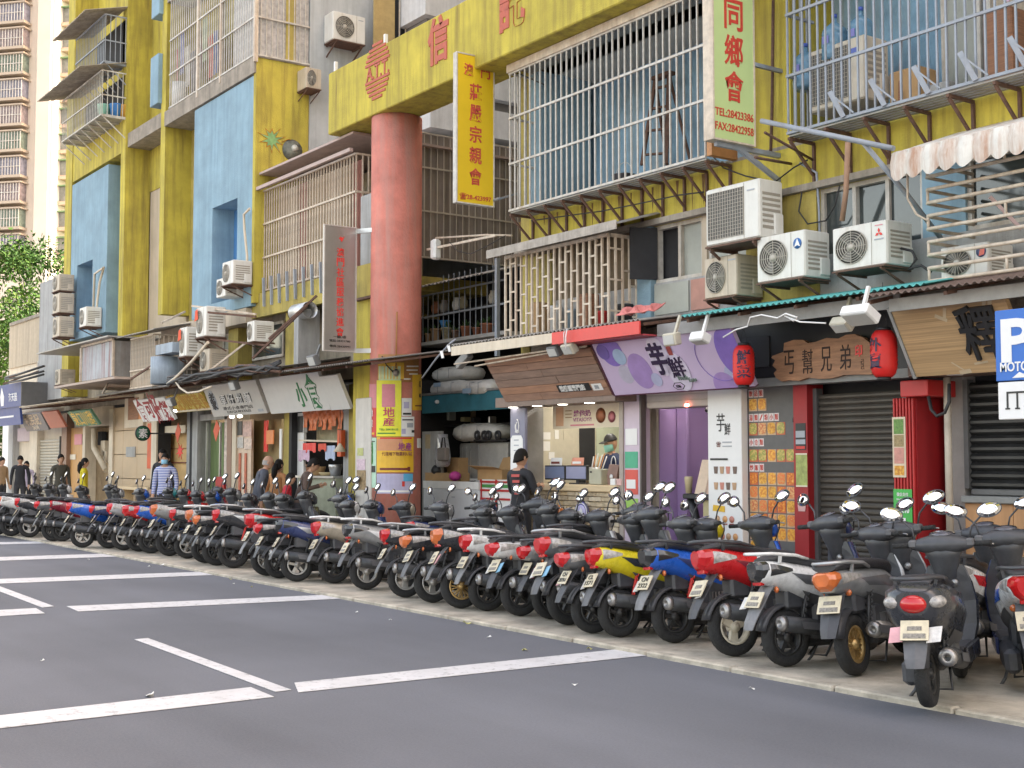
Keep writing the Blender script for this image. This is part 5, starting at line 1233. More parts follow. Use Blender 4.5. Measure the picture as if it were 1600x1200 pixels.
# graffiti on the end wall
gx = XE + .004
def ge(px, py): q = at(px, py, X=gx); return q.y, q.z
cy, cz = ge(457, 235)
g1 = P('graffiti', MB().lathe([(.001, 0), (.21, 0), (.001, .002)], 28, (gx, cy, cz), 'X'), M('graffiti_grey', (.16, .17, .14), .8, var=.5, scale=9), lb)
P('graffiti', MB().lathe([(.001, 0), (.07, 0), (.001, .002)], 18, (gx + .003, cy + .05, cz + .05), 'X'), M('graffiti_white', (.55, .56, .5), .8), g1)
sy, sz = ge(425, 218); st = []
for k in range(20):
    a = 2*math.pi*k/20; r = (.27 if k % 2 else .12) * (1 + .2*math.sin(k*2.3)); st.append((gx, sy + r*math.cos(a), sz + r*math.sin(a)))
g2 = P('graffiti', MB().slab(st, (.002, 0, 0)), M('graffiti_orange', (.4, .18, .02), .8), lb)
P('graffiti', MB().slab([(gx + .003, sy + (p[1]-sy)*.8, sz + (p[2]-sz)*.8) for p in st], (.002, 0, 0)), M('graffiti_green', (.2, .36, .14), .8, var=.3, scale=8), g2)
P('graffiti', MB().tube([(gx + .003, sy + .2, sz - .02), (gx + .003, sy + .33, sz + .05), (gx + .003, cy - .03, cz + .2)], .008, 4), M('graffiti_orange', (.4, .18, .02), .8), lb)
# big balcony grille that wraps the corner
g = thing('window_cage', 'tall white balcony grille wrapping the corner above the yellow end wall', 'window cage', (XE, YL, zs), 'window cages on the left block')
zt = zs + 2.4; xa = XLf(263)
def bars(t, pts, m, r=.02, name='bar'):
    f = None
    for p in pts:
        p = Vector(p)
        if f is None: f = P(name, MB().bar((p.x, p.y, p.z), (p.x, p.y, p.z + bars.h), r), m, t); p0 = p
        else: inst(f, t, (p - p0) + ORG[t.name])
bars.h = zt - zs
n = int((XE - xa) / .115)
bars(g, [(xa + (XE - xa)*i/n, YL - .02, zs) for i in range(n + 1)], WBAR, .018)
bars(g, [(XE - .0, YL + .08 + .115*i, zs) for i in range(9)], WBAR, .018)
for z in (zs + .02, zs + .75, zs + 1.5, zt): P('rail', MB().bar((xa, YL - .035, z), (XE + .02, YL - .035, z), .03).bar((XE + .016, YL - .02, z + .001), (XE + .016, 10.79, z + .001), .03), WBAR, g)
for px in (307, 343, 397): P('post', MB().bar((XLf(px), YL - .02, zs - .12), (XLf(px), YL - .02, zt), .07), CRBAR, g)
P('floral_screen', MB().box(XLf(360), XE - .03, YL + .02, YL + .025, zs + .02, zt).box(XE - .026, XE - .02, YL + .03, 10.78, zs + .02, zt), M('floral_grey_screen', (.40, .38, .36), .6, var=.3, scale=12), g)
CL = [M('cloth_' + 'abcdef'[i], c, .85, var=.2, scale=12) for i, c in enumerate([(.45, .08, .06), (.12, .14, .3), (.5, .47, .42), (.1, .1, .11), (.45, .25, .3), (.3, .35, .2)])]
for i in range(9):
    px = 275 + i*9; x = XLf(px, 9.95, 100); zc_ = zs + 1.0 + .3*math.sin(i*1.7)
    obj('hanging_cloth', MB().sheet((x - .14, 9.95, zc_ - .45), (.28, 0, 0), (0, 0, .9), 6, 3, lambda u, v: (.02*math.sin(v*5), .03*math.sin(u*12), 0), thick=(0, .006, 0)), CL[i % 6], label='laundry hung behind the white bars of the tall corner balcony', cat='laundry', group='laundry behind the corner balcony bars', loc=(x, 9.95, zc_))
x = XLf(279, 9.85, 140); obj('white_drum', MB().lathe([(.001, 0), (.16, 0), (.17, .55), (.001, .56)], 16, (x, 9.88, zs + .05)), WHITE, label='white drum standing behind the left bars of the corner balcony', cat='drum', loc=(x, 9.88, zs))
# two stacked projecting cages at the far end
def smallcage(label, pxl, pxr, Yf, z0, z1, canopy, m=WBAR):
    x0, x1 = fx(pxl, Yf, 150), fx(pxr, Yf, 150)
    t = thing('window_cage', label, 'window cage', (x0, Yf, z0), 'window cages on the left block')
    bars.h = z1 - z0; n = int((x1 - x0)/.12)
    bars(t, [(x0 + (x1-x0)*i/n, Yf, z0) for i in range(n+1)] + [(x1, Yf + .12*j, z0) for j in range(1, int((YL - Yf)/.12) + 1)], m, .016)
    for z in (z0, z0 + (z1-z0)*.45, z1): P('rail', MB().bar((x0, Yf - .014, z), (x1, Yf - .014, z), .028).bar((x1 + .001, Yf, z + .001), (x1 + .001, YL, z + .001), .028), m, t)
    for k in range(7): P('floor_strip', MB().bar((x0 + (x1-x0)*k/6, Yf, z0 - .03), (x0 + (x1-x0)*k/6, YL + .02, z0 - .03), .03), m, t); P('bracket', MB().bar((x0 + (x1-x0)*k/6, Yf + .03, z0 - .05), (x0 + (x1-x0)*k/6, YL + .02, z0 - .5), .022), m, t)
    P('floor_sheet', MB().box(x0, x1, Yf + .01, YL + .02, z0 - .013, z0 - .004), TIN, t)
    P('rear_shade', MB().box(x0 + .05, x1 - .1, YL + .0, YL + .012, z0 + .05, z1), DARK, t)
    P('canopy', MB().sheet((x0 - .35, Yf - canopy, z1 - .02), (x1 - x0 + .4, 0, 0), (0, YL - Yf + canopy, .28), 80, 1, lambda u, v: (0, 0, .02*math.sin(u*160)), thick=(0, 0, .012)), M('brown_grey_canopy', (.40, .34, .27), .8, var=.25, streak=.4), t)
    return t, x0, x1
c5, x0, x1 = smallcage('projecting cage full of plastic tubs on the far yellow fin', 99, 160, 9.15, 9.7, 10.75, .55)
for px, c, lb_ in ((164, M('mint_tub', (.25, .5, .38), .4), 'mint green plastic tub in the far cage'), (175, M('blue_tub', (.05, .2, .5), .4), 'blue plastic tub in the far cage'), (183, M('orange_tub', (.6, .33, .06), .4), 'orange plastic tub in the far cage')):
    p = at(px, 158, Y=9.45); obj('plastic_tub', MB().lathe([(.001, 0), (.12, 0), (.15, .28), (.16, .3), (.14, .3), (.001, .26)], 14, (x1 - .14 - .2*(px == 164), 9.3 + .02*(px - 164), 9.72)), c, label=lb_, cat='tub', loc=(x1, 9.4, 9.72))
smallcage('upper projecting cage with a wavy roof at the top left of the far fin', 118, 163, 9.2, 10.98, 12.1, .5, GALV)
# ---------------------------------------------------------------- first-floor extension beside the alley
XR = -18.5; YE = 9.9
ex = thing('balcony_extension', 'long enclosed balcony with cream bars left of the red column', 'balcony', (XR, YE, 4.3))
ze0, ze1 = 4.78, 6.66
P('floor_slab', MB().box(XE, XR, YE, 16, 4.5, 4.74), YELD, ex)
P('front_beam', MB().box(XE - .3, XR - .9, YE - .1, YE - .002, 4.28, 4.72), YELD, ex)
P('rear_wall', MB().box(XE, XR - .2, 11.2, 11.3, 4.76, 6.9), BEIGE, ex)
P('roof', MB().box(XE, XR + .1, YE - .12, 16, ze1 + .3, ze1 + .34).bar((XE - .2, YE - .15, ze1 + .03), (XR + .1, YE - .15, ze1 + .03), .06), M('pink_grey_roof', (.42, .32, .28), .7, var=.15), ex)
bars.h = ze1 - ze0
n = int((XR - XE)/.098)
bars(ex, [(XE - .2 + (XR + .2 - XE)*i/n, YE, ze0) for i in range(n + 1)], CRBAR, .02)
bars(ex, [(XR + .001, YE + .12 + .11*i, ze0) for i in range(6)], CRBAR, .02)
for z in (ze0, ze0 + .62, ze0 + 1.25, ze1): P('rail', MB().bar((XE - .2, YE - .016, z), (XR + .02, YE - .016, z), .032).bar((XR + .016, YE, z + .001), (XR + .016, 10.7, z + .001), .032), CRBAR, ex)
CUR = [M('curtain_' + 'abc'[i], c, .9, var=.2, grain=(14, 1, .6), scale=3) for i, c in enumerate([(.38, .30, .20), (.30, .14, .11), (.48, .40, .30)])]
xx = XE
for i in range(8):
    w_ = (XR - .3 - XE)/8
    P('curtain', MB().sheet((xx, 10.2, ze0 + .02), (w_ - .02, 0, 0), (0, 0, ze1 - ze0), 10, 1, lambda u, v: (0, .03*math.sin(u*25), 0), thick=(0, .008, 0)), CUR[[0, 2, 1, 0, 0, 2, 0, 1][i]], ex); xx += w_
for k in range(8): P('spike_bracket', MB().bar((XE + .3 + .33*k, YE - .12, 4.45), (XE + .3 + .33*k, YE - .14, 4.98), .05, .03), GALV, ex)
# alley side of the extension: ribbed cladding with bars
CLAD = M('ribbed_cladding', (.27, .23, .20), .75, var=.15, scale=3, streak=.4)
P('cladding', MB().sheet((XR, 10.75, 5.05), (0, 5.2, 0), (0, 0, 2.15), 130, 1, lambda u, v: (.015*math.sin(u*163), 0, 0), thick=(-.02, 0, 0)), CLAD, ex)
bars.h = 2.15
bars(ex, [(XR + .03, 10.8 + .13*i, 5.05) for i in range(30)], M('grey_cream_bar', (.5, .45, .38), .6, var=.1), .014, 'bar')
for z in (5.06, 5.85, 6.6, 7.19): P('rail', MB().bar((XR + .045, 10.75, z), (XR + .045, 15.9, z), .026), M('grey_cream_bar', (.5, .45, .38), .6, var=.1), ex)
# yellow column of the extension down to the pavement
yc = thing('yellow_column', 'square yellow column with a worn ledge left of the red column', 'column', (XR - .3, 9.75, PZ))
P('shaft', MB().box(fx(552, 9.75, 600), fx(580, 9.75, 600), 9.75, 10.25, PZ, 4.2), YEL, yc)
P('capital', MB().box(fx(552, 9.7, 430), fx(583, 9.7, 430), 9.7, 10.3, 4.203, 4.72), YELD, yc)
P('ledge', MB().box(fx(552, 9.66, 430), fx(583, 9.66, 430), 9.66, 10.3, 4.16, 4.199), RUST, yc)
p = at(563, 400, Y=9.8); P('meter_box', MB().bbox(p.x - .1, p.x + .35, 9.85, 10.05, 4.76, 5.9, .01), GREYW, yc)
# grey alley flank above, white slabs deeper in the alley
P('alley_wall', MB().box(XE - .05, XE + .0, 10.8, 21.9, 3.3, TOP), M('pale_grey_flank', (.42, .44, .44), .85, var=.2, scale=1.2, streak=.5, scol=(.2, .2, .2)), lb)
al = thing('alley_building', 'white floor slabs of the block deeper in the alley', 'building', (-19.6, 12, 7))
WS = M('white_slab', (.62, .62, .62), .7, var=.08, streak=.25)
for z0, z1, xx in ((7.30, 7.62, -19.0), (7.95, 8.5, -19.2), (8.8, 9.6, -19.4), (10.2, 11, -19.4)):
    P('floor_slab', MB().box(-22, xx - 1.3, 12.55, 18, z0, z1), WS if z0 > 7.5 else GREYW, al)
P('core', MB().box(-21.95, -20.9, 12.7, 18, 7.21, 15), M('dark_grey_wall', (.2, .19, .19), .9, var=.15), al)  # plain dark grey core between the white slabs
P('alley_rear_sun_block', MB().box(-22, XL - .05, 17.0, 17.4, 0, 24), GREYW, al)  # unseen alley end, built tall to block sun from the yellow end wall
acx('white AC unit high in the alley above the yellow beam', 520, 571, 60, 16, XE + .4, badge='logo')
acx('old AC unit half hidden behind the left end of the yellow beam', 478, 502, 136, 104, XE + .4, body=ACB)
tn = thing('yellow_box_cage', 'ochre panel and bars above the beam in the alley', 'window cage', at(600, 60, X=XE + .5))
a = at(586, 60, X=XE + .5); b = at(618, 40, X=XE + .5)
P('panel', MB().box(XE + .42, XE + .47, a.y, b.y, 8.3, 11), M('ochre_panel', (.42, .30, .12), .7, var=.15), tn)
for k in range(14): P('bar', MB().bar((XE + .48, b.y + .1 + .14*k, 8.3), (XE + .48, b.y + .1 + .14*k, 11), .02), CRBAR, tn)
P('rail', MB().bar((XE + .5, b.y, 8.9), (XE + .5, b.y + 2, 8.9), .03), CRBAR, tn); P('backing', MB().box(XE + .3, XE + .4, b.y, b.y + 2, 8.2, 11), DARK, tn)
# AC boxes of the left block
acpx('AC unit at the foot of the blue window recess nearest the alley', 347, 364, 447, 411, 9.3)
acpx('low AC unit under the one at the blue window recess nearest the alley', 338, 352, 466, 437, 9.35, shelf=False)
acpx('AC unit under the far blue window with a looped pipe', 124, 134, 512, 482, 9.3)
for k, (b_, t_) in enumerate(((457, 432), (491, 461), (528, 497))):
    acpx('%s of three AC units stacked at the far end of the block' % ('topmost', 'middle', 'lowest')[k], 82, 92, b_, t_, 9.2, body=ACB)
acpx('AC unit with an orange red rag, lower and left of the other one', 280, 291, 558, 513, 8.95, badge='tag')
acpx('taller AC unit with an orange red rag, right of the lower tagged one', 306, 322, 528, 482, 8.95, badge='tag')
acpx('AC unit below the two with orange red rags', 312, 327, 581, 547, 9.1, body=ACB)
acpx('AC unit beside the yellow stub under the cream barred balcony', 386, 397, 535, 503, 9.3)
acpx('yellowed AC unit above the far awning', 86, 93, 602, 578, 9.0, body=ACB)
obj('white_pipe', MB().tube([at(x, y, Y=9.6) for x, y in ((150, 500), (152, 470), (156, 440), (162, 418), (148, 428), (146, 480))], .03, 6), CREAM, label='looped white pipe on the far blue panel', cat='pipe', loc=at(155, 450, Y=9.6))
obj('white_pipe', MB().tube([at(x, y, Y=9.6) for x, y in ((386, 440), (386, 400), (382, 360), (381, 335), (390, 326))], .025, 6), CREAM, label='bent white pipe right of the nearer blue window recess', cat='pipe', loc=at(384, 380, Y=9.6))
# first floor clutter between the shops and the panels
fl = thing('first_floor_wall', 'patched first floor wall above the left shops', 'wall', (XE, 10.2, 3.1))
P('wall', MB().box(XW - 1.5, XR - .35, 10.22, 10.32, 3.0, 4.5), M('patched_wall', (.30, .26, .2), .9, var=.35, scale=2, streak=.5), fl)
for px0, px1, py0, py1, m in ((398, 444, 560, 505, GLASS), (352, 384, 560, 520, FROST), (60, 92, 615, 560, WOODD), (95, 128, 600, 548, DARK), (272, 282, 590, 540, DARK)):
    a = at(px0, py0, Y=10.2); b = at(px1, py1, Y=10.2)
    w_ = P('window', MB().box(a.x, b.x, 10.19, 10.215, a.z, b.z), m, fl)
    P('frame', MB().box(a.x - .04, b.x + .04, 10.16, 10.19, b.z, b.z + .05).box(a.x - .04, a.x, 10.16, 10.188, a.z, b.z).box(b.x, b.x + .04, 10.16, 10.188, a.z, b.z).box(a.x - .04, b.x + .04, 10.16, 10.19, a.z - .05, a.z), WBAR, w_)
P('yellow_stub', MB().box(fx(446, 9.9, 530), fx(474, 9.9, 530), 9.9, 10.2, 3.2, 4.27), YELD, fl)
P('yellow_stub', MB().box(fx(357, 9.9, 530), fx(372, 9.9, 530), 9.9, 10.2, 3.2, 4.19), YELD, fl)
c = at(462, 489, Y=9.6); t = thing('exhaust_duct', 'round dark mouthed metal duct under the cream barred balcony', 'duct', c)
P('tube', MB().lathe([(.14, 0), (.145, 0), (.145, .55), (.14, .55)], 20, c, 'X', loop=True), ALU, t); P('elbow', MB().tube([c + Vector((0, 0, 0)), c + Vector((-.2, .1, 0)), c + Vector((-.35, .4, 0))], .139, 14), DARK, t)
P('grey_duct', MB().box(c.x + .15, c.x + .32, 9.5, 9.9, 3.1, 4.2), GREYW, t)
# projecting first-floor cage with bars and a blue grey board
x0, x1 = fx(205, 9.1, 560), fx(241, 9.1, 560); z0, z1 = fz(222, 605, 9.1), fz(222, 527, 9.1)
t = thing('window_cage', 'rusty first floor cage with vertical bars beside the low yellow fin', 'window cage', (x0, 9.1, z0), 'window cages on the left block')
bars.h = z1 - z0; n = 15
bars(t, [(x0 + (x1-x0)*i/n, 9.1, z0) for i in range(n+1)] + [(x1, 9.2 + .1*j, z0) for j in range(8)], CRBAR, .02)
for z in (z0, z0 + .35*(z1-z0), z1): P('rail', MB().bar((x0, 9.085, z), (x1, 9.085, z), .03).bar((x1 + .014, 9.1, z + .001), (x1 + .014, 10.2, z + .001), .03), CRBAR, t)
P('low_board', MB().box(x0, x1, 9.13, 9.15, z0, z0 + .35*(z1-z0)), CREAM, t)
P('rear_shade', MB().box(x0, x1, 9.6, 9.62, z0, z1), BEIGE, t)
P('roof_sheet', MB().sheet((x0 - .4, 8.9, z1 + .05), (x1 - x0 + .9, 0, 0), (0, 1.2, .25), 30, 1, lambda u, v: (0, 0, .012*math.sin(u*90)), thick=(0, 0, .01)), TIN, t)
a = at(246, 600, Y=9.0); b = at(280, 553, Y=9.0)
bgb = thing('blue_grey_board', 'blue grey tank and curved board beside the rusty cage', 'board', a)
P('board', MB().tube([(a.x, 9.2, a.z), (a.x, 9.2, a.z + .55)], .33, 16), M('dull_blue_grey', (.30, .36, .42), .6, var=.12, streak=.4), bgb)
P('tray', MB().box(a.x + .0, a.x + .95, 8.95, 9.3, a.z + .58, a.z + .78), M('dull_blue_grey', (.30, .36, .42), .6), bgb)
# corrugated sheet hut and tray roof
a = at(128, 596, Y=9.0); b = at(178, 532, Y=9.0)
t = thing('sheet_hut', 'grey corrugated sheet box stained with rust above the far shops', 'sheet box', a)
P('sheet', MB().sheet((a.x, 9.0, a.z), (b.x - a.x, 0, 0), (0, 0, b.z - a.z), 40, 1, lambda u, v: (0, .012*math.sin(u*80), 0), thick=(0, .01, 0)), M('rust_stained_sheet', (.36, .38, .40), .6, metal=.2, var=.2, scale=2, streak=.95, scol=(.22, .06, .04)), t)
P('side_sheet', MB().box(b.x - .01, b.x, 9.02, 10.2, a.z, b.z), TIN, t)
P('frame', MB().bar((a.x - .03, 8.98, a.z), (a.x - .03, 8.98, b.z), .05).bar((b.x + .03, 8.98, a.z), (b.x + .03, 8.98, b.z), .05).bar((a.x, 8.98, b.z + .03), (b.x, 8.98, b.z + .03), .05), CRBAR, t)
P('roof_sheet', MB().box(a.x - 3.2, b.x + .2, 8.8, 10.2, b.z + .06, b.z + .09), TIN, t)
P('floor_tray', MB().box(a.x - 1.2, b.x + 1.0, 8.7, 10.2, a.z - .12, a.z - .07), M('pink_grey_tray', (.42, .33, .27), .7, var=.15), t)
# sloping struts over the awnings
for i, (p0, p1) in enumerate((((252, 505), (289, 487)), ((205, 592), (305, 528)), ((265, 605), (320, 532)), ((320, 585), (385, 535)), ((420, 530), (495, 462)), ((395, 560), (480, 478)), ((300, 478), (400, 491)), ((325, 488), (400, 495)), ((330, 530), (420, 540)), ((160, 615), (190, 555)), ((5, 600), (60, 580)), ((15, 590), (70, 572)), ((668, 390), (775, 368)))):
    a = at(*p0, Y=8.9 if i < 12 else 10.4); b = at(*p1, Y=9.5 if i < 12 else 10.4)
    obj('iron_strut', MB().bar(a, b, .035), RUST if i % 3 else CRBAR, label='thin iron strut crossing above the awnings', cat='strut', group='struts above the left awnings', loc=a)
# hanging bracket lamp in the alley
a = at(681, 376, Y=10.4); lp = thing('bracket_lamp', 'white hooded lamp on a long arm beside the red column', 'lamp', a)
P('arm', MB().tube([at(681, 372, Y=10.4), at(762, 367, Y=10.4), at(800, 368, Y=10.4)], .016, 6), CRBAR, lp)
P('hood', MB().bbox(a.x - .07, a.x + .07, 10.33, 10.47, a.z - .3, a.z + .02, .03), WHITE, lp)
# ---------------------------------------------------------------- stall in the alley mouth
av = thing('alley_stall', 'dark storage stall with a blue fascia in the alley mouth', 'stall', (-18.5, 11.4, PZ))
P('floor_slab', MB().box(-21.5, XL - .02, 10.9, 16.9, PZ + .001, PZ + .03), CONC, av)
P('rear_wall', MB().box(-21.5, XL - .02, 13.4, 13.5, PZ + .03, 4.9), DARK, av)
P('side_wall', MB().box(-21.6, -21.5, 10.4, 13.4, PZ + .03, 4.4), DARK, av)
P('fascia', MB().box(fx(656, 11.4, 630), XL - .03, 11.4, 11.46, 2.42, 2.72), M('teal_blue_fascia', (.035, .16, .20), .6, var=.25, scale=3), av)
P('roof', MB().box(-20.4, XL - .03, 11.38, 13.4, 2.725, 2.76), TIN, av)
for px, py in ((683, 628), (780, 629)): p = at(px, py, Y=11.38); P('lamp', MB().ell(p, .04, .04, .035), WHITEP, av)
def sack(label, px0, px1, py0, py1, Y, dep, seed, m=None):
    a = at(px0, py1, Y=Y); b = at(px1, py0, Y=Y); r = random.Random(seed)
    rings = []
    N_ = 16
    for k in range(8):
        v = k / 7; s_ = 1 - .35*abs(2*v - 1)**3
        ring = []
        for j in range(N_):
            t = 2*math.pi*j/N_; c_, q_ = math.cos(t), math.sin(t)
            cx_ = math.copysign(abs(c_)**.45, c_); qy = math.copysign(abs(q_)**.45, q_)
            ring.append(((a.x+b.x)/2 + (b.x-a.x)/2*s_*cx_*(1 + r.uniform(-.03, .03)), Y + dep/2 + dep/2*s_*qy*(1 + r.uniform(-.04, .04)), a.z + (b.z-a.z)*v + r.uniform(-.012, .012)))
        rings.append(ring)
    t = thing('white_bale', label, 'bale', (a.x, Y, a.z), 'white wrapped bales in the alley')
    P('wrap', MB().loft(rings, smooth=True), m or M('white_wrap', (.60, .58, .53), .5, var=.15, scale=5, bump=.6, bscale=14), t)
    for k in (.33, .66):
        x_ = a.x + (b.x-a.x)*k; P('strap', MB().tube([(x_, Y - .012, a.z + .03), (x_, Y - .012, b.z - .04), (x_, Y + dep*.5, b.z + .012)], .006, 5), M('grey_strap', (.35, .35, .36), .6), t)
    return t, a, b
sack('upper white wrapped bale on the stall roof', 668, 720, 570, 597, 11.5, .6, 1)
t, a, b = sack('long white wrapped bale with blue print on the stall roof', 664, 728, 592, 620, 11.4, .6, 2)
P('print', MB().box(a.x + .3, a.x + .52, 11.386, 11.389, a.z + .15, a.z + .22), M('pale_blue_print', (.3, .4, .5), .6), t)
t, a, b = sack('right hand white wrapped bale with blue print on the stall roof', 721, 762, 592, 621, 11.35, .6, 3)
P('print', MB().box(a.x + .05, a.x + .3, 11.336, 11.339, a.z + .06, a.z + .14), M('pale_blue_print', (.3, .4, .5), .6), t)
sack('large white wrapped bale on the steel cabinets', 700, 771, 660, 690, 11.55, .55, 4)
# steel cabinets, freezer, boxes
STL = M('dull_steel', (.36, .36, .34), .45, metal=.3, var=.12, streak=.25)
a = at(718, 775, Y=11.7); b = at(794, 691, Y=11.7); xm = fx(748, 11.7, 730)
cb = thing('steel_cabinet', 'tall dull steel cabinet with two doors in the alley stall', 'cabinet', (a.x, 11.7, PZ + .03))
P('carcass', MB().box(a.x, b.x, 11.72, 12.4, PZ + .03, b.z), STL, cb)
P('door', MB().bbox(a.x + .01, xm - .01, 11.695, 11.719, .2, b.z - .02, .006), STL, cb); P('door', MB().bbox(xm + .01, b.x - .01, 11.695, 11.719, .2, b.z - .02, .006), M('pale_steel', (.46, .45, .42), .5, metal=.2, var=.15), cb)
for k in range(3): P('rib', MB().box(a.x + .1 + .12*k, a.x + .112 + .12*k, 11.69, 11.694, .25, b.z - .06), ALU, cb)
fz0 = thing('chest_freezer', 'white chest freezer with a sliding glass lid beside the red column', 'freezer', at(700, 800, Y=11.1))
a = fx(661, 11.1, 770); b = fx(748, 11.1, 770); zt = fz(700, 752, 11.1)
P('body', MB().bbox(a, b, 11.1, 11.65, PZ + .03, zt - .12, .02), M('freezer_white', (.55, .56, .57), .4, var=.06), fz0)
P('rim', MB().box(a, b, 11.1, 11.14, zt - .118, zt).box(a, b, 11.61, 11.65, zt - .118, zt + .04).box(a, a + .04, 11.141, 11.609, zt - .118, zt).box(b - .04, b, 11.141, 11.609, zt - .118, zt), WHITE, fz0)
P('lid_glass', MB().slab([(a + .05, 11.15, zt - .05), ((a+b)/2, 11.15, zt - .05), ((a+b)/2, 11.6, zt - .0), (a + .05, 11.6, zt - .0)], (0, 0, .01)).slab([((a+b)/2 + .02, 11.15, zt - .06), (b - .05, 11.15, zt - .06), (b - .05, 11.6, zt - .02), ((a+b)/2 + .02, 11.6, zt - .02)], (0, 0, .01)), GLASS, fz0)
P('badge', MB().box((a+b)/2 + .05, (a+b)/2 + .15, 11.095, 11.099, zt - .26, zt - .24), GRI, fz0)
def carton(label, px0, px1, py0, py1, Y, dep, flaps=False, rot=0):
    a = at(px0, py1, Y=Y); b = at(px1, py0, Y=Y)
    t = thing('carton', label, 'carton', a, 'cartons in the alley stall')
    P('box', MB().bbox(a.x, b.x, Y, Y + dep, a.z, b.z, .004), CARD, t)
    if flaps:
        P('flap', MB().slab([(a.x - .02, Y - .01, b.z), (b.x + .02, Y - .01, b.z), (b.x + .06, Y - .2, b.z + .04), (a.x + .04, Y - .2, b.z + .06)], (0, 0, .006)), CARD, t)
        P('flap', MB().slab([(a.x, Y + dep, b.z), (b.x, Y + dep, b.z), (b.x, Y + dep + .1, b.z + .2), (a.x, Y + dep + .1, b.z + .2)], (0, .006, 0)), CARD, t)
    return t
carton('flat open carton lying on the freezer', 664, 706, 739, 752, 11.25, .35)
carton('upright carton with a white label behind the freezer', 691, 716, 715, 750, 11.5, .3)
t = carton('open carton with its flaps out on the red striped crate', 746, 784, 734, 750, 11.2, .4, True)
a = at(752, 778, Y=11.15); b = at(800, 750, Y=11.15)
cr = thing('striped_crate', 'crate of red straps over white and green cartons', 'crate', a)
P('cartons', MB().bbox(a.x, b.x, 11.15, 11.6, PZ + .03, b.z, .006), WHITEP, cr)
P('green_band', MB().box(a.x + .01, b.x - .01, 11.144, 11.148, (a.z+b.z)/2 + .02, (a.z+b.z)/2 + .07), M('leaf_green', (.06, .25, .06), .5), cr)
for k in range(3): P('strap', MB().box(a.x + (b.x-a.x)*k/2 - .02, a.x + (b.x-a.x)*k/2 + .03, 11.136, 11.142, .3, b.z), RED, cr)
for k in range(3): P('strap', MB().box(a.x, b.x, 11.128, 11.134, b.z - .05 - .13*k, b.z - .02 - .13*k), RED, cr)
p = at(711, 744, Y=11.3); obj('pink_bundle', MB().ell((p.x, 11.3, p.z), .1, .1, .08), M('pink_plastic', (.55, .06, .3), .5, var=.2), label='pink plastic bundle beside the upright carton', cat='bundle', loc=p)
# trolley wheels on the cabinets
p = at(760, 684, Y=11.6); tr = thing('hand_trolley', 'folded hand trolley with dark wheels lying on the steel cabinet', 'trolley', p)
for px in (746, 757, 763, 778): q = at(px, 680, Y=11.55); P('wheel', MB().lathe([(.025, -.02), (.075, -.02), (.08, 0), (.075, .02), (.025, .02)], 20, q, 'Y', loop=True), BLACK, tr); P('hub', MB().lathe([(.001, -.012), (.024, -.012), (.024, .012), (.001, .012)], 12, q, 'Y'), ALU, tr)
P('frame', MB().bar(at(741, 688, Y=11.6), at(792, 688, Y=11.6), .025).bar(at(741, 686, Y=11.75), at(792, 686, Y=11.75), .025), BLACK, tr)
# hanging bags
a = at(690, 705, Y=11.2); hb_ = thing('hanging_bag', 'translucent white plastic bag hanging by the freezer', 'bag', a)
P('bag', MB().loft([[(a.x + sx*math.cos(t), 11.22 + .1*math.sin(t), z) for t in [2*math.pi*j/12 for j in range(12)]] for sx, z in ((.02, a.z + .28), (.06, a.z + .2), (.16, a.z + .05), (.2, a.z - .1), (.17, a.z - .22), (.05, a.z - .26))], smooth=True), M('thin_white_plastic', (.5, .5, .52), .3, var=.15, scale=12, trans=.2), hb_)
a = at(692, 708, Y=11.1); gb = thing('hanging_bag', 'taupe shopping bag hanging in front of the white plastic bag', 'bag', a)
P('bag', MB().bbox(a.x - .13, a.x + .12, 11.06, 11.16, a.z - .13, a.z + .09, .02), M('taupe_bag', (.22, .19, .17), .6), gb)
P('handle', MB().tube([(a.x - .07, 11.11, a.z + .08), (a.x - .03, 11.11, a.z + .25), (a.x + .03, 11.11, a.z + .25), (a.x + .06, 11.11, a.z + .08)], .012, 6), BLACK, gb)
obj('dark_bag', MB().ell(at(686, 735, Y=11.35), .16, .12, .11), BLACK, label='dark bag slumped under the hanging bags', cat='bag', loc=at(686, 735, Y=11.35))
a = at(662, 690, Y=11.3); b = at(690, 672, Y=11.3); obj('side_door', MB().box(a.x - .05, b.x, 11.3, 11.34, PZ + .03, fz(675, 674, 11.3)), GREYW, label='grey door panel with a faded paper right of the red column', cat='door', loc=a)
obj('faded_paper', MB().box(a.x + .06, a.x + .22, 11.294, 11.298, a.z - .12, a.z + .12), M('faded_tan', (.40, .32, .2), .7, var=.15), label='faded tan paper on the grey door panel', cat='paper', loc=a)
# shelf clutter under the fascia
for i, (px, py, w, h, m) in enumerate(((698, 650, .14, .15, M('grey_green_tub', (.35, .38, .34), .5)), (722, 655, .12, .08, M('khaki_box', (.36, .33, .18), .6)), (745, 637, .2, .1, M('ivory_tray', (.55, .52, .42), .5)), (674, 660, .2, .1, BLACK), (763, 656, .05, .12, ALU), (738, 656, .1, .08, DARK))):
    p = at(px, py, Y=11.9); obj('shelf_item', MB().bbox(p.x - w/2, p.x + w/2, 11.9, 12.05, p.z - h/2, p.z + h/2, .01), m, label='small container on the dark shelf under the blue fascia', cat='container', group='containers on the alley shelf', loc=p)
obj('shelf_board', MB().box(fx(664, 11.85, 665), XL - .05, 11.85, 12.1, fz(700, 664, 11.85) - .03, fz(700, 664, 11.85)), BLACK, label='dark shelf board under the blue fascia', cat='shelf', loc=(-18, 11.9, 2.1))
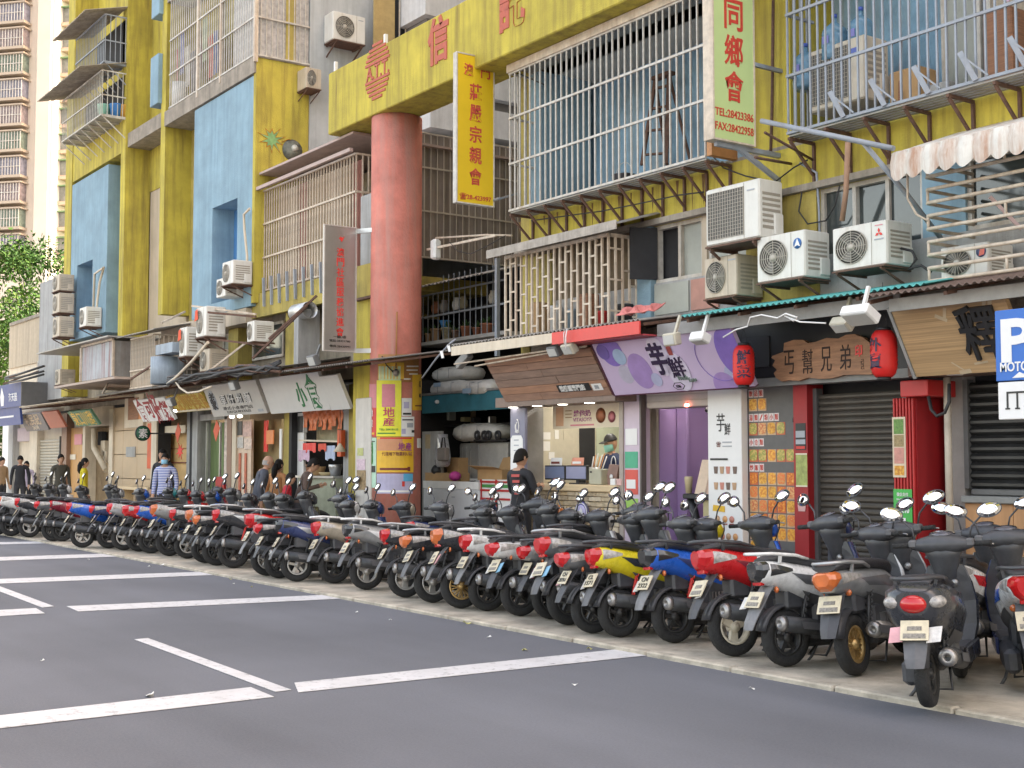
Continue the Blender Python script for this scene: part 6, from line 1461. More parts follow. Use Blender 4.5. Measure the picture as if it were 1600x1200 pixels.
# potted plants balcony above the stall
pb_ = thing('plant_balcony', 'dark balcony with rails and potted plants between the column and the small cage', 'balcony', at(665, 528, Y=11.6))
a = fx(664, 11.6, 520); b = fx(792, 11.6, 520); zf = fz(700, 530, 11.6)
P('shelf', MB().box(a - .3, b, 11.55, 12.2, zf - .06, zf), M('grey_ledge_pale', (.38, .37, .35), .6, var=.15), pb_)
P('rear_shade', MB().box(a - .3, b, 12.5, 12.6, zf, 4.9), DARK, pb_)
for k in range(16): P('bar', MB().bar((a + (b-a)*k/15, 11.56, zf), (a + (b-a)*k/15, 11.56, zf + 1.1), .012), GALV, pb_)
for py in (490, 455): z = fz(700, py, 11.56); P('rail', MB().bar((a - .2, 11.555, z), (b, 11.555, z), .028), GALV, pb_)
z = fz(720, 440, 11.3); P('roof_sheet', MB().sheet((a - .3, 11.1, z), (b - a + .4, 0, 0), (0, 1.3, .35), 80, 1, lambda u, v: (0, 0, .014*math.sin(u*150)), thick=(0, 0, .01)), TIN, pb_)
P('end_post', MB().bar((fx(777, 11.0, 480), 11.0, 3.2), (fx(777, 11.0, 480), 11.0, 4.7), .06), GALV, pb_)
POTC = [M('clay_pot', (.33, .13, .07), .8, var=.15), M('tan_pot', (.42, .26, .14), .8, var=.15), M('mottled_pot', (.36, .32, .2), .7, var=.4, scale=20), M('brown_pot', (.24, .15, .1), .8)]
FOL = M('plant_leaf', (.05, .11, .03), .6, var=.4, scale=8)
for i, (px, w, h, c, lb_) in enumerate(((669, .1, .18, 1, 'small tan pot at the left end of the plant balcony'), (681, .17, .24, 1, 'square tan box pot second from the left on the plant balcony'), (698, .17, .23, 2, 'mottled pot under the blue bowl'), (712, .12, .16, 3, 'brown pot in the middle of the plant balcony'), (728, .16, .2, 0, 'clay pot with a pale spray in the plant row'), (745, .13, .15, 0, 'small clay pot right of the middle of the plant row'), (761, .2, .19, 0, 'wide clay pot at the right end of the plant row'))):
    x = fx(px, 11.75, 520); t = thing('plant_pot', lb_, 'plant pot', (x, 11.75, zf), 'pots on the plant balcony')
    P('pot', MB().lathe([(.001, 0), (w*.42, 0), (w*.55, h*.85), (w*.62, h*.86), (w*.62, h), (w*.5, h), (.001, h*.9)], 14, (x, 11.75, zf)), POTC[c], t)
    lf = MB(); r = random.Random(i)
    for k in range(14 if i % 2 else 30):
        aa = r.uniform(0, 6.28); ln = r.uniform(.08, .2); d = Vector((math.cos(aa), math.sin(aa), r.uniform(.3, 1.6))).normalized(); s_ = d.cross(Vector((0,0,1))).normalized()*.02
        o = Vector((x, 11.75, zf + h*.9)); lf.poly([o, o + d*ln*.5 + s_, o + d*ln, o + d*ln*.5 - s_])
    P('leaves', lf, FOL, t)
x = fx(696, 11.75, 505); obj('blue_bowl', MB().lathe([(.001, 0), (.07, 0), (.11, .12), (.1, .12), (.06, .02), (.001, .02)], 16, (x, 11.75, zf + .235)), M('bright_blue_plastic', (.06, .22, .5), .4), label='blue plastic bowl on top of the mottled pot', cat='bowl', loc=(x, 11.75, zf + .23))
zr = fz(700, 488, 11.75)
for i, (px, m, lb_) in enumerate(((681, POTC[0], 'orange clay jug on the upper rail shelf of the plant balcony'), (694, M('grey_pot', (.3, .28, .26), .7), 'grey pot on the upper rail shelf of the plant balcony'), (714, WHITE, 'white bottle on the upper rail shelf of the plant balcony'), (724, M('olive_pot', (.28, .25, .16), .7), 'olive pot on the upper rail shelf of the plant balcony'), (771, M('dull_white_pot', (.45, .42, .36), .7), 'pale pot at the right end of the upper rail shelf'))):
    x = fx(px, 11.75, 480); obj('jug', MB().lathe([(.001, 0), (.06, 0), (.085, .08), (.08, .15), (.05, .19), (.06, .22), (.04, .22), (.001, .05)], 14, (x, 11.75, zr)), m, label=lb_, cat='jug', loc=(x, 11.75, zr))
obj('upper_shelf', MB().box(a, b, 11.65, 11.85, zr - .025, zr - .002), BLACK, label='thin dark shelf carrying the jugs of the plant balcony', cat='shelf', loc=(a, 11.7, zr))
obj('guy_rope', MB().tube([at(660, 590, Y=9.6), at(682, 560, Y=9.3), at(703, 537, Y=9.2), at(712, 530, Y=9.25)], .014, 6), GALV, label='tie rod running from the red column up to the awning corner', cat='rod', loc=at(682, 560, Y=9.3))
for px, py in ((690, 553), (701, 543)): obj('white_ribbon', MB().slab([at(px - 3, py - 4, Y=9.2), at(px + 1, py - 5, Y=9.2), at(px + 3, py + 6, Y=9.2), at(px, py + 7, Y=9.2)], (0, .01, 0)), WHITEP, label='white ribbon tied on the rod at the awning corner', cat='ribbon', group='ribbons on the tie rod', loc=at(px, py, Y=9.2))
obj('grey_floodlight', MB().bbox(-.16, .16, -.05, .05, -.06, .06, .01).xf(Matrix.Translation(at(725, 562, Y=9.5)) @ Matrix.Rotation(-.5, 4, 'Y')).bar(at(732, 552, Y=9.5), at(736, 545, Y=9.5), .04), M('flood_grey', (.24, .24, .23), .5, var=.15), label='grey tubular floodlight under the left end of the cream fascia', cat='floodlight', loc=at(725, 562, Y=9.5))
# ---------------------------------------------------------------- shops on the left (ground floor)
ls = thing('shop_row', 'row of small shop fronts under the left awnings', 'shop row', (XE, YF, PZ))
P('rear_wall', MB().box(XW - 8, XR - .35, 12.4, 12.5, PZ, 3.0), M('dim_shop_wall', (.34, .25, .15), .8, var=.2, scale=1.5), ls)
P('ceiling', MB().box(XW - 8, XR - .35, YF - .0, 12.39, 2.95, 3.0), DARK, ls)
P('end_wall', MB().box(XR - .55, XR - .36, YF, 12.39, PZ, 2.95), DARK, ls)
TAN = M('tan_tile', (.46, .34, .21), .5, var=.1, scale=2)
ORW = M('orange_wood', (.50, .27, .09), .5, var=.2, scale=2, grain=(5, 1, .6))
def pier(px0, px1, m, y0=YF - .1, y1=YF + .2, z1=2.9, name='pier'): return P(name, MB().box(fx(px0, y0), fx(px1, y0), y0, y1, PZ, z1), m, ls)
def fill(px0, px1, py0, py1, m, y=YF, name='panel', th=.05): 
    a = at(px0, py1, Y=y); b = at(px1, py0, Y=y); return P(name, MB().box(a.x, b.x, y, y + th, max(a.z, PZ), b.z), m, ls)
pier(5, 14, WHITE); pier(14, 21, GREYW); pier(47, 59, CREAM); pier(97, 105, M('brown_pier', (.25, .15, .1), .6)); pier(171, 177, CREAM)
fill(22, 46, 655, 790, BEIGE, 10.6, 'recess'); fill(27, 46, 668, 690, M('lilac_grey_board', (.42, .34, .36), .6), 10.3, 'poster')
# beige tiled front: large tiles laid one by one
a, b = fx(176, YF), fx(243, YF); k = 0
for r_ in range(5):
    for c_ in range(3):
        x0 = a + (b - a)*c_/3; P('tile', MB().bbox(x0 + .006, x0 + (b-a)/3 - .006, YF - .06, YF + .1, PZ + r_*.58, PZ + (r_+1)*.58 - .012, .006), TAN, ls)
P('wall_core', MB().box(a, b, YF + .02, YF + .22, PZ, 2.94), CONC, ls)
t = P('poster_frame', MB().box(fx(196, YF - .1), fx(225, YF - .1), YF - .12, YF - .065, fz(210, 668, YF - .1), fz(210, 617, YF - .1)), CREAM, ls)
P('poster', MB().box(fx(200, YF - .13), fx(216, YF - .13), YF - .13, YF - .121, fz(208, 656, YF - .1), fz(208, 622, YF - .1)), WOODD, t); P('poster', MB().box(fx(216.5, YF - .13), fx(223, YF - .13), YF - .13, YF - .121, fz(218, 655, YF - .1), fz(218, 628, YF - .1)), M('orange_poster', (.6, .2, .04), .5), t)
P('wall_plate', MB().box(fx(198, YF - .08), fx(212, YF - .08), YF - .08, YF - .062, fz(205, 714, YF - .08), fz(205, 698, YF - .08)), GREYW, ls)
P('red_couplet', MB().box(fx(231, YF - .09), fx(237, YF - .09), YF - .09, YF - .065, fz(234, 732, YF), fz(234, 662, YF)), M('orange_red_couplet', (.58, .10, .03), .6, var=.2), ls)
pier(237, 245, CREAM, YF - .14); pier(245, 248, DARK)
tb = thing('wooden_bench', 'pale wooden bench against the tan tiled wall', 'bench', (fx(192, 9.9), 9.9, PZ))
x0, x1 = fx(190, 9.9), fx(236, 9.9); P('top', MB().box(x0, x1, 9.85, 10.2, .95, 1.02), M('pale_maple', (.62, .47, .28), .5, var=.12), tb)
for xx in (x0 + .05, x1 - .12): P('leg', MB().box(xx, xx + .08, 9.9, 10.18, PZ, .949), M('pale_maple', (.62, .47, .28), .5), tb)
# warm lit shop window with a red paper star
fill(249, 294, 668, 800, M('warm_screen', (.56, .37, .16), .6, var=.2, scale=3), 10.6, 'rear_screen')
fill(255, 290, 664, 678, CRP, 10.35, 'poster', .01)
fill(290, 297, 640, 800, GREYW, YF - .1); pier(297, 301, DARK, YF - .1)
for py in (700, 722): fill(252, 290, py, py + 1.5, BRN, 10.55, 'shelf', .02)
p = at(281, 705, Y=10.3); st = []
for k in range(16): q = 2*math.pi*k/16; r = (.2 if k % 2 else .09)*(1.25 if k % 4 == 1 else 1); st.append(p + Vector((r*math.cos(q), 0, r*.8*math.sin(q))))
obj('paper_star', MB().slab(st, (0, .01, 0)), M('bright_red_paper', (.7, .03, .02), .6), label='spiky red paper star in the warm lit shop window', cat='decoration', loc=p)
for px, py, lb_ in ((278, 676, 'red paper diamond above the spiky red star'), (338, 673, 'red paper diamond on the green curtained glass door')):
    p = at(px, py, Y=10.15); obj('paper_diamond', MB().slab([p + Vector((-.17, 0, .0)), p + Vector((-.02, 0, -.22)), p + Vector((.17, 0, .05)), p + Vector((0, 0, .22))], (0, .01, 0)), M('orange_red_paper', (.62, .10, .04), .6), label=lb_, cat='decoration', loc=p)
# glass door with green curtain
pier(301, 309, GREYW, YF - .1); fill(309, 350, 660, 800, M('green_curtain', (.16, .22, .09), .8, var=.3, scale=4, grain=(10, 1, .4)), 10.5, 'curtain'); fill(309, 318, 660, 800, M('grey_glass_strip', (.3, .34, .34), .2), 10.4, 'pane', .02)
for px in (320, 341): fill(px, px + 3, 660, 800, ALU, 10.32, 'door_stile', .04)
fill(305, 355, 645, 658, GREYW, YF - .05, 'door_head'); fill(336, 350, 745, 800, M('red_stool_box', (.4, .02, .02), .5), 10.2, 'red_box', .2)
pier(351, 355, M('notice_stack', (.5, .42, .36), .6, var=.5, scale=7), YF - .05, YF); pier(355, 362, M('brown_pier', (.25, .15, .1), .6)); pier(363, 369, CREAM)
fill(369, 393, 655, 800, M('peach_posters', (.60, .46, .34), .6, var=.15), YF - .05)
for r4, m in (((370, 378, 658, 680), INK), ((379, 393, 658, 682), M('rose_grey_poster', (.5, .34, .3), .6, var=.4, scale=14)), ((370, 380, 683, 700), M('grey_dish_poster', (.45, .43, .4), .6, var=.4, scale=16)), ((381, 393, 684, 702), M('pale_dish_poster', (.56, .45, .38), .6, var=.4, scale=16)), ((372, 376, 708, 770), M('red_brush_print', (.45, .12, .06), .6, var=.4, scale=20)), ((381, 385, 708, 770), M('red_brush_print', (.45, .12, .06), .6))): fill(*r4, m, YF - .07, 'poster', .01)
# olive boarded doorway, yellow post, stall
fill(395, 440, 655, 800, M('olive_boarding', (.27, .2, .09), .7, var=.2, scale=2), 10.55, 'boarding')
for i, (x0, x1, y0, y1, m, l) in enumerate(((412, 418, 657, 706, SR3, 'long red paper strip hanging in the olive doorway'), (416, 427, 672, 694, M('orange_bag', (.65, .2, .05), .5), 'orange bag hanging over the red paper strip'), (436, 440, 670, 735, WHITE, 'white ribbon of notices on the olive door post'))):
    a = at(x0, y1, Y=10.4 - .06*i); b = at(x1, y0, Y=10.4 - .06*i); obj('hanging_strip', MB().box(a.x, b.x, 10.4 - .06*i, 10.42 - .06*i, a.z, b.z), m, label=l, cat='hanging', loc=a)
pier(444, 452, YELD, YF - .1); pier(452, 456, DARK, YF - .12)
fz_ = fz(500, 745, YF)
fill(457, 475, 645, 790, WHITE, YF, 'panel'); fill(461, 472, 650, 676, INK, YF - .02, 'poster', .01); fill(474, 480, 652, 676, M('grey_ink2', (.2, .18, .16), .6), YF - .02, 'poster', .01)
sk = thing('snack_stall', 'snack stall window with orange plastic strips and hanging cloths', 'stall', at(500, 745, Y=YF))
a, b = fx(478, YF), fx(538, YF)
P('counter', MB().box(a, b, YF - .15, YF + .4, PZ, fz_ - .02), M('stall_front', (.34, .36, .26), .5, var=.2), sk); P('counter_top', MB().box(a, b, YF - .2, YF + .5, fz_ - .018, fz_ + .02), ALU, sk)
for k in range(8): P('plastic_strip', MB().sheet((a + (b-a)*k/8, YF - .05 + .015*(k % 2), fz(500, 672 - 5*(k % 3 == 0), YF)), ((b-a)/8.2, 0, 0), (0, 0, .38), 3, 4, lambda u, v: (0, .02*math.sin(v*6 + u*4), 0), thick=(0, .004, 0)), M('orange_strip', (.62, .16, .05), .35, var=.2), sk)
P('pleated_curtain', MB().sheet((fx(495, 10.6), 10.6, fz(515, 690, 10.6)), (fx(536, 10.6) - fx(495, 10.6), 0, 0), (0, 0, .5), 40, 1, lambda u, v: (0, .02*math.sin(u*80), 0), thick=(0, .005, 0)), M('olive_grey_curtain', (.42, .40, .28), .8), sk)
P('rail', MB().bar(at(468, 688, Y=10.2), at(536, 690, Y=10.2), .03), CREAM, sk)
for px0, px1, py0, py1, m, l in ((473, 494, 692, 706, SR3, 'red cloth hanging left on the stall rail'), (497, 510, 693, 704, M('tomato_cloth', (.62, .1, .06), .7), 'smaller red cloth near the middle of the stall rail'), (508, 524, 696, 718, M('blue_white_towel', (.42, .48, .62), .8, var=.2, grain=(20, 1, 1)), 'blue and white towel hanging on the stall rail'), (466, 484, 703, 720, M('lilac_cloth', (.55, .4, .5), .8, var=.25), 'lilac cloth hanging at the left of the stall rail')):
    p0 = at(px0, py1, Y=10.17); p1 = at(px1, py0, Y=10.17); obj('hanging_cloth', MB().sheet(p0, (p1.x - p0.x, 0, 0), (0, 0, p1.z - p0.z), 8, 3, lambda u, v: (0, .02*math.sin(u*12), -.02*math.sin(u*9)*(1-v)), thick=(0, .01, 0)), m, label=l, cat='cloth', loc=p0)
p = at(531, 706, Y=9.9); lt = thing('cone_lamp', 'cream cone lamp hanging over the stall counter', 'lamp', p); P('shade', MB().lathe([(.02, .14), (.03, .12), (.11, .0), (.1, 0), (.02, .1)], 18, p, loop=False), CREAM, lt); P('cord', MB().cyl(p + Vector((0, 0, .14)), p + Vector((0, 0, .8)), .006, n=6), CABLE, lt)
for i, (px, w, h, m, l) in enumerate(((497, .14, .16, CARD, 'brown tub of skewers on the stall counter'), (512, .16, .06, M('basket', (.5, .4, .22), .8), 'pale basket on the stall counter'), (524, .12, .2, ALU, 'steel pot on the stall counter'), (486, .1, .2, WOODD, 'dark jar at the left of the stall counter'))):
    x = fx(px, YF + .05, 735); obj('stall_vessel', MB().lathe([(.001, 0), (w*.7, 0), (w, h*.8), (w, h), (w*.85, h), (.001, h*.8)], 14, (x, YF + .05, fz_ + .022)), m, label=l, cat='vessel', loc=(x, YF, fz_))
p = at(545, 695, Y=YF); P('red_lantern_strip', MB().box(p.x - .08, p.x + .06, YF - .18, YF - .1, p.z - .2, p.z + .25), M('orange_red_couplet', (.58, .10, .03), .6), sk)
pier(537, 545, GREYW, YF - .05); pier(545, 553, YELD, YF - .12)
wp = thing('notice_board', 'tall white board with pasted pictures between the yellow and the red columns', 'board', (fx(556, 9.6), 9.6, PZ))
x0, x1 = fx(555, 9.6, 700), fx(579, 9.6, 700); P('board', MB().bbox(x0, x1, 9.6, 9.66, PZ, fz(565, 622, 9.6), .01), M('off_white_board', (.55, .52, .47), .6, var=.08, streak=.3), wp)
for r4, m in (((558, 567, 700, 712), M('green_picture', (.4, .42, .16), .6, var=.3, scale=20)), ((557, 570, 717, 734), M('pink_picture', (.55, .42, .48), .6, var=.3, scale=20)), ((557, 571, 735, 765), M('bronze_picture', (.26, .18, .09), .6, var=.6, scale=14))):
    p0 = at(r4[0], r4[3], Y=9.59); p1 = at(r4[1], r4[2], Y=9.59); P('picture', MB().box(p0.x, p1.x, 9.592, 9.597, p0.z, p1.z), m, wp)
# far shutter, orange door, ducts
x0, x1 = fx(60, YF), fx(97, YF)
sg = shutter('pale grey shutter between the cream and brown piers at the far end', x0 + .05, x1 - .05, PZ + .06, 2.3, .085, .02, M('pale_shutter', (.42, .38, .30), .5, metal=.3, var=.12), YF)
fill(106, 130, 668, 800, ORW, YF + .02, 'door'); fill(116, 128, 678, 695, PNK, YF - .0, 'poster', .01); fill(108, 118, 710, 718, CRP, YF, 'poster', .01)
pier(130, 134, CREAM); fill(134, 171, 668, 800, M('tan_recess', (.40, .29, .17), .7, var=.2), 10.7, 'recess')
for k, (p0, p1, p2) in enumerate((((147, 670), (147, 700), (166, 735)), ((138, 668), (139, 760), (139, 790)))): obj('flue_pipe', MB().tube([at(*p0, Y=10.35), at(*p1, Y=10.35), at(*p2, Y=10.35)], .075 if k == 0 else .03, 10), CREAM if k == 0 else ALU, label=('fat cream flue pipe elbowing down in the tan recess', 'thin steel pipe at the left of the tan recess')[k], cat='pipe', loc=at(*p0, Y=10.35))
for px, py, s, l in ((158, 685, .15, 'dark meter box high in the tan recess'), (163, 700, .16, 'pale meter box in the middle of the tan recess'), (166, 714, .13, 'small cream meter box low in the tan recess')):
    p = at(px, py, Y=10.55); obj('meter_box', MB().bbox(p.x - s, p.x + s, 10.5, 10.65, p.z - s*1.2, p.z + s*1.2, .01), DARK if 'dark' in l else CREAM, label=l, cat='meter box', loc=p)
glow(fx(252, 11), fx(288, 11), 11.2, 11.4, 2.85, 'lamp on the ceiling of the warm lit shop window'); glow(fx(480, 11.0), fx(530, 11.0), 11.0, 11.2, 2.85, 'lamp on the ceiling of the snack stall'); glow(fx(112, 11.2), fx(160, 11.2), 11.4, 11.6, 2.85, 'lamp on the ceiling behind the tan recess')
# boards
def lboard(label, tl, tr, br, bl, m, yt=9.5, yb=9.75): return board('shop_sign', label, tl, tr, br, bl, yt, yb, .06, m, 'boards over the left shops')
B = lboard('blue upper board with a white leaf at the far left', (-30, 606), (35, 599), (35, 637), (-30, 640), M('navy_board', (.035, .06, .20), .5, var=.06), 9.2, 9.25)
btext(B, '海天居', .80, .42, .9, .24, WHITEP); P('leaf_mark', MB().slab([B.pt(.52, .1, .004), B.pt(.58, .1, .004), B.pt(.60, .5, .004), B.pt(.56, .9, .004), B.pt(.51, .5, .004)], -B.n*.003), WHITEP, B.t)
P('side_board', MB().box(B.x1, B.x1 + .05, 9.2, 10.2, B.o.z, B.o.z + B.h), M('dark_grey_side', (.12, .12, .12), .6), B.t)
B = lboard('blue lower board with a short white line at the far left', (-30, 640), (33, 638), (33, 664), (-30, 668), M('navy_board', (.035, .06, .20), .5), 9.3, 9.36); brect(B, .5, .85, .45, .55, WHITEP)
B = lboard('dark grey board with worn pale characters at the far end', (37, 648), (72, 643), (77, 671), (42, 675), M('dark_grey_board', (.16, .15, .15), .6)); btext(B, '利民記', .5, .65, 1.5, .34, TAN); btext(B, '24小時', .5, .2, .6, .14, CRP, 0)
B = lboard('plain terracotta board beside the dark grey one', (73, 644), (96, 640), (103, 667), (79, 670), M('terracotta_board', (.42, .14, .09), .6, var=.1))
B = lboard('dull green board with yellow characters', (115, 645), (150, 637), (156, 662), (120, 668), M('dull_green_board', (.10, .22, .14), .6, var=.1)); btext(B, '泉口川甜', .5, .5, 1.7, .4, AMB)
fill(125, 178, 622, 668, BEIGE, YF - .02, 'fascia'); fill(30, 125, 630, 645, CREAM, YF - .02, 'fascia')
B = lboard('white board with big dark red characters', (223, 624), (272, 619), (274, 656), (224, 659), WHITEP); btext(B, '食', .14, .5, .45, .62, DRED, .03); btext(B, '可', .38, .52, .4, .4, DRED, .03); btext(B, '好', .60, .56, .45, .75, DRED, .03); btext(B, '餸', .85, .4, .5, .5, DRED, .03)
B = lboard('yellow board with dull orange characters', (277, 617), (330, 613), (332, 640), (278, 645), M('straw_yellow_board', (.56, .44, .10), .5, var=.08)); btext(B, '陳記咖啡美食', .5, .58, 2.0, .42, M('orange_ochre', (.46, .24, .03), .5), .02); brect(B, .02, .98, .02, .12, CRP)
B = lboard('pale grey board with a scroll emblem and four black square characters', (330, 600), (412, 594), (418, 646), (334, 651), M('pale_grey_board', (.50, .48, .44), .5, var=.05))
P('scroll_emblem', MB().slab([B.pt(.11 + .065*math.cos(a), .52 + .34*math.sin(a)*(1 if abs(math.sin(a)) < .9 else .95), .006) for a in [2*math.pi*k/18 for k in range(18)]], -B.n*.005), M('grey_ink', (.35, .37, .4), .6), B.t); btext(B, '老', .11, .6, .25, .22, INK, .02, .014); btext(B, '家', .11, .38, .25, .2, INK, .02, .014)
for k, ch in enumerate('車仔粉麵'): brect(B, .26 + .15*k, .37 + .15*k, .38, .66, INK, .005); btext(B, ch, .315 + .15*k, .52, .24, .22, WHITEP, .0, .012)
btext(B, '港式小食專門店', .52, .24, 1.4, .07, INK, 0); btext(B, 'LOU GA NOODLES', .52, .12, 1.1, .05, INK, 0); brect(B, .86, .95, .06, .14, M('grey_ink', (.35, .37, .4), .6))
for sx in (.3, .45): P('spotlight', MB().ell(B.pt(sx, -.06, -.05), .05, .05, .03), LAMP, B.t)
B = lboard('off white board with two green brush characters', (414, 588), (511, 583), (517, 641), (424, 646), M('off_white_sign', (.58, .57, .54), .5, var=.04)); GBR = M('deep_green_ink', (.02, .17, .05), .5)
btext(B, '小', .62, .46, .34, .44, GBR, .015, .01, ); btext(B, '食', .82, .52, .42, .62, GBR, .015, .01)
B = lboard('plain off white board right of the green lettered one', (512, 586), (547, 584), (548, 639), (518, 641), M('off_white_sign', (.58, .57, .54), .5))
p = at(223, 677, Y=9.5); rd = thing('round_sign', 'round dark green sign with a white character on the tan tiled wall', 'sign', p)
P('disc', MB().lathe([(.001, -.02), (.155, -.02), (.16, 0), (.155, .02), (.001, .02)], 30, p, 'X'), M('dark_green_sign', (.015, .10, .05), .5), rd); P('rim', MB().lathe([(.15, .02), (.168, .02), (.168, -.02), (.15, -.02)], 30, p, 'X', loop=True), BLACK, rd)
P('lettering', MB().text('素', p + Vector((.022, 0, 0)), (0,1,0), (0,0,1), .2, .21, .01, .006), WHITEP, rd); P('arm', MB().bar(p + Vector((0, .16, 0)), (p.x, YF - .06, p.z), .03), BLACK, rd)
# awnings and bundles of cable
def lawn(label, px0, px1, py, Yf, drop, m=TIN):
    x0, x1 = fx(px0, Yf, py), fx(px1, Yf, py); z = fz((px0+px1)/2, py, Yf); return awning('awning', label, x0, x1, Yf, YF + .05, z, z + drop, m)
DTIN = M('dark_tin', (.19, .175, .16), .65, metal=.2, var=.25, streak=.4)
lawn('ragged pale awning over the far grey shutter', 30, 125, 630, 8.9, .15, CREAM); lawn('grey tin awning over the tan tiled wall', 150, 276, 609, 8.95, .25); lawn('dark awning over the yellow and grey boards', 272, 440, 585, 8.95, .25, DTIN); lawn('dark tin awning over the off white boards', 430, 577, 572, 8.9, .22, DTIN)
for i in range(9):
    r = random.Random(40 + i); pts = []
    for k in range(9):
        px = 262 + 22*k; pts.append(at(px, 596 - (px - 262)*.14 + r.uniform(-7, 7) + 3*math.sin(k + i), Y=8.9 + r.uniform(-.08, .08)))
    obj('cable', MB().tube(pts, r.uniform(.014, .035), 6), CABLE if i % 3 else RUST, label='dark cable in the sagging bundle over the left awnings', cat='cable', group='bundled cables over the left awnings', loc=pts[0])
obj('white_cable', MB().tube([at(x, y, Y=8.85) for x, y in ((262, 600), (275, 590), (300, 565), (325, 535))], .03, 6), CREAM, label='thick cream cable rising to the tagged AC units', cat='cable', loc=at(275, 590, Y=8.85))
obj('white_cable', MB().tube([at(x, y, Y=8.85) for x, y in ((273, 594), (281, 606), (293, 614), (310, 612), (330, 604))], .02, 6), CREAM, label='cream cable sagging in front of the yellow board', cat='cable', loc=at(290, 612, Y=8.85))
for i, (y0, y1) in enumerate(((593, 580), (599, 585), (590, 572))): obj('cable', MB().tube([at(8, y0, Y=9.0), at(35, (y0+y1)/2 + 2, Y=9.0), at(68, y1, Y=9.2)], .03, 6), CABLE, label='black cable crossing above the far blue board', cat='cable', group='cables above the far blue board', loc=at(8, y0, Y=9.0))
for i, (px, py) in enumerate(((366, 602), (490, 563), (268, 628))): flood(('dark floodlight above the scroll emblem board', 'dark floodlight above the off white boards', 'dark floodlight beside the red lettered board')[i], px, py, 9.1, .26, GRL, .4)
# ---------------------------------------------------------------- far end: low annex, tree, tower
an = thing('annex', 'low plain annex with a beige parapet beyond the far fin', 'building', (XW - 4, 10.5, 0))
P('wall', MB().box(fx(13, 10.4), XW - .3, 10.4, 16, 0, 4.55), CREAM, an); P('parapet', MB().box(fx(12, 10.35), XW - .25, 10.35, 10.6, 4.55, 5.9), M('beige_parapet', (.46, .38, .27), .8, var=.1, streak=.4), an); P('coping', MB().box(fx(11.6, 10.3), XW - .2, 10.3, 10.65, 5.9, 6.0), CONC, an)
sw = thing('side_wall', 'streaky grey wall carrying the three stacked AC units', 'wall', (XW - 1.6, 9.9, 3.2))
P('slab', MB().box(fx(62, 9.9, 480), fx(101, 9.9, 480), 9.9, 10.28, 3.3, fz(80, 436, 9.9)), GREYW, sw)
# tree
tc_ = at(34, 500, D=60); tx, ty = tc_.x, tc_.y
tr = thing('shade_tree', 'broad leafy tree rising beyond the far end of the block', 'tree', (tx, ty, 0))
BARK = M('tree_bark', (.10, .075, .05), .9, var=.3, bump=.5, bscale=20)
P('trunk', MB().tube([(tx, ty, 0), (tx + .1, ty, 2), (tx - .1, ty + .2, 4), (tx, ty, 6)], [.5, .38, .32, .2], 10), BARK, tr)
r = random.Random(5)
clumps = []
for k in range(95):
    a = r.uniform(0, 6.28); rr = 5.2*math.sqrt(r.random()); zz_ = r.uniform(1.6, 11.4)
    w_ = 1.0 - max(0, (zz_ - 8.6)/4.4) - max(0, (3.0 - zz_)/5)
    clumps.append(Vector((tx + rr*w_*math.cos(a), ty + rr*w_*math.sin(a), zz_)))
bm_ = MB()
for k in range(0, 95, 6): c = clumps[k]; bm_.tube([(tx, ty, 3.5 + .4*(k % 5)), ((tx + c.x)/2, (ty + c.y)/2, c.z*.75), c], [.16, .1, .03], 6)
P('limbs', bm_, BARK, tr)
LF = [M('leaf_dark', (.018, .05, .008), .75, var=.4, scale=3, spec=.15), M('leaf_mid', (.035, .08, .012), .75, var=.4, scale=3, spec=.15), M('leaf_light', (.065, .11, .018), .75, var=.3, scale=3, spec=.15)]
lm = [MB(), MB(), MB()]
for c in clumps:
    q = r.choice((0, 1, 1, 2)); R_ = r.uniform(.8, 1.35)
    for k in range(340):
        d = Vector((r.gauss(0, 1), r.gauss(0, 1), r.gauss(0, .75))).normalized(); p = c + d*R_*(r.random()**.4)
        u = (d + Vector((r.gauss(0, .6), r.gauss(0, .6), r.gauss(-.35, .5)))).normalized(); v = u.cross(Vector((r.gauss(0,1), r.gauss(0,1), 1))).normalized()
        s_ = r.uniform(.08, .16); lm[q if r.random() < .8 else 1]._add([p - u*s_, p + v*s_*.38, p + u*s_, p - v*s_*.38], [(0, 1, 2, 3)])
for i in range(3): P('crown', lm[i], LF[i], tr)
# low shrubs in front of the tree and warm lit stalls far off
# tower
tp0 = at(68, 721, D=135); PHI = math.pi - (TH + rad(13.2))      # heading of its lit flank, seen from above
d2 = Vector((math.cos(PHI), math.sin(PHI), 0)); d1 = Vector((-d2.y, d2.x, 0))
if d1.dot(_rt) > 0: d1 = -d1
tw = thing('apartment_tower', 'tall sunlit apartment tower with caged windows beyond the tree', 'building', (tp0.x, tp0.y, 0))
PEA = M('peach_render', (.62, .53, .43), .8, var=.08, scale=.3); IVO = M('ivory_render', (.6, .56, .49), .8, var=.06, scale=.3)
def tb_(name, u0, u1, v0, v1, z0, z1, m, par):      # box in tower axes: u along d1 (to the left), v along d2 (away)
    mb = MB().box(u0, u1, v0, v1, z0, z1); o = Vector((tp0.x, tp0.y, 0))
    mb.v = [o + d1*p.x + d2*p.y + Vector((0, 0, p.z)) for p in mb.v]
    return P(name, mb, m, par)
tb_('body', 0, 14, .3, 6.4, 0, 78, PEA, tw); tb_('lit_flank', -.4, .0, 0, 6.4, 0, 78, IVO, tw); tb_('corner_pier', 0, 1.6, -.4, .3, 0, 78, PEA, tw)
CG = [M('cage_room_' + 'abc'[i], c, .7, var=.4, scale=2.5) for i, c in enumerate([(.16, .20, .16), (.24, .20, .20), (.2, .2, .24)])]
SLB = M('tower_slab', (.40, .33, .25), .8, var=.1)
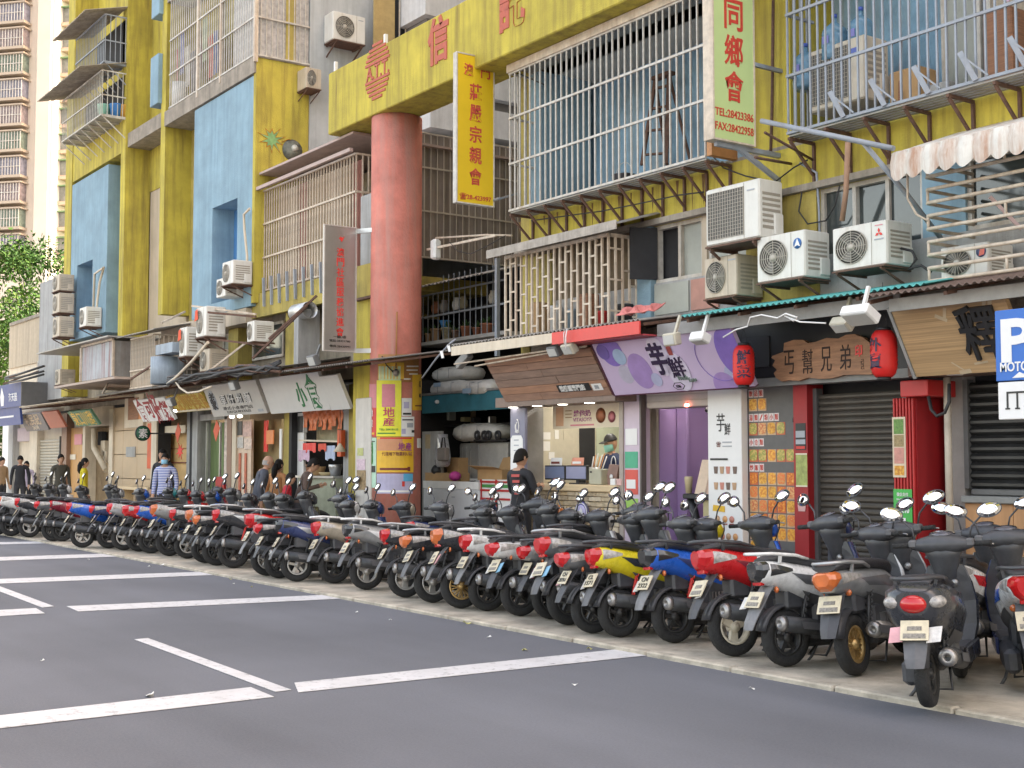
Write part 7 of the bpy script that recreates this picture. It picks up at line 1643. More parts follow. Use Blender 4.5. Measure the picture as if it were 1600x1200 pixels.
def trod(name, m, par, segs, w=.07):
    mb = MB(); o = Vector((tp0.x, tp0.y, 0)); f = lambda p: o + d1*p[0] + d2*p[1] + Vector((0, 0, p[2]))
    for a, b in segs: mb.bar(f(a), f(b), w)
    return P(name, mb, m, par)
for fl_ in range(8, 24):
    z = 1.4 + fl_*2.8; q = fl_ % 3
    for u0 in (3.0, 8.2):
        w_ = tb_('window', u0, u0 + 4.2, -.9, .29, z, z + 1.9, CG[(q + int(u0)) % 3], tw)
        tb_('sill', u0 - .2, u0 + 4.4, -1.1, .28, z - .3, z - .02, SLB, w_); tb_('hood', u0 - .3, u0 + 4.5, -1.2, .28, z + 1.92, z + 2.05, SLB, w_)
        trod('grille', WBAR, w_, [((u0 + .35*k, -1.0, z), (u0 + .35*k, -1.0, z + 1.9)) for k in range(13)] + [((u0, -1.0, z + .9), (u0 + 4.2, -1.0, z + .9))])
    for v0 in (1.2,):
        w_ = tb_('window', -1.5, -.41, v0, v0 + 4.0, z + .1, z + 1.7, M('flank_room', (.2, .2, .17), .7, var=.4, scale=2), tw)  # dull grey olive for every flank window
        tb_('sill', -1.8, -.41, v0 - .3, v0 + 4.3, z - .3, z + .08, M('flank_slab', (.5, .34, .24), .8), w_); tb_('hood', -2.0, -.41, v0 - .4, v0 + 4.4, z + 1.72, z + 1.85, M('green_hood', (.14, .22, .1), .7), w_)
        trod('grille', WBAR, w_, [((-1.6, v0 + .5*k, z + .1), (-1.6, v0 + .5*k, z + 1.7)) for k in range(9)])
# sky haze backdrop is left to the open sky
# ---------------------------------------------------------------- scooters (local axes: heading +Y, rear tyre touching the origin)
def paint(n, c, **k): return M('scooter_' + n, c, k.get('r', .28), coat=.45, var=.22, scale=9, metal=k.get('m', 0))
PC = dict(white=paint('white', (.68,.68,.67)), red=paint('red', (.50,.014,.018)), blue=paint('blue', (.02,.11,.50)), yellow=paint('yellow', (.68,.56,.02)), silver=paint('silver', (.38,.39,.40), m=.5, r=.36),
          black=paint('black', (.034,.036,.042)), grey=paint('grey', (.15,.155,.165), m=.4, r=.36), navy=paint('navy', (.035,.05,.14)), orange=paint('orange', (.52,.15,.015)), wine=paint('wine', (.17,.012,.025)), champagne=paint('champagne', (.44,.39,.31), m=.4, r=.36), teal=paint('teal', (.04,.25,.28)))
RUB_ = M('tyre_rubber', (.022,.022,.022), .85, var=.35, scale=18, bump=.6, bscale=70); PLA = M('black_plastic', (.055,.057,.063), .42, var=.25, scale=12); PLG = M('grey_plastic', (.10,.10,.105), .55, var=.25, scale=10)
SEATM = M('seat_vinyl', (.036,.037,.042), .45, var=.25, scale=20, bump=.2, bscale=120); CHRM = M('chrome', (.7,.7,.7), .14, metal=1, var=.05); MIR = M('mirror_glass', (.92,.93,.95), .03, metal=1, var=0)
RIMS = dict(silver=M('rim_silver', (.42,.41,.39), .42, metal=.6, var=.2), dark=M('rim_dark', (.05,.05,.05), .45, metal=.4), gold=M('rim_gold', (.5,.34,.14), .4, metal=.7), cream=M('rim_cream', (.58,.53,.42), .5))
EXH = M('muffler_black', (.055,.057,.06), .5, metal=.5, var=.3, scale=14); STEEL = M('worn_steel', (.32,.31,.3), .4, metal=.8, var=.3)
TLR = M('tail_lens_red', (.50,.012,.014), .12, var=.1, coat=.6); TLO = M('tail_lens_orange', (.58,.15,.04), .12, var=.2, coat=.6); TLC = M('clear_lens', (.34,.32,.30), .12, var=.5, scale=30, coat=.6); TLS = M('smoked_lens', (.03,.03,.03), .1, coat=.6)
PLATE = M('number_plate', (.60,.53,.38), .5, var=.15, scale=30); SPR = dict(red=M('spring_red', (.5,.03,.02), .4), black=M('spring_black', (.03,.03,.03), .5))
BODY = {  # (y, half width, z low, z high)
 'sport': [(-.34,.095,.655,.815), (-.25,.13,.63,.825), (-.08,.16,.57,.80), (.16,.172,.47,.755), (.40,.165,.37,.70), (.56,.12,.33,.64)],
 'round': [(-.34,.11,.62,.765), (-.27,.185,.52,.80), (-.12,.23,.45,.81), (.12,.235,.38,.78), (.36,.215,.31,.72), (.56,.15,.29,.64)],
 'flat':  [(-.40,.095,.62,.755), (-.30,.125,.60,.765), (-.08,.15,.565,.76), (.18,.155,.50,.745), (.42,.15,.40,.72), (.58,.11,.36,.66)],
}
SEATS = {'sport': [(-.30,.07,.815,.835), (-.20,.115,.80,.865), (-.02,.135,.785,.868), (.18,.145,.745,.82), (.42,.135,.70,.79), (.58,.07,.66,.73)],
 'round': [(-.22,.09,.79,.82), (-.12,.14,.785,.855), (.05,.16,.77,.85), (.2,.165,.745,.80), (.44,.14,.70,.78), (.6,.08,.66,.73)],
 'flat': [(-.38,.09,.76,.80), (-.30,.125,.757,.83), (0,.14,.752,.835), (.2,.14,.74,.825), (.45,.125,.72,.80), (.60,.07,.67,.74)]}
def ring(y, hw, z0, z1):
    h = z1 - z0; h1 = [(.42,0), (.78,.22), (1,.60), (.92,.86), (.60,1)]
    return [(hw*a, y, z0 + h*b) for a, b in h1] + [(-hw*a, y, z0 + h*b) for a, b in h1[::-1]]
def smooth(st, n=3):
    out = []
    for i in range(len(st) - 1):
        p0 = st[max(i-1,0)]; p1 = st[i]; p2 = st[i+1]; p3 = st[min(i+2,len(st)-1)]
        for k in range(n):
            t = k/n; out.append(tuple(.5*((2*b) + (c-a)*t + (2*a-5*b+4*c-d)*t*t + (-a+3*b-3*c+d)*t**3) for a, b, c, d in zip(p0, p1, p2, p3)))
    return out + [st[-1]]
def interp(st, y):
    for a, b in zip(st, st[1:]):
        if a[0] <= y <= b[0]: t = (y-a[0])/(b[0]-a[0]); return tuple(p + (q-p)*t for p, q in zip(a, b))
    return st[0] if y < st[0][0] else st[-1]
def sidepatch(st, pts, sgn, off=.004):
    """patch lying on the flank: pts are (y, v) with v = share of the height"""
    prof = [(0,.42), (.22,.78), (.60,1), (.86,.92), (1,.60)]
    def pt(y, v, o):
        _, hw, z0, z1 = interp(st, y)
        for (v0, a0), (v1, a1) in zip(prof, prof[1:]):
            if v0 <= v <= v1: a = a0 + (a1-a0)*(v-v0)/(v1-v0)
        return Vector((sgn*(hw*a + o), y, z0 + (z1-z0)*v))
    up, lo = pts; n = 8; mb = MB(); rows = []
    for k in range(n + 1):
        t = k/n
        def at_(c): 
            x = t*(len(c)-1); i = min(int(x), len(c)-2); f = x - i; return tuple(p + (q-p)*f for p, q in zip(c[i], c[i+1]))
        a, b = at_(up), at_(lo); rows.append([pt(*[a[j] + (b[j]-a[j])*w for j in (0,1)], off) for w in (0, .33, .66, 1)])
    mb.loft(rows, closed=False, cap=False, smooth=True)
    if sgn < 0: mb.f = [f[::-1] for f in mb.f]
    return mb
def arcband(c, r, w, a0, a1, th=.012, n=12):
    rings = []
    for k in range(n + 1):
        a = rad(a0 + (a1-a0)*k/n); d = Vector((0, math.cos(a), math.sin(a))); o = Vector(c)
        rings.append([o + d*r + Vector((-w/2,0,0)), o + d*(r+th*1.6) , o + d*r + Vector((w/2,0,0)), o + d*(r-th) ])
    return MB().loft(rings, smooth=True)
def tyre(c, w=.10, R=.222):
    k = w/.1; return MB().lathe([(.134,-.036*k), (.175,-.05*k), (.207,-.042*k), (R-.003,-.022*k), (R,0), (R-.003,.022*k), (.207,.042*k), (.175,.05*k), (.134,.036*k)], 30, c, 'X', loop=True)
def rim(c, kind):
    mb = MB().lathe([(.114,-.03), (.136,-.038), (.136,.038), (.114,.03)], 26, c, 'X', loop=True).lathe([(.001,-.05), (.036,-.048), (.04,.04), (.001,.05)], 14, c, 'X')
    n, w0, w1 = {'three': (3,.055,.075), 'five': (5,.035,.03), 'many': (9,.012,.012)}[kind]
    for k in range(n):
        a = 2*math.pi*k/n + .4; d = Vector((0, math.cos(a), math.sin(a))); e = Vector((0, -math.sin(a), math.cos(a))); o = Vector(c)
        for s_ in ((-1, 1) if kind == 'many' else (1,)):
            f = e*(.02*s_ if kind == 'many' else 0)
            vs = [o + d*.03 - e*w0/2, o + d*.03 + e*w0/2, o + d*.118 + e*w1/2 + f, o + d*.118 - e*w1/2 + f]
            mb.slab([p + Vector((-.012,0,0)) for p in vs], (.034,0,0))
    return mb
_sm = {}
def SP(key, fn):
    if key not in _sm: me = mesh(key if isinstance(key, str) else key[0], fn(), PLA); _sm[key] = me
    return _sm[key]
RA, FA = (0, -.09, .222), (0, 1.22, .222)
def handle_cowl():
    st = [(-.215,.90,1.0,.03,.03), (-.16,.915,1.0,.06,.048), (-.08,.93,1.0,.10,.072), (0,.935,1.0,.115,.08), (.08,.93,1.0,.10,.072), (.16,.915,1.0,.06,.048), (.215,.90,1.0,.03,.03)]
    mb = MB().loft([[(x, y + ry*math.cos(t), z + rz*math.sin(t)) for t in [2*math.pi*j/14 for j in range(14)]] for x, y, z, ry, rz in st], smooth=True)
    for s in (-1, 1): mb.tube([(s*.2,.945,.99), (s*.17,1.03,1.02), (s*.10,1.08,.95), (s*.05,1.05,.82), (s*.03,1.02,.70)], .006, 5)
    return mb.loft([[(hw*math.cos(t), y + hy*math.sin(t), z) for t in [2*math.pi*j/14 for j in range(14)]] for z, y, hw, hy in ((.68,1.0,.075,.065), (.80,.975,.085,.075), (.90,.95,.115,.09), (.98,.935,.15,.10))], smooth=True)
def legshield(sc=1.0, out=True):
    st = [(.30,.93,.17), (.42,.985,.195), (.58,1.01,.20), (.72,1.0,.175), (.84,.985,.13)]
    rings = []
    for z, y, hw in st:
        hw *= sc
        if out: rings.append([(-hw,y,z), (-hw*.9,y+.05,z), (-hw*.45,y+.12,z), (0,y+.15,z), (hw*.45,y+.12,z), (hw*.9,y+.05,z), (hw,y,z), (0,y+.03,z)])
        else: rings.append([(-hw*.93,y-.006,z+.005), (-hw*.93,y+.02,z+.005), (hw*.93,y+.02,z+.005), (hw*.93,y-.006,z+.005), (hw*.3,y-.05,z+.005), (-hw*.3,y-.05,z+.005)])
    return MB().loft(rings, smooth=out)
def muffler(short=False):
    y1 = -.05 if short else -.24
    mb = MB().tube([(.05,.62,.24), (.10,.58,.17), (.14,.46,.19), (.155,.32,.25)], .018, 8)
    return mb.tube([(.155,.34,.245), (.158,.30,.25), (.165,(y1+.3)/2,.305), (.17,y1,.345 if not short else .32)], [.03,.056,.064,.062], 14)
def coil():
    pts = [(.105 + .028*math.cos(t), -.02 + .10*t/44 + .0, .30 + .30*t/44 + .028*math.sin(t)*.35) for t in [k*.55 for k in range(81)]]
    return MB().tube(pts, .0075, 5).cyl((.105,-.025,.28), (.105,.085,.63), .014, n=8)
def mirror_head(sx):
    c = Vector((sx*.345,.93,1.235)); return c
MROT = lambda sx: Matrix.Rotation(sx*rad(-16), 4, 'Y') @ Matrix.Rotation(rad(-16), 4, 'X') @ Matrix.Rotation(sx*rad(10), 4, 'Z')
def scooter(label, px, py, body='sport', col='black', rz=0, lean=6, tail='red', rimk='five', rimc='dark', spring='black', rail='black', decal=None, plate=None, stickers=(), detail=2, mir=None, box=False, trim=None, short=False, Yp=None, steer=0):
    p = at(px, py, Z=PZ) if Yp is None else Vector((fx(px, Yp, 760), Yp, PZ))
    t = bpy.data.objects.new('parked_scooter', None); COL.objects.link(t); t.empty_display_size = .2
    if Yp is None and rz < 10: rz += RN.uniform(-6, 5) - 11; lean += RN.uniform(-2.5, 2.5)
    t.location = (p.x - .09*math.sin(rad(rz)), p.y + .09*math.cos(rad(rz)), PZ + .002); t.rotation_euler = (0, -rad(lean), rad(rz)); tag(t, label, 'scooter', 'scooters parked side by side along the kerb'); ORG[t.name] = Vector()
    kk = RN.uniform(.96, 1.05); t.scale = (kk, kk, kk); PLGx = RN.choice((PLG, PLG, MGL, MGD))
    st = BODY[body]; sst = smooth(st)
    def A(name, fn, mat, par=t, key=None):
        me = SP((name,) + tuple(key or ()), fn); o = bpy.data.objects.new(name, me); COL.objects.link(o); o.parent = par
        o.material_slots[0].link = 'OBJECT'; o.material_slots[0].material = mat; return o
    bc = PC[col]; tc_ = PC[trim] if trim else bc
    rw = A('rear_wheel', lambda: tyre(RA), RUB_); A('rim', lambda: rim(RA, rimk), RIMS[rimc], rw, (rimk,))
    fw = A('front_wheel', lambda: tyre(FA, .085), RUB_); A('rim', lambda: rim(FA, 'five'), RIMS[rimc], fw, ('f',))
    A('body_panel', lambda: MB().loft([ring(*s) for s in sst], smooth=True), bc, key=(body,))
    A('seat', lambda: MB().loft([ring(*s) for s in smooth(SEATS[body])], smooth=True), SEATM, key=(body,))
    A('engine_case', lambda: MB().bbox(-.17, -.06, -.06, .5, .13, .30, .03).bbox(-.09, .09, .14, .56, .2, .5, .03).bbox(-.075, .075, -.12, .3, .44, .6, .02), PLA)
    if detail > 1: A('engine_fin', lambda: sum_fins(), STEEL)
    ex = A('exhaust', lambda: muffler(short), EXH if not short else STEEL, key=(short,)); y1 = -.05 if short else -.24; z1 = .345 if not short else .32
    A('exhaust_tip', lambda: MB().lathe([(.05, 0), (.062, .0), (.055, -.035), (.03, -.045), (.022, -.04), (.022, .0)], 14, (.17, y1, z1), 'Y'), STEEL, ex, (short,)); 
    if detail > 1: A('heat_shield', lambda: MB().slab([(.224,.24,.25), (.236,-.10,.30), (.236,-.12,.36), (.222,.22,.31)], (.004,0,0)), PLG, ex)
    A('shock_absorber', coil, SPR[spring])
    # mudguard, plate
    A('mudguard', lambda: MB().loft([[(-w/2,y,z), (0,y-.018,z), (w/2,y,z), (w/2,y+.012,z+.004), (-w/2,y+.012,z+.004)] for y, z, w in ((-.24,.63,.15), (-.30,.56,.16), (-.37,.46,.155), (-.43,.36,.135), (-.455,.30,.11))]), PLGx)
    A('mudguard_flank', lambda: arcband(RA, .25, .13, 20, 165), PLA)
    pl = A('number_plate', lambda: MB().slab([(-.088,-.405,.468), (.088,-.405,.468), (.088,-.333,.584), (-.088,-.333,.584)], (0,-.006,.004)), PLATE)
    if plate:
        u = Vector((0,.066,.116)).normalized(); 
        for k, s_ in enumerate(plate): 
            o = bpy.data.objects.new('lettering', mesh('lettering', MB().text(s_, Vector((0,-.377,.532)) + u*(.028 - .058*k), (1,0,0), u, .05 + .022*len(s_)**1.0 if len(s_) < 5 else .15, .042, .02, .002), INK)); COL.objects.link(o); o.parent = pl
    else: A('plate_print', lambda: MB().slab([(-.045,-.375,.528), (.045,-.375,.528), (.045,-.360,.552), (-.045,-.360,.552)], (0,-.003,.002)).slab([(-.07,-.404,.482), (.07,-.404,.482), (.07,-.387,.51), (-.07,-.387,.51)], (0,-.003,.002)), M('plate_smudge', (.22,.2,.17), .6, var=.6, scale=60), pl)
    for k, (sx, cm) in enumerate(stickers): A('permit_sticker', lambda: MB().slab([(sx-.05,-.395,.45), (sx+.04,-.400,.46), (sx+.05,-.345,.55), (sx-.04,-.340,.54)], (0,-.004,.003)), cm, pl, (sx,))
    # lamps
    b0 = st[0]; b1 = st[1]
    if body == 'round':
        A('tail_light', lambda: MB().ell((0,-.30,.69), .098, .082, .066, 18, 10), TLR)
        for s_ in (-1, 1): A('indicator', lambda: MB().ell((s_*.13,-.275,.70), .07, .075, .045, 14, 8), TLC, key=(s_,))
        A('reflector', lambda: MB().bbox(-.05, .05, -.30, -.275, .60, .63, .004), TLR)
    else:
        tm = {'red': TLR, 'orange': TLO, 'smoke': TLS}[tail]
        A('tail_light', lambda: MB().loft([ring(*s) for s in ((b0[0]-.045, b0[1]*.62, b0[2]+.04, b0[3]-.012), (b0[0]-.03, b0[1]*.82, b0[2]+.022, b0[3]-.002), (b0[0]-.004, b0[1]*1.03, b0[2]+.003, b0[3]+.003), (b0[0]+.045, b0[1]*.5 + b1[1]*.5 + .004, b0[2]*.5 + b1[2]*.5 + .02, b0[3]*.5 + b1[3]*.5 + .002))]), tm, key=(body,))
        A('lower_lens', lambda: MB().bbox(-.05, .05, -.345, -.30, .635, .668, .006), TLR)
        if detail > 0:
            for s_ in (-1, 1): A('indicator', lambda: sidepatch(sst, ([(b0[0]+.055,.88), (-.10,.80)], [(b0[0]+.055,.36), (-.10,.72)]), s_, .005), TLC if tail != 'smoke' else TLS, key=(s_, body))
    if detail > 1:
        for s_ in (-1, 1): A('rear_reflector', lambda: MB().lathe([(.001,-.008), (.024,-.006), (.026,.006), (.001,.006)], 12, (s_*.085, -.22, .60), 'Y'), TLO, key=(s_,))
    if decal:
        for s_ in (-1, 1): A('decal', lambda: sidepatch(sst, ([(-.12,.64), (.46,.92)], [(.02,.42), (.50,.64)]), s_, .003), PC[decal], key=(s_, body))
    if detail > 1:
        for s_ in (-1, 1): A('lower_skirt', lambda: sidepatch(sst, ([(.0,.2), (.5,.3)], [(.1,.0), (.5,.0)]), s_, .006), PLG, key=(s_, body))
    zr = st[1][3]
    rm = {'black': PLA, 'white': PC['white'], 'silver': PC['silver'], 'body': bc}[rail]
    A('grab_rail', lambda: MB().tube([(.125,.08,zr+.0), (.15,-.06,zr+.035), (.135,-.28,zr+.055), (.07,-.385,zr+.055), (0,-.405,zr+.055), (-.07,-.385,zr+.055), (-.135,-.28,zr+.055), (-.15,-.06,zr+.035), (-.125,.08,zr)], .0135, 8).bar((.12,-.2,zr-.02), (.135,-.2,zr+.05), .02).bar((-.12,-.2,zr-.02), (-.135,-.2,zr+.05), .02), rm, key=(body,))
    if box: A('top_box', lambda: MB().bbox(-.19, .19, -.55, -.18, zr + .075, zr + .33, .05), PLA)
    # step-through, front
    A('floorboard', lambda: MB().bbox(-.165, .165, .50, .97, .24, .315, .02), PLA); 
    for s_ in (-1, 1): A('side_sill', lambda: MB().bbox(s_*.166, s_*.19, .42, .99, .2, .325, .01), tc_, key=(s_,))
    A('leg_shield', lambda: legshield(), tc_); ip = A('inner_panel', lambda: legshield(1, False), PLA)
    if detail > 0: A('key_dial', lambda: MB().lathe([(.001,-.02), (.026,-.018), (.03,0), (.001,0)], 14, (.06,.945,.72), 'Y'), STEEL, ip)
    A('front_mudguard', lambda: arcband(FA, .24, .11, 25, 160), tc_)
    A('fork', lambda: MB().tube([(.062,1.22,.205), (.06,1.05,.62)], .02, 8).tube([(-.062,1.22,.205), (-.06,1.05,.62)], .02, 8), PLG)
    hb = bpy.data.objects.new('handlebar', SP('handlebar', handle_cowl)); COL.objects.link(hb); hb.parent = t
    hb.material_slots[0].link = 'OBJECT'; hb.material_slots[0].material = PLA
    A('front_cowl', lambda: MB().loft([[(hw*math.cos(q), y, z + hz*math.sin(q)) for q in [2*math.pi*j/14 for j in range(14)]] for y, hw, z, hz in ((.985,.13,.98,.085), (1.04,.12,.965,.09), (1.10,.07,.94,.06))], smooth=True), tc_, hb)
    A('instrument_glass', lambda: MB().loft([[(.085*k*math.cos(q), .915 + .05*k*math.sin(q), 1.079 + .02*k*math.sin(q) + (.006 if k < .5 else 0)) for q in [2*math.pi*j/14 for j in range(14)]] for k in (1, .4)], smooth=True), M('instrument_grey', (.10,.10,.12), .12, coat=.4), hb)
    for s_ in (-1, 1):
        A('grip', lambda: MB().tube([(s_*.20,.90,1.0), (s_*.345,.865,1.002)], .019, 10), RUB_, hb, (s_,))
        if detail > 0:
            A('switch_box', lambda: MB().bbox(s_*.20 - .03, s_*.20 + .03, .86, .94, .98, 1.04, .012), PLG, hb, (s_,))
            A('brake_lever', lambda: MB().tube([(s_*.20,.945,1.0), (s_*.26,.955,1.0), (s_*.355,.925,.99)], .007, 6), STEEL, hb, (s_,))
        if mir is None or mir == s_:
            A('mirror_stalk', lambda: MB().tube([(s_*.19,.925,1.03), (s_*.21,.94,1.12), (s_*.28,.945,1.19), (s_*.33,.94,1.225)], .0075, 6), PLA, hb, (s_,))
            A('mirror_shell', lambda: MB().loft([[(k*.088*math.cos(q), y, k*.055*math.sin(q)) for q in [2*math.pi*j/18 for j in range(18)]] for k, y in ((1.02,0), (1.0,.012), (.8,.028), (.3,.036))], smooth=True).xf(Matrix.Translation(mirror_head(s_)) @ MROT(s_)), PLA, hb, (s_,))
            A('mirror_glass', lambda: MB().loft([[(k*.083*math.cos(q), y, k*.050*math.sin(q)) for q in [2*math.pi*j/18 for j in range(18)]] for k, y in ((1,-.001), (.5,-.0035), (.05,-.004))], smooth=True).xf(Matrix.Translation(mirror_head(s_)) @ MROT(s_)), MIR, hb, (s_,))
    A('stand', lambda: MB().tube([(-.08,.36,.24), (-.16,.30,.05), (-.20,.28,-.0)], .012, 6).tube([(.07,.36,.22), (.1,.22,.07), (-.1,.22,.07), (-.07,.36,.22)], .011, 6), PLA)
    return t
def sum_fins():
    mb = MB()
    for k in range(6): mb.box(.07, .135, .24 + .035*k, .255 + .035*k, .24, .42)
    return mb
MGL, MGD = M('mudguard_light', (.17,.17,.175), .55, var=.25, scale=10), M('mudguard_dark', (.055,.055,.06), .5, var=.25, scale=10)
WST, BST, PST = M('sticker_white', (.6,.58,.55), .5, var=.2, scale=40), M('sticker_blue', (.2,.42,.6), .5), M('sticker_pink', (.6,.32,.34), .5, var=.2)
sc = scooter
sc('white scooter with blue trim cut off by the right edge of the picture', 1618, 1085, 'sport', 'white', 38, 5, 'red', trim='navy', decal='blue')
sc('black broad tailed scooter seen squarely from behind, nearest to the camera', 1453, 1106, 'round', 'black', 27, 4, rail='black', stickers=((-.115, PST), (.12, WST)), rimc='dark', mir=None)
sc('silver grey scooter with a wide orange tail lens', 1338, 1056, 'flat', 'silver', 15, 7, 'orange', rimk='many', rimc='gold', rail='silver', short=True, decal='grey')
sc('white scooter with a smoked tail light between the red and the silver scooters', 1230, 1042, 'sport', 'white', 3, 6, 'smoke', rimc='dark', rail='white', stickers=((-.115, WST),), decal='grey', plate=None)
sc('bright red scooter with cream three spoke wheel', 1150, 1026, 'sport', 'red', 1, 6, 'red', rimk='three', rimc='cream', decal='wine', trim='navy', stickers=((.03, WST),))
sc('bright blue scooter with red springs in front of the lilac dessert shop', 1055, 1005, 'sport', 'blue', 1, 6, 'smoke', spring='red', plate=('CN', '2322'), stickers=((-.1, WST),), decal='navy')
sc('yellow scooter with red springs', 970, 996, 'sport', 'yellow', 0, 6, 'red', spring='red', plate=('CL', '1571'), stickers=((-.11, WST),), decal='black')
sc('dark grey red lit scooter tucked close to the left of the yellow one', 927, 990, 'flat', 'grey', 0, 6, 'red', plate=('CH', '28764'), stickers=((-.09, PST),), decal='white')
sc('grey scooter with a blue sticker beside its plate', 890, 977, 'sport', 'grey', 1, 6, 'red', stickers=((-.1, WST), (.12, BST)), rail='silver', decal='silver')
sc('grey scooter half hidden between the blue stickered one and the flat seated white one', 862, 968, 'flat', 'silver', 0, 6, 'red')
sc('white scooter with a long flat seat, red springs and a blue sticker', 814, 963, 'flat', 'white', 1, 7, 'red', spring='red', stickers=((-.11, WST), (.12, BST)), plate=None, decal=None)
sc('white scooter with a tall red tail light left of the flat seated one', 762, 955, 'sport', 'white', 0, 6, 'red', rail='white', trim='silver')
sc('black scooter with gold many spoked wheels and a pink sticker', 722, 951, 'sport', 'black', 0, 6, 'orange', rimk='many', rimc='gold', stickers=((.13, PST),), trim='orange')
sc('black scooter with a steel grab loop right of the red column', 677, 942, 'flat', 'black', 1, 6, 'orange', rimk='three', rimc='silver', rail='silver')
sc('black and silver striped scooter with a bright red light in front of the red column', 634, 934, 'sport', 'black', 0, 6, 'red', rimk='three', rimc='silver', decal='silver', rail='silver', trim='silver')
sc('pale silver scooter with big dusty wheels in front of the red column', 573, 922, 'sport', 'silver', 0, 6, 'smoke', rimk='three', rimc='silver', decal='white', rail='white', stickers=((-.1, PST),))
sc('silver scooter with a square red light and a red spring', 523, 912, 'sport', 'champagne', 0, 6, 'red', spring='red', rail='white')
sc('slate blue scooter with an orange reflector and a bright wheel', 464, 909, 'sport', 'navy', 1, 6, 'smoke', rimk='five', rimc='silver', decal='silver')
sc('dark scooter squeezed behind the slate blue one', 437, 904, 'flat', 'black', 0, 6, 'red', detail=1, trim='white')
sc('red tailed scooter with a blue strip in front of the off white snack boards', 418, 900, 'sport', 'red', 1, 6, 'red', rimc='silver', detail=1, trim='blue', rail='silver')
W_ = dict(detail=1)
for lab, px, py, k in (
 ('black scooter with a large muffler left of the red tailed one', 366, 888, dict(body='sport', col='black', spring='red', rail='silver', decal='silver')),
 ('black scooter with an orange tail lens below the scroll emblem board', 339, 884, dict(body='flat', col='black', tail='orange')),
 ('grey scooter with a bright orange tail lens below the scroll emblem board', 321, 880, dict(body='sport', col='silver', tail='orange', trim='white', rail='white')),
 ('dark grey scooter with bright rims in front of the green curtained door', 293, 873, dict(body='sport', col='black', rimk='five', rimc='silver', decal='silver')),
 ('silver scooter with an orange red lens in front of the man in stripes', 266, 869, dict(body='sport', col='silver', tail='orange')),
 ('blue scooter with white stripes in front of the man in stripes', 236, 865, dict(body='sport', col='blue', decal='white')),
 ('red and white scooter left of the striped blue one', 217, 862, dict(body='sport', col='red', decal='white', tail='red')),
 ('silver grey scooter with bright rims in front of the wooden bench', 194, 860, dict(body='sport', col='silver', rimk='five', rimc='silver', trim='red')),
 ('navy scooter half hidden right of the bright blue far one', 171, 857, dict(body='flat', col='navy', trim='teal')),
 ('bright blue scooter standing out over the far kerb', 129, 856, dict(body='sport', col='blue', rimk='five', rimc='silver')),
 ('dark red scooter left of the bright blue far one', 97, 846, dict(body='sport', col='wine', rimc='dark', trim='silver')),
 ('grey scooter with a mint green plate cover at the far end', 84, 846, dict(body='flat', col='grey', stickers=((.02, M('mint_print', (.42, .62, .48), .6)),))),
 ('black scooter with pale rims standing out over the far kerb', 46, 840, dict(body='sport', col='black', rimk='three', rimc='silver', decal='white')),
 ('white scooter with an orange lens, near the left edge', 18, 838, dict(body='sport', col='white', tail='orange')),
 ('dark scooter cut by the left edge of the picture', -4, 836, dict(body='sport', col='grey')),
 ('black scooter just past the left edge', -26, 833, dict(body='flat', col='black'))):
    k.update(W_); sc(lab, px, py, rz=RN.uniform(-3, 3), lean=8, **k)
# second rank, close to the shops
sc('white scooter parked behind the nearest black one', 1500, 900, 'sport', 'white', 20, 5, 'red', decal='red', Yp=8.35)
sc('black scooter standing in the second rank near the drinks counter', 752, 800, 'round', 'black', 8, 7, Yp=8.55, detail=1, trim='navy')
sc('cream fronted scooter in the second rank before the stone counter', 905, 800, 'sport', 'champagne', 5, 7, 'red', Yp=8.45, detail=1)
sc('navy scooter in the second rank before the alley stall', 668, 800, 'sport', 'navy', 4, 7, 'red', Yp=8.5, detail=1)
sc('grey scooter in the second rank before the snack stall', 455, 800, 'flat', 'grey', 4, 7, 'red', Yp=8.5, detail=1)
sc('wine red scooter in the second rank before the green curtained door', 262, 800, 'sport', 'wine', 3, 7, 'red', Yp=8.4, detail=1)
# ---------------------------------------------------------------- people (local axes: facing -Y, feet at z = 0)
SKIN = M('skin', (.46, .27, .18), .55, var=.06, spec=.35); HAIR = M('dark_hair', (.012, .010, .009), .75, var=.3, scale=40, spec=.25); EYE = M('eye_dark', (.02, .015, .012), .2, var=0); LIP = M('lips', (.36, .14, .11), .5, var=0)
def cloth(n, c, **k): return M('garment_' + n, c, .85, var=.12, scale=14, bump=.25, bscale=30, **k)
def stripes():
    m = M('garment_striped', (.5, .52, .6), .85, var=0); nt = m.node_tree; tc = nt.nodes.new('ShaderNodeTexCoord'); w = nt.nodes.new('ShaderNodeTexWave'); w.bands_direction = 'Z'; w.inputs['Scale'].default_value = 9.5; w.inputs['Distortion'].default_value = .6
    r = nt.nodes.new('ShaderNodeValToRGB'); r.color_ramp.interpolation = 'CONSTANT'; r.color_ramp.elements[0].color = (.06, .09, .36, 1); r.color_ramp.elements[1].position = .5; r.color_ramp.elements[1].color = (.62, .64, .70, 1)
    nt.links.new(tc.outputs['Object'], w.inputs[0]); nt.links.new(w.outputs[0], r.inputs[0]); nt.links.new(r.outputs[0], nt.nodes['Principled BSDF'].inputs['Base Color']); return m
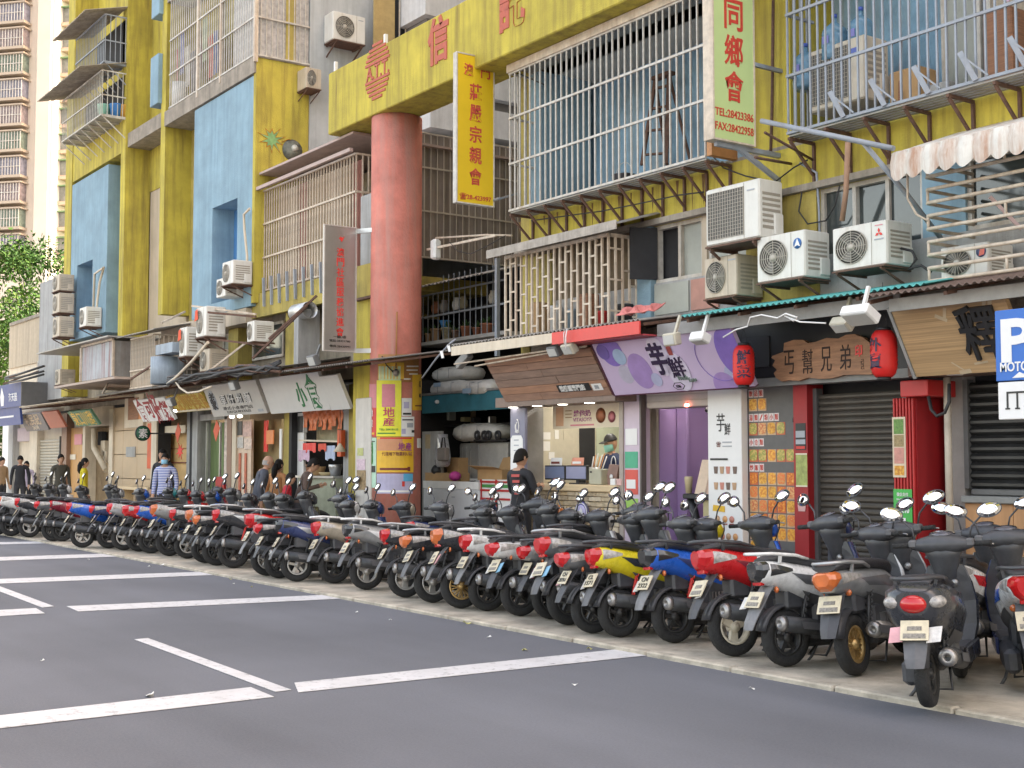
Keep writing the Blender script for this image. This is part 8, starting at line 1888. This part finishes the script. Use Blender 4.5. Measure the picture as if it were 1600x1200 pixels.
def person(label, p, rz, h=1.70, top=None, legs=None, hair='short', mask=None, lean=0, arms='down', head_down=0, bald=False, sleeve=True, build=1.0, kneel=0.0):
    k = h / 1.70; J = {}; ln = rad(lean)
    def T(x, y, z):       # bend forward above the hips
        if z > .95: dz = z - .95; return Vector((x, y - math.sin(ln)*dz, .95 + math.cos(ln)*dz))
        return Vector((x, y, z))
    V = []; E_ = []; RR = []
    def nv(co, r, par=None, r2=None):
        V.append(co*k); RR.append((r*k*build, (r2 or r)*k*build))
        if par is not None: E_.append((par, len(V)-1))
        return len(V) - 1
    pel = nv(T(0,0,.95), .135, None, .105); wa = nv(T(0,0,1.08), .13, pel, .10); ch = nv(T(0,.0,1.27), .155, wa, .115); sh = nv(T(0,.01,1.41), .11, ch, .085); nk = nv(T(0,0,1.475), .052, sh); nv(T(0,-.012,1.53), .05, nk)
    segs = []
    for s in (-1, 1):
        hp = nv(T(s*.085,0,.88), .095, pel); kn = nv(Vector((s*.10,-.02 - kneel*.2,.50)), .062, hp); an = nv(Vector((s*.105,.02,.09)), .042, kn); nv(Vector((s*.115,-.09,.05)), .038, an); 
        so = nv(T(s*.185,.01,1.40), .062, sh)
        if arms == 'down': el, wr = T(s*.235,.03,1.13), T(s*.235,-.05,.90)
        elif arms == 'work': el, wr = T(s*.24,-.02,1.14), T(s*.12,-.24,1.04)
        elif arms == 'front': el, wr = T(s*.24,-.06,1.15), T(s*.10,-.26,1.22)
        e = nv(el, .047, so); w = nv(wr, .032, e); d = (wr - el).normalized(); hd = wr + d*.07; ha = nv(hd, .034, w, .022)
        sd = d.cross(Vector((s,0,.3))).normalized(); up = d.cross(sd).normalized()
        for f in range(4):
            o = hd + sd*(f - 1.5)*.017; f1 = nv(o + d*.045, .0095, ha); nv(o + d*(.08 - .008*abs(f-1.4)) - up*.018, .0085, f1)
        t1 = nv(wr + d*.04 + sd*.035, .011, w); nv(wr + d*.075 + sd*.045, .009, t1)
        segs += [(so, e, 0), (e, w, 0 if sleeve else 1), (w, ha, 1), (hp, kn, 2), (kn, an, 2)]
    me = bpy.data.meshes.new('body'); me.from_pydata(V, E_, []); o = bpy.data.objects.new('body', me); COL.objects.link(o)
    o.modifiers.new('s', 'SKIN'); o.modifiers.new('u', 'SUBSURF').levels = 2
    for d_, r in zip(me.skin_vertices[0].data, RR): d_.radius = r
    me.skin_vertices[0].data[0].use_root = True
    bpy.context.view_layer.update()
    nm = bpy.data.meshes.new_from_object(o.evaluated_get(bpy.context.evaluated_depsgraph_get()))
    bpy.data.objects.remove(o)
    # head: one shaped surface joined to the body mesh
    hc = T(0, -.015, 1.61)*k; HR = Matrix.Translation(hc) @ Matrix.Rotation(ln*.5 + rad(head_down), 4, 'X') @ Matrix.Scale(k, 4)
    hm = MB(); n = 20; rings = []
    for i in range(15):
        t = math.pi*(i+.05)/14.1; z = -.118*math.cos(t); row = []
        for j in range(n):
            a = 2*math.pi*j/n; w_ = .074*math.sin(t)**.8*(1 - .22*max(0, -z/.118)); d_ = .094*math.sin(t)**.8*(1 - .10*max(0, -z/.118))
            x, y = w_*math.cos(a), d_*math.sin(a)
            if y < 0: y -= .020*math.exp(-(x/.013)**2)*math.exp(-((z+.012)/.028)**2) - .008*math.exp(-((abs(x)-.032)/.016)**2)*math.exp(-((z-.014)/.018)**2)
            row.append((x, y + (.014 if z < -.05 else 0)*(z+.05)/-.07*(-1), z))
        rings.append(row)
    hm.loft(rings, smooth=True)
    for s in (-1, 1): hm.ell((s*.077,.008,-.005), .011, .02, .032, 8, 6)
    hm.xf(HR)
    vs = [v.co.copy() for v in nm.vertices]; fs = [list(q.vertices) for q in nm.polygons]; nb = len(fs); b = len(vs)
    body = MB(); body.v = vs + hm.v; body.f = fs + [[b+i for i in f] for f in hm.f]; body.sm = [True]*len(body.f)
    t = thing('person', label, 'person', p, rz=rz)
    bo = bpy.data.objects.new('body', mesh('body', body, SKIN)); COL.objects.link(bo); bo.parent = t
    bo.data.materials.append(top); bo.data.materials.append(legs); bo.data.materials.append(M('dark_shoes', (.03,.03,.03), .6))
    nkz = T(0,0,1.455).z*k
    for i, q in enumerate(bo.data.polygons):
        if i >= nb: continue
        c = sum((body.v[j] for j in q.vertices), Vector())/len(q.vertices); best = None
        for a, e, kd in segs:
            A_, B_ = V[a], V[e]; ab = B_ - A_; u = max(0, min(1, (c-A_).dot(ab)/ab.dot(ab))); ds = (c - A_ - ab*u).length
            if best is None or ds < best[0]: best = (ds, kd, u)
        arm = best[0] < .075*k and best[1] in (0, 1)
        if c.z < .10*k: mi = 3
        elif arm: mi = 1 if best[1] == 0 else 0
        elif c.z > nkz and abs(c.x) < .075*k: mi = 0
        elif c.z < .90*k: mi = 2
        else: mi = 1
        if not arm and best[1] == 1 and best[0] < .12*k: mi = 0
        q.material_index = mi
    def part(nm_, mb, m): o_ = bpy.data.objects.new(nm_, mesh(nm_, mb.xf(HR), m)); COL.objects.link(o_); o_.parent = t; return o_
    for s in (-1, 1): part('eye', MB().ell((s*.032,-.079,.016), .011, .008, .006, 8, 6), EYE); part('eyebrow', MB().bar((s*.018,-.090,.036), (s*.048,-.080,.038), .005), HAIR)
    if mask: part('face_mask', MB().loft([[(x*1.0, y, z) for x, y in ((-.07,-.02), (-.055,-.075), (-.02,-.108), (.02,-.108), (.055,-.075), (.07,-.02), (.05,-.02), (0,-.05), (-.05,-.02))] for z in (-.10, -.055, -.008)], smooth=True), mask)
    else: part('mouth', MB().ell((0,-.088,-.058), .024, .008, .006, 10, 6), LIP)
    if not bald:
        hr = MB(); rows = []
        lo = {'short': -.09, 'long': -.12, 'cap': .0}[hair if hair in ('short', 'long', 'cap') else 'short']
        for i in range(10):
            f = i/9; row = []
            for j in range(24):
                a = 2*math.pi*j/24; back = (1 + math.sin(a))/2; z0 = .05 + (lo - .05)*back if hair != 'cap' else .03
                zz = z0 + (.128 - z0)*math.sin(f*math.pi/2)
                q = math.sqrt(max(0.0004, 1 - (max(zz, 0)/.131)**2)); row.append((.084*q*math.cos(a), .104*q*math.sin(a) + .004, zz))
            rows.append(row)
        hr.loft(rows, smooth=True)
        if hair == 'long': hr.tube([(0,.085,.02), (0,.12,-.08), (0,.13,-.2), (0,.12,-.28)], [.05,.062,.055,.02], 10)
        if hair == 'cap': part('cap', hr.slab([(-.07,-.08,.035), (-.05,-.155,.025), (.05,-.155,.025), (.07,-.08,.035)], (0,0,.008)), BLACK)
        else: part('hair', hr, HAIR)
    else: part('hair_fringe', MB().loft([[(.078*math.cos(a), .097*math.sin(a) + .004, z) for a in [math.pi*j/12 - .15 for j in range(14)]] for z in (-.05, .0, .03)], closed=False, cap=False, smooth=True), M('grey_hair', (.3,.28,.26), .7))
    return t
def face(dx, dy): return math.atan2(dx, -dy)
JB, JG, NV, BR, GY, DK = cloth('black', (.022,.022,.026)), cloth('olive_grey', (.07,.065,.05)), cloth('navy', (.03,.04,.09)), cloth('brown', (.11,.075,.06)), cloth('slate', (.075,.08,.10)), cloth('charcoal', (.035,.035,.04))
def stand(px, Y): return Vector((fx(px, Y, 760), Y, PZ))
c1_ = person('customer in a black jacket with red print standing at the drinks counter', stand(813, 9.7), face(-.1, 1), 1.70, JB, DK, 'short', arms='front', head_down=12)
for k in range(4): o = bpy.data.objects.new('jacket_print', mesh('jacket_print', MB().slab([(-.13, .128, 1.40 - .075*k), (.02 - .02*k, .132, 1.40 - .075*k), (.02 - .02*k, .135, 1.365 - .075*k), (-.13, .131, 1.365 - .075*k)], (0, .003, 0)), M('dull_red_print', (.42, .07, .06), .7))); COL.objects.link(o); o.parent = c1_
w1_ = person('worker in a black cap and mint mask behind the stone counter', stand(956, 10.95) + Vector((0, 0, .2)), face(-.1, -1), 1.70, NV, DK, 'cap', mask=M('mint_mask', (.25,.55,.46), .7), arms='work', sleeve=False, head_down=14)
person('man in a blue and white striped shirt and blue face mask', stand(258, 9.25), face(.75, -.65), 1.70, stripes(), DK, 'short', mask=M('blue_mask', (.25,.5,.66), .7), build=1.08, arms='down')
person('person in dark clothes walking just behind the striped man', stand(254, 9.75), face(.6, -.8), 1.80, JB, DK, 'short', build=1.05)
person('old man with thin grey hair and a slate jacket seen from behind', stand(401, 9.2), face(.3, .95), 1.66, GY, DK, bald=True, lean=16, build=1.12)
person('woman in a brown jacket stooping at the snack stall', stand(466, 9.45), face(.5, .85), 1.64, BR, DK, 'short', lean=22, arms='front', head_down=10)
person('child in a red padded jacket between the old man and the woman', stand(444, 9.15), face(.5, .85), 1.36, cloth('red', (.45,.02,.035)), DK, 'short', lean=10)
person('person with black hair standing beside the old man', stand(431, 9.7), face(-.4, .9), 1.58, cloth('orange', (.5,.24,.10)), DK, 'long', lean=6)
person('man in an olive grey coat walking past the pale shutter', stand(94, 9.55), face(.9, .1), 1.72, JG, DK, 'short')
person('woman with a ponytail in a yellow jacket', stand(131, 9.45), face(.2, .95), 1.62, cloth('yellow', (.55,.46,.02)), DK, 'long')
person('man in black looking down in front of the far recess', stand(31, 9.5), face(.85, -.3), 1.70, JB, DK, 'short', head_down=22)
person('person in a pale lilac top beside the man in black', stand(41, 9.9), face(.8, -.5), 1.55, cloth('lilac', (.5,.42,.52)), DK, 'short')
person('person in a tan coat at the left edge of the picture', stand(2, 9.6), face(.8, .4), 1.66, cloth('tan', (.30,.2,.11)), DK, 'short')
# ---------------------------------------------------------------- loose wiring on the right block
def wire(label, pts, Y, r=.009, m=CABLE): obj('cable', MB().tube([at(x, y, Y=Y) for x, y in pts], r, 5), m, label=label, cat='cable', loc=at(*pts[0], Y=Y))
wire('black wire sagging from the green sign past the big square AC unit', ((1110, 240), (1130, 262), (1165, 275), (1210, 285), (1240, 262), (1262, 250)), 10.2)
wire('wire hanging in a loop between the peak badged and the diamond badged AC units', ((1253, 300), (1248, 330), (1262, 350), (1290, 345), (1305, 320), (1312, 290)), 10.2)
wire('pale hose dropping from the scalloped canopy to the pipe cage', ((1418, 262), (1418, 310), (1432, 335), (1450, 345)), 9.5, .011, CRBAR)
wire('bundle of black wires behind the diamond badged AC unit', ((1408, 388), (1425, 392), (1432, 405), (1420, 420), (1440, 415), (1455, 425)), 9.9, .014)
wire('black wire along the ledge above the small cage', ((830, 345), (880, 338), (940, 330), (1000, 318), (1060, 305), (1100, 300)), 10.15)
wire('wire dangling from the beam beside the golden yellow sign', ((776, 92), (800, 110), (822, 120), (850, 132)), 9.95)
wire('thin wire drooping between the lamp arm and the small cage', ((702, 378), (715, 392), (735, 397), (760, 385), (790, 368)), 10.35, .006)
wire('grey conduit rising beside the triple window', ((1282, 410), (1280, 330), (1276, 270), (1250, 255)), 10.24, .014, GALV)
wire('rusty pipe running down left of the blue grey cage', ((1208, 0), (1207, 100), (1206, 180), (1204, 240)), 10.22, .018, RUST)
wire('pair of cables under the teal awning', ((1010, 512), (1080, 500), (1150, 495), (1250, 478), (1340, 470)), 9.7, .012)
wire('cable slung under the brown awning at the right edge', ((1370, 478), (1440, 470), (1520, 462), (1600, 452)), 9.5, .014)
# ---------------------------------------------------------------- things stored behind the right-hand cage and rust runs
for px, Y_, w, h, m, nm, lb_ in ((1412, 10.4, .35, .5, CARD, 'carton', 'brown carton standing behind the blue grey bars'), (1455, 10.5, .4, .3, GREYW, 'storage_box', 'grey storage box behind the blue grey bars'), (1560, 10.3, .3, .75, WOODD, 'wooden_crate', 'tall wooden crate behind the right end of the blue grey bars')):
    x = fx(px, Y_, 150); obj(nm, MB().bbox(x - w/2, x + w/2, Y_, Y_ + .3, ZC0 + .021, ZC0 + h, .012), m, label=lb_, cat=nm.replace('_', ' '), loc=(x, Y_, ZC0))
x = fx(1592, 10.05, 10); obj('hanging_cloth', MB().sheet((x - .2, 10.05, 5.75), (.5, 0, 0), (0, 0, .8), 12, 4, lambda u, v: (.03*math.sin(v*6), .04*math.sin(u*14), -.05*math.sin(u*9)*(1 - v)), thick=(0, .01, 0)), M('lilac_cloth', (.55, .4, .5), .8, var=.25), label='pale lilac cloth hung behind the blue grey bars at the top right corner', cat='cloth', loc=(x, 10.05, 5.75))
obj('broom', MB().cyl(at(1405, 168, Y=10.3), at(1408, 60, Y=10.6), .014, n=8), WOODD, label='broom handle leaning behind the blue grey bars', cat='broom', loc=at(1405, 168, Y=10.3))
RRUN = M('rust_run', (.15, .085, .03), .9, var=.3)
for k in range(16):
    x = fx(812 + 19*k, YF, 310) + RN.uniform(-.05, .05); ln = RN.uniform(.12, .4); w = RN.uniform(.012, .03)
    P('rust_stain', MB().slab([(x - w, YF - .0005, ZC0 - .06), (x + w, YF - .0005, ZC0 - .06), (x + w*.4, YF - .0005, ZC0 - .06 - ln*.7), (x, YF - .0005, ZC0 - .06 - ln), (x - w*.5, YF - .0005, ZC0 - .06 - ln*.6)], (0, -.0015, 0)), RRUN, rb)
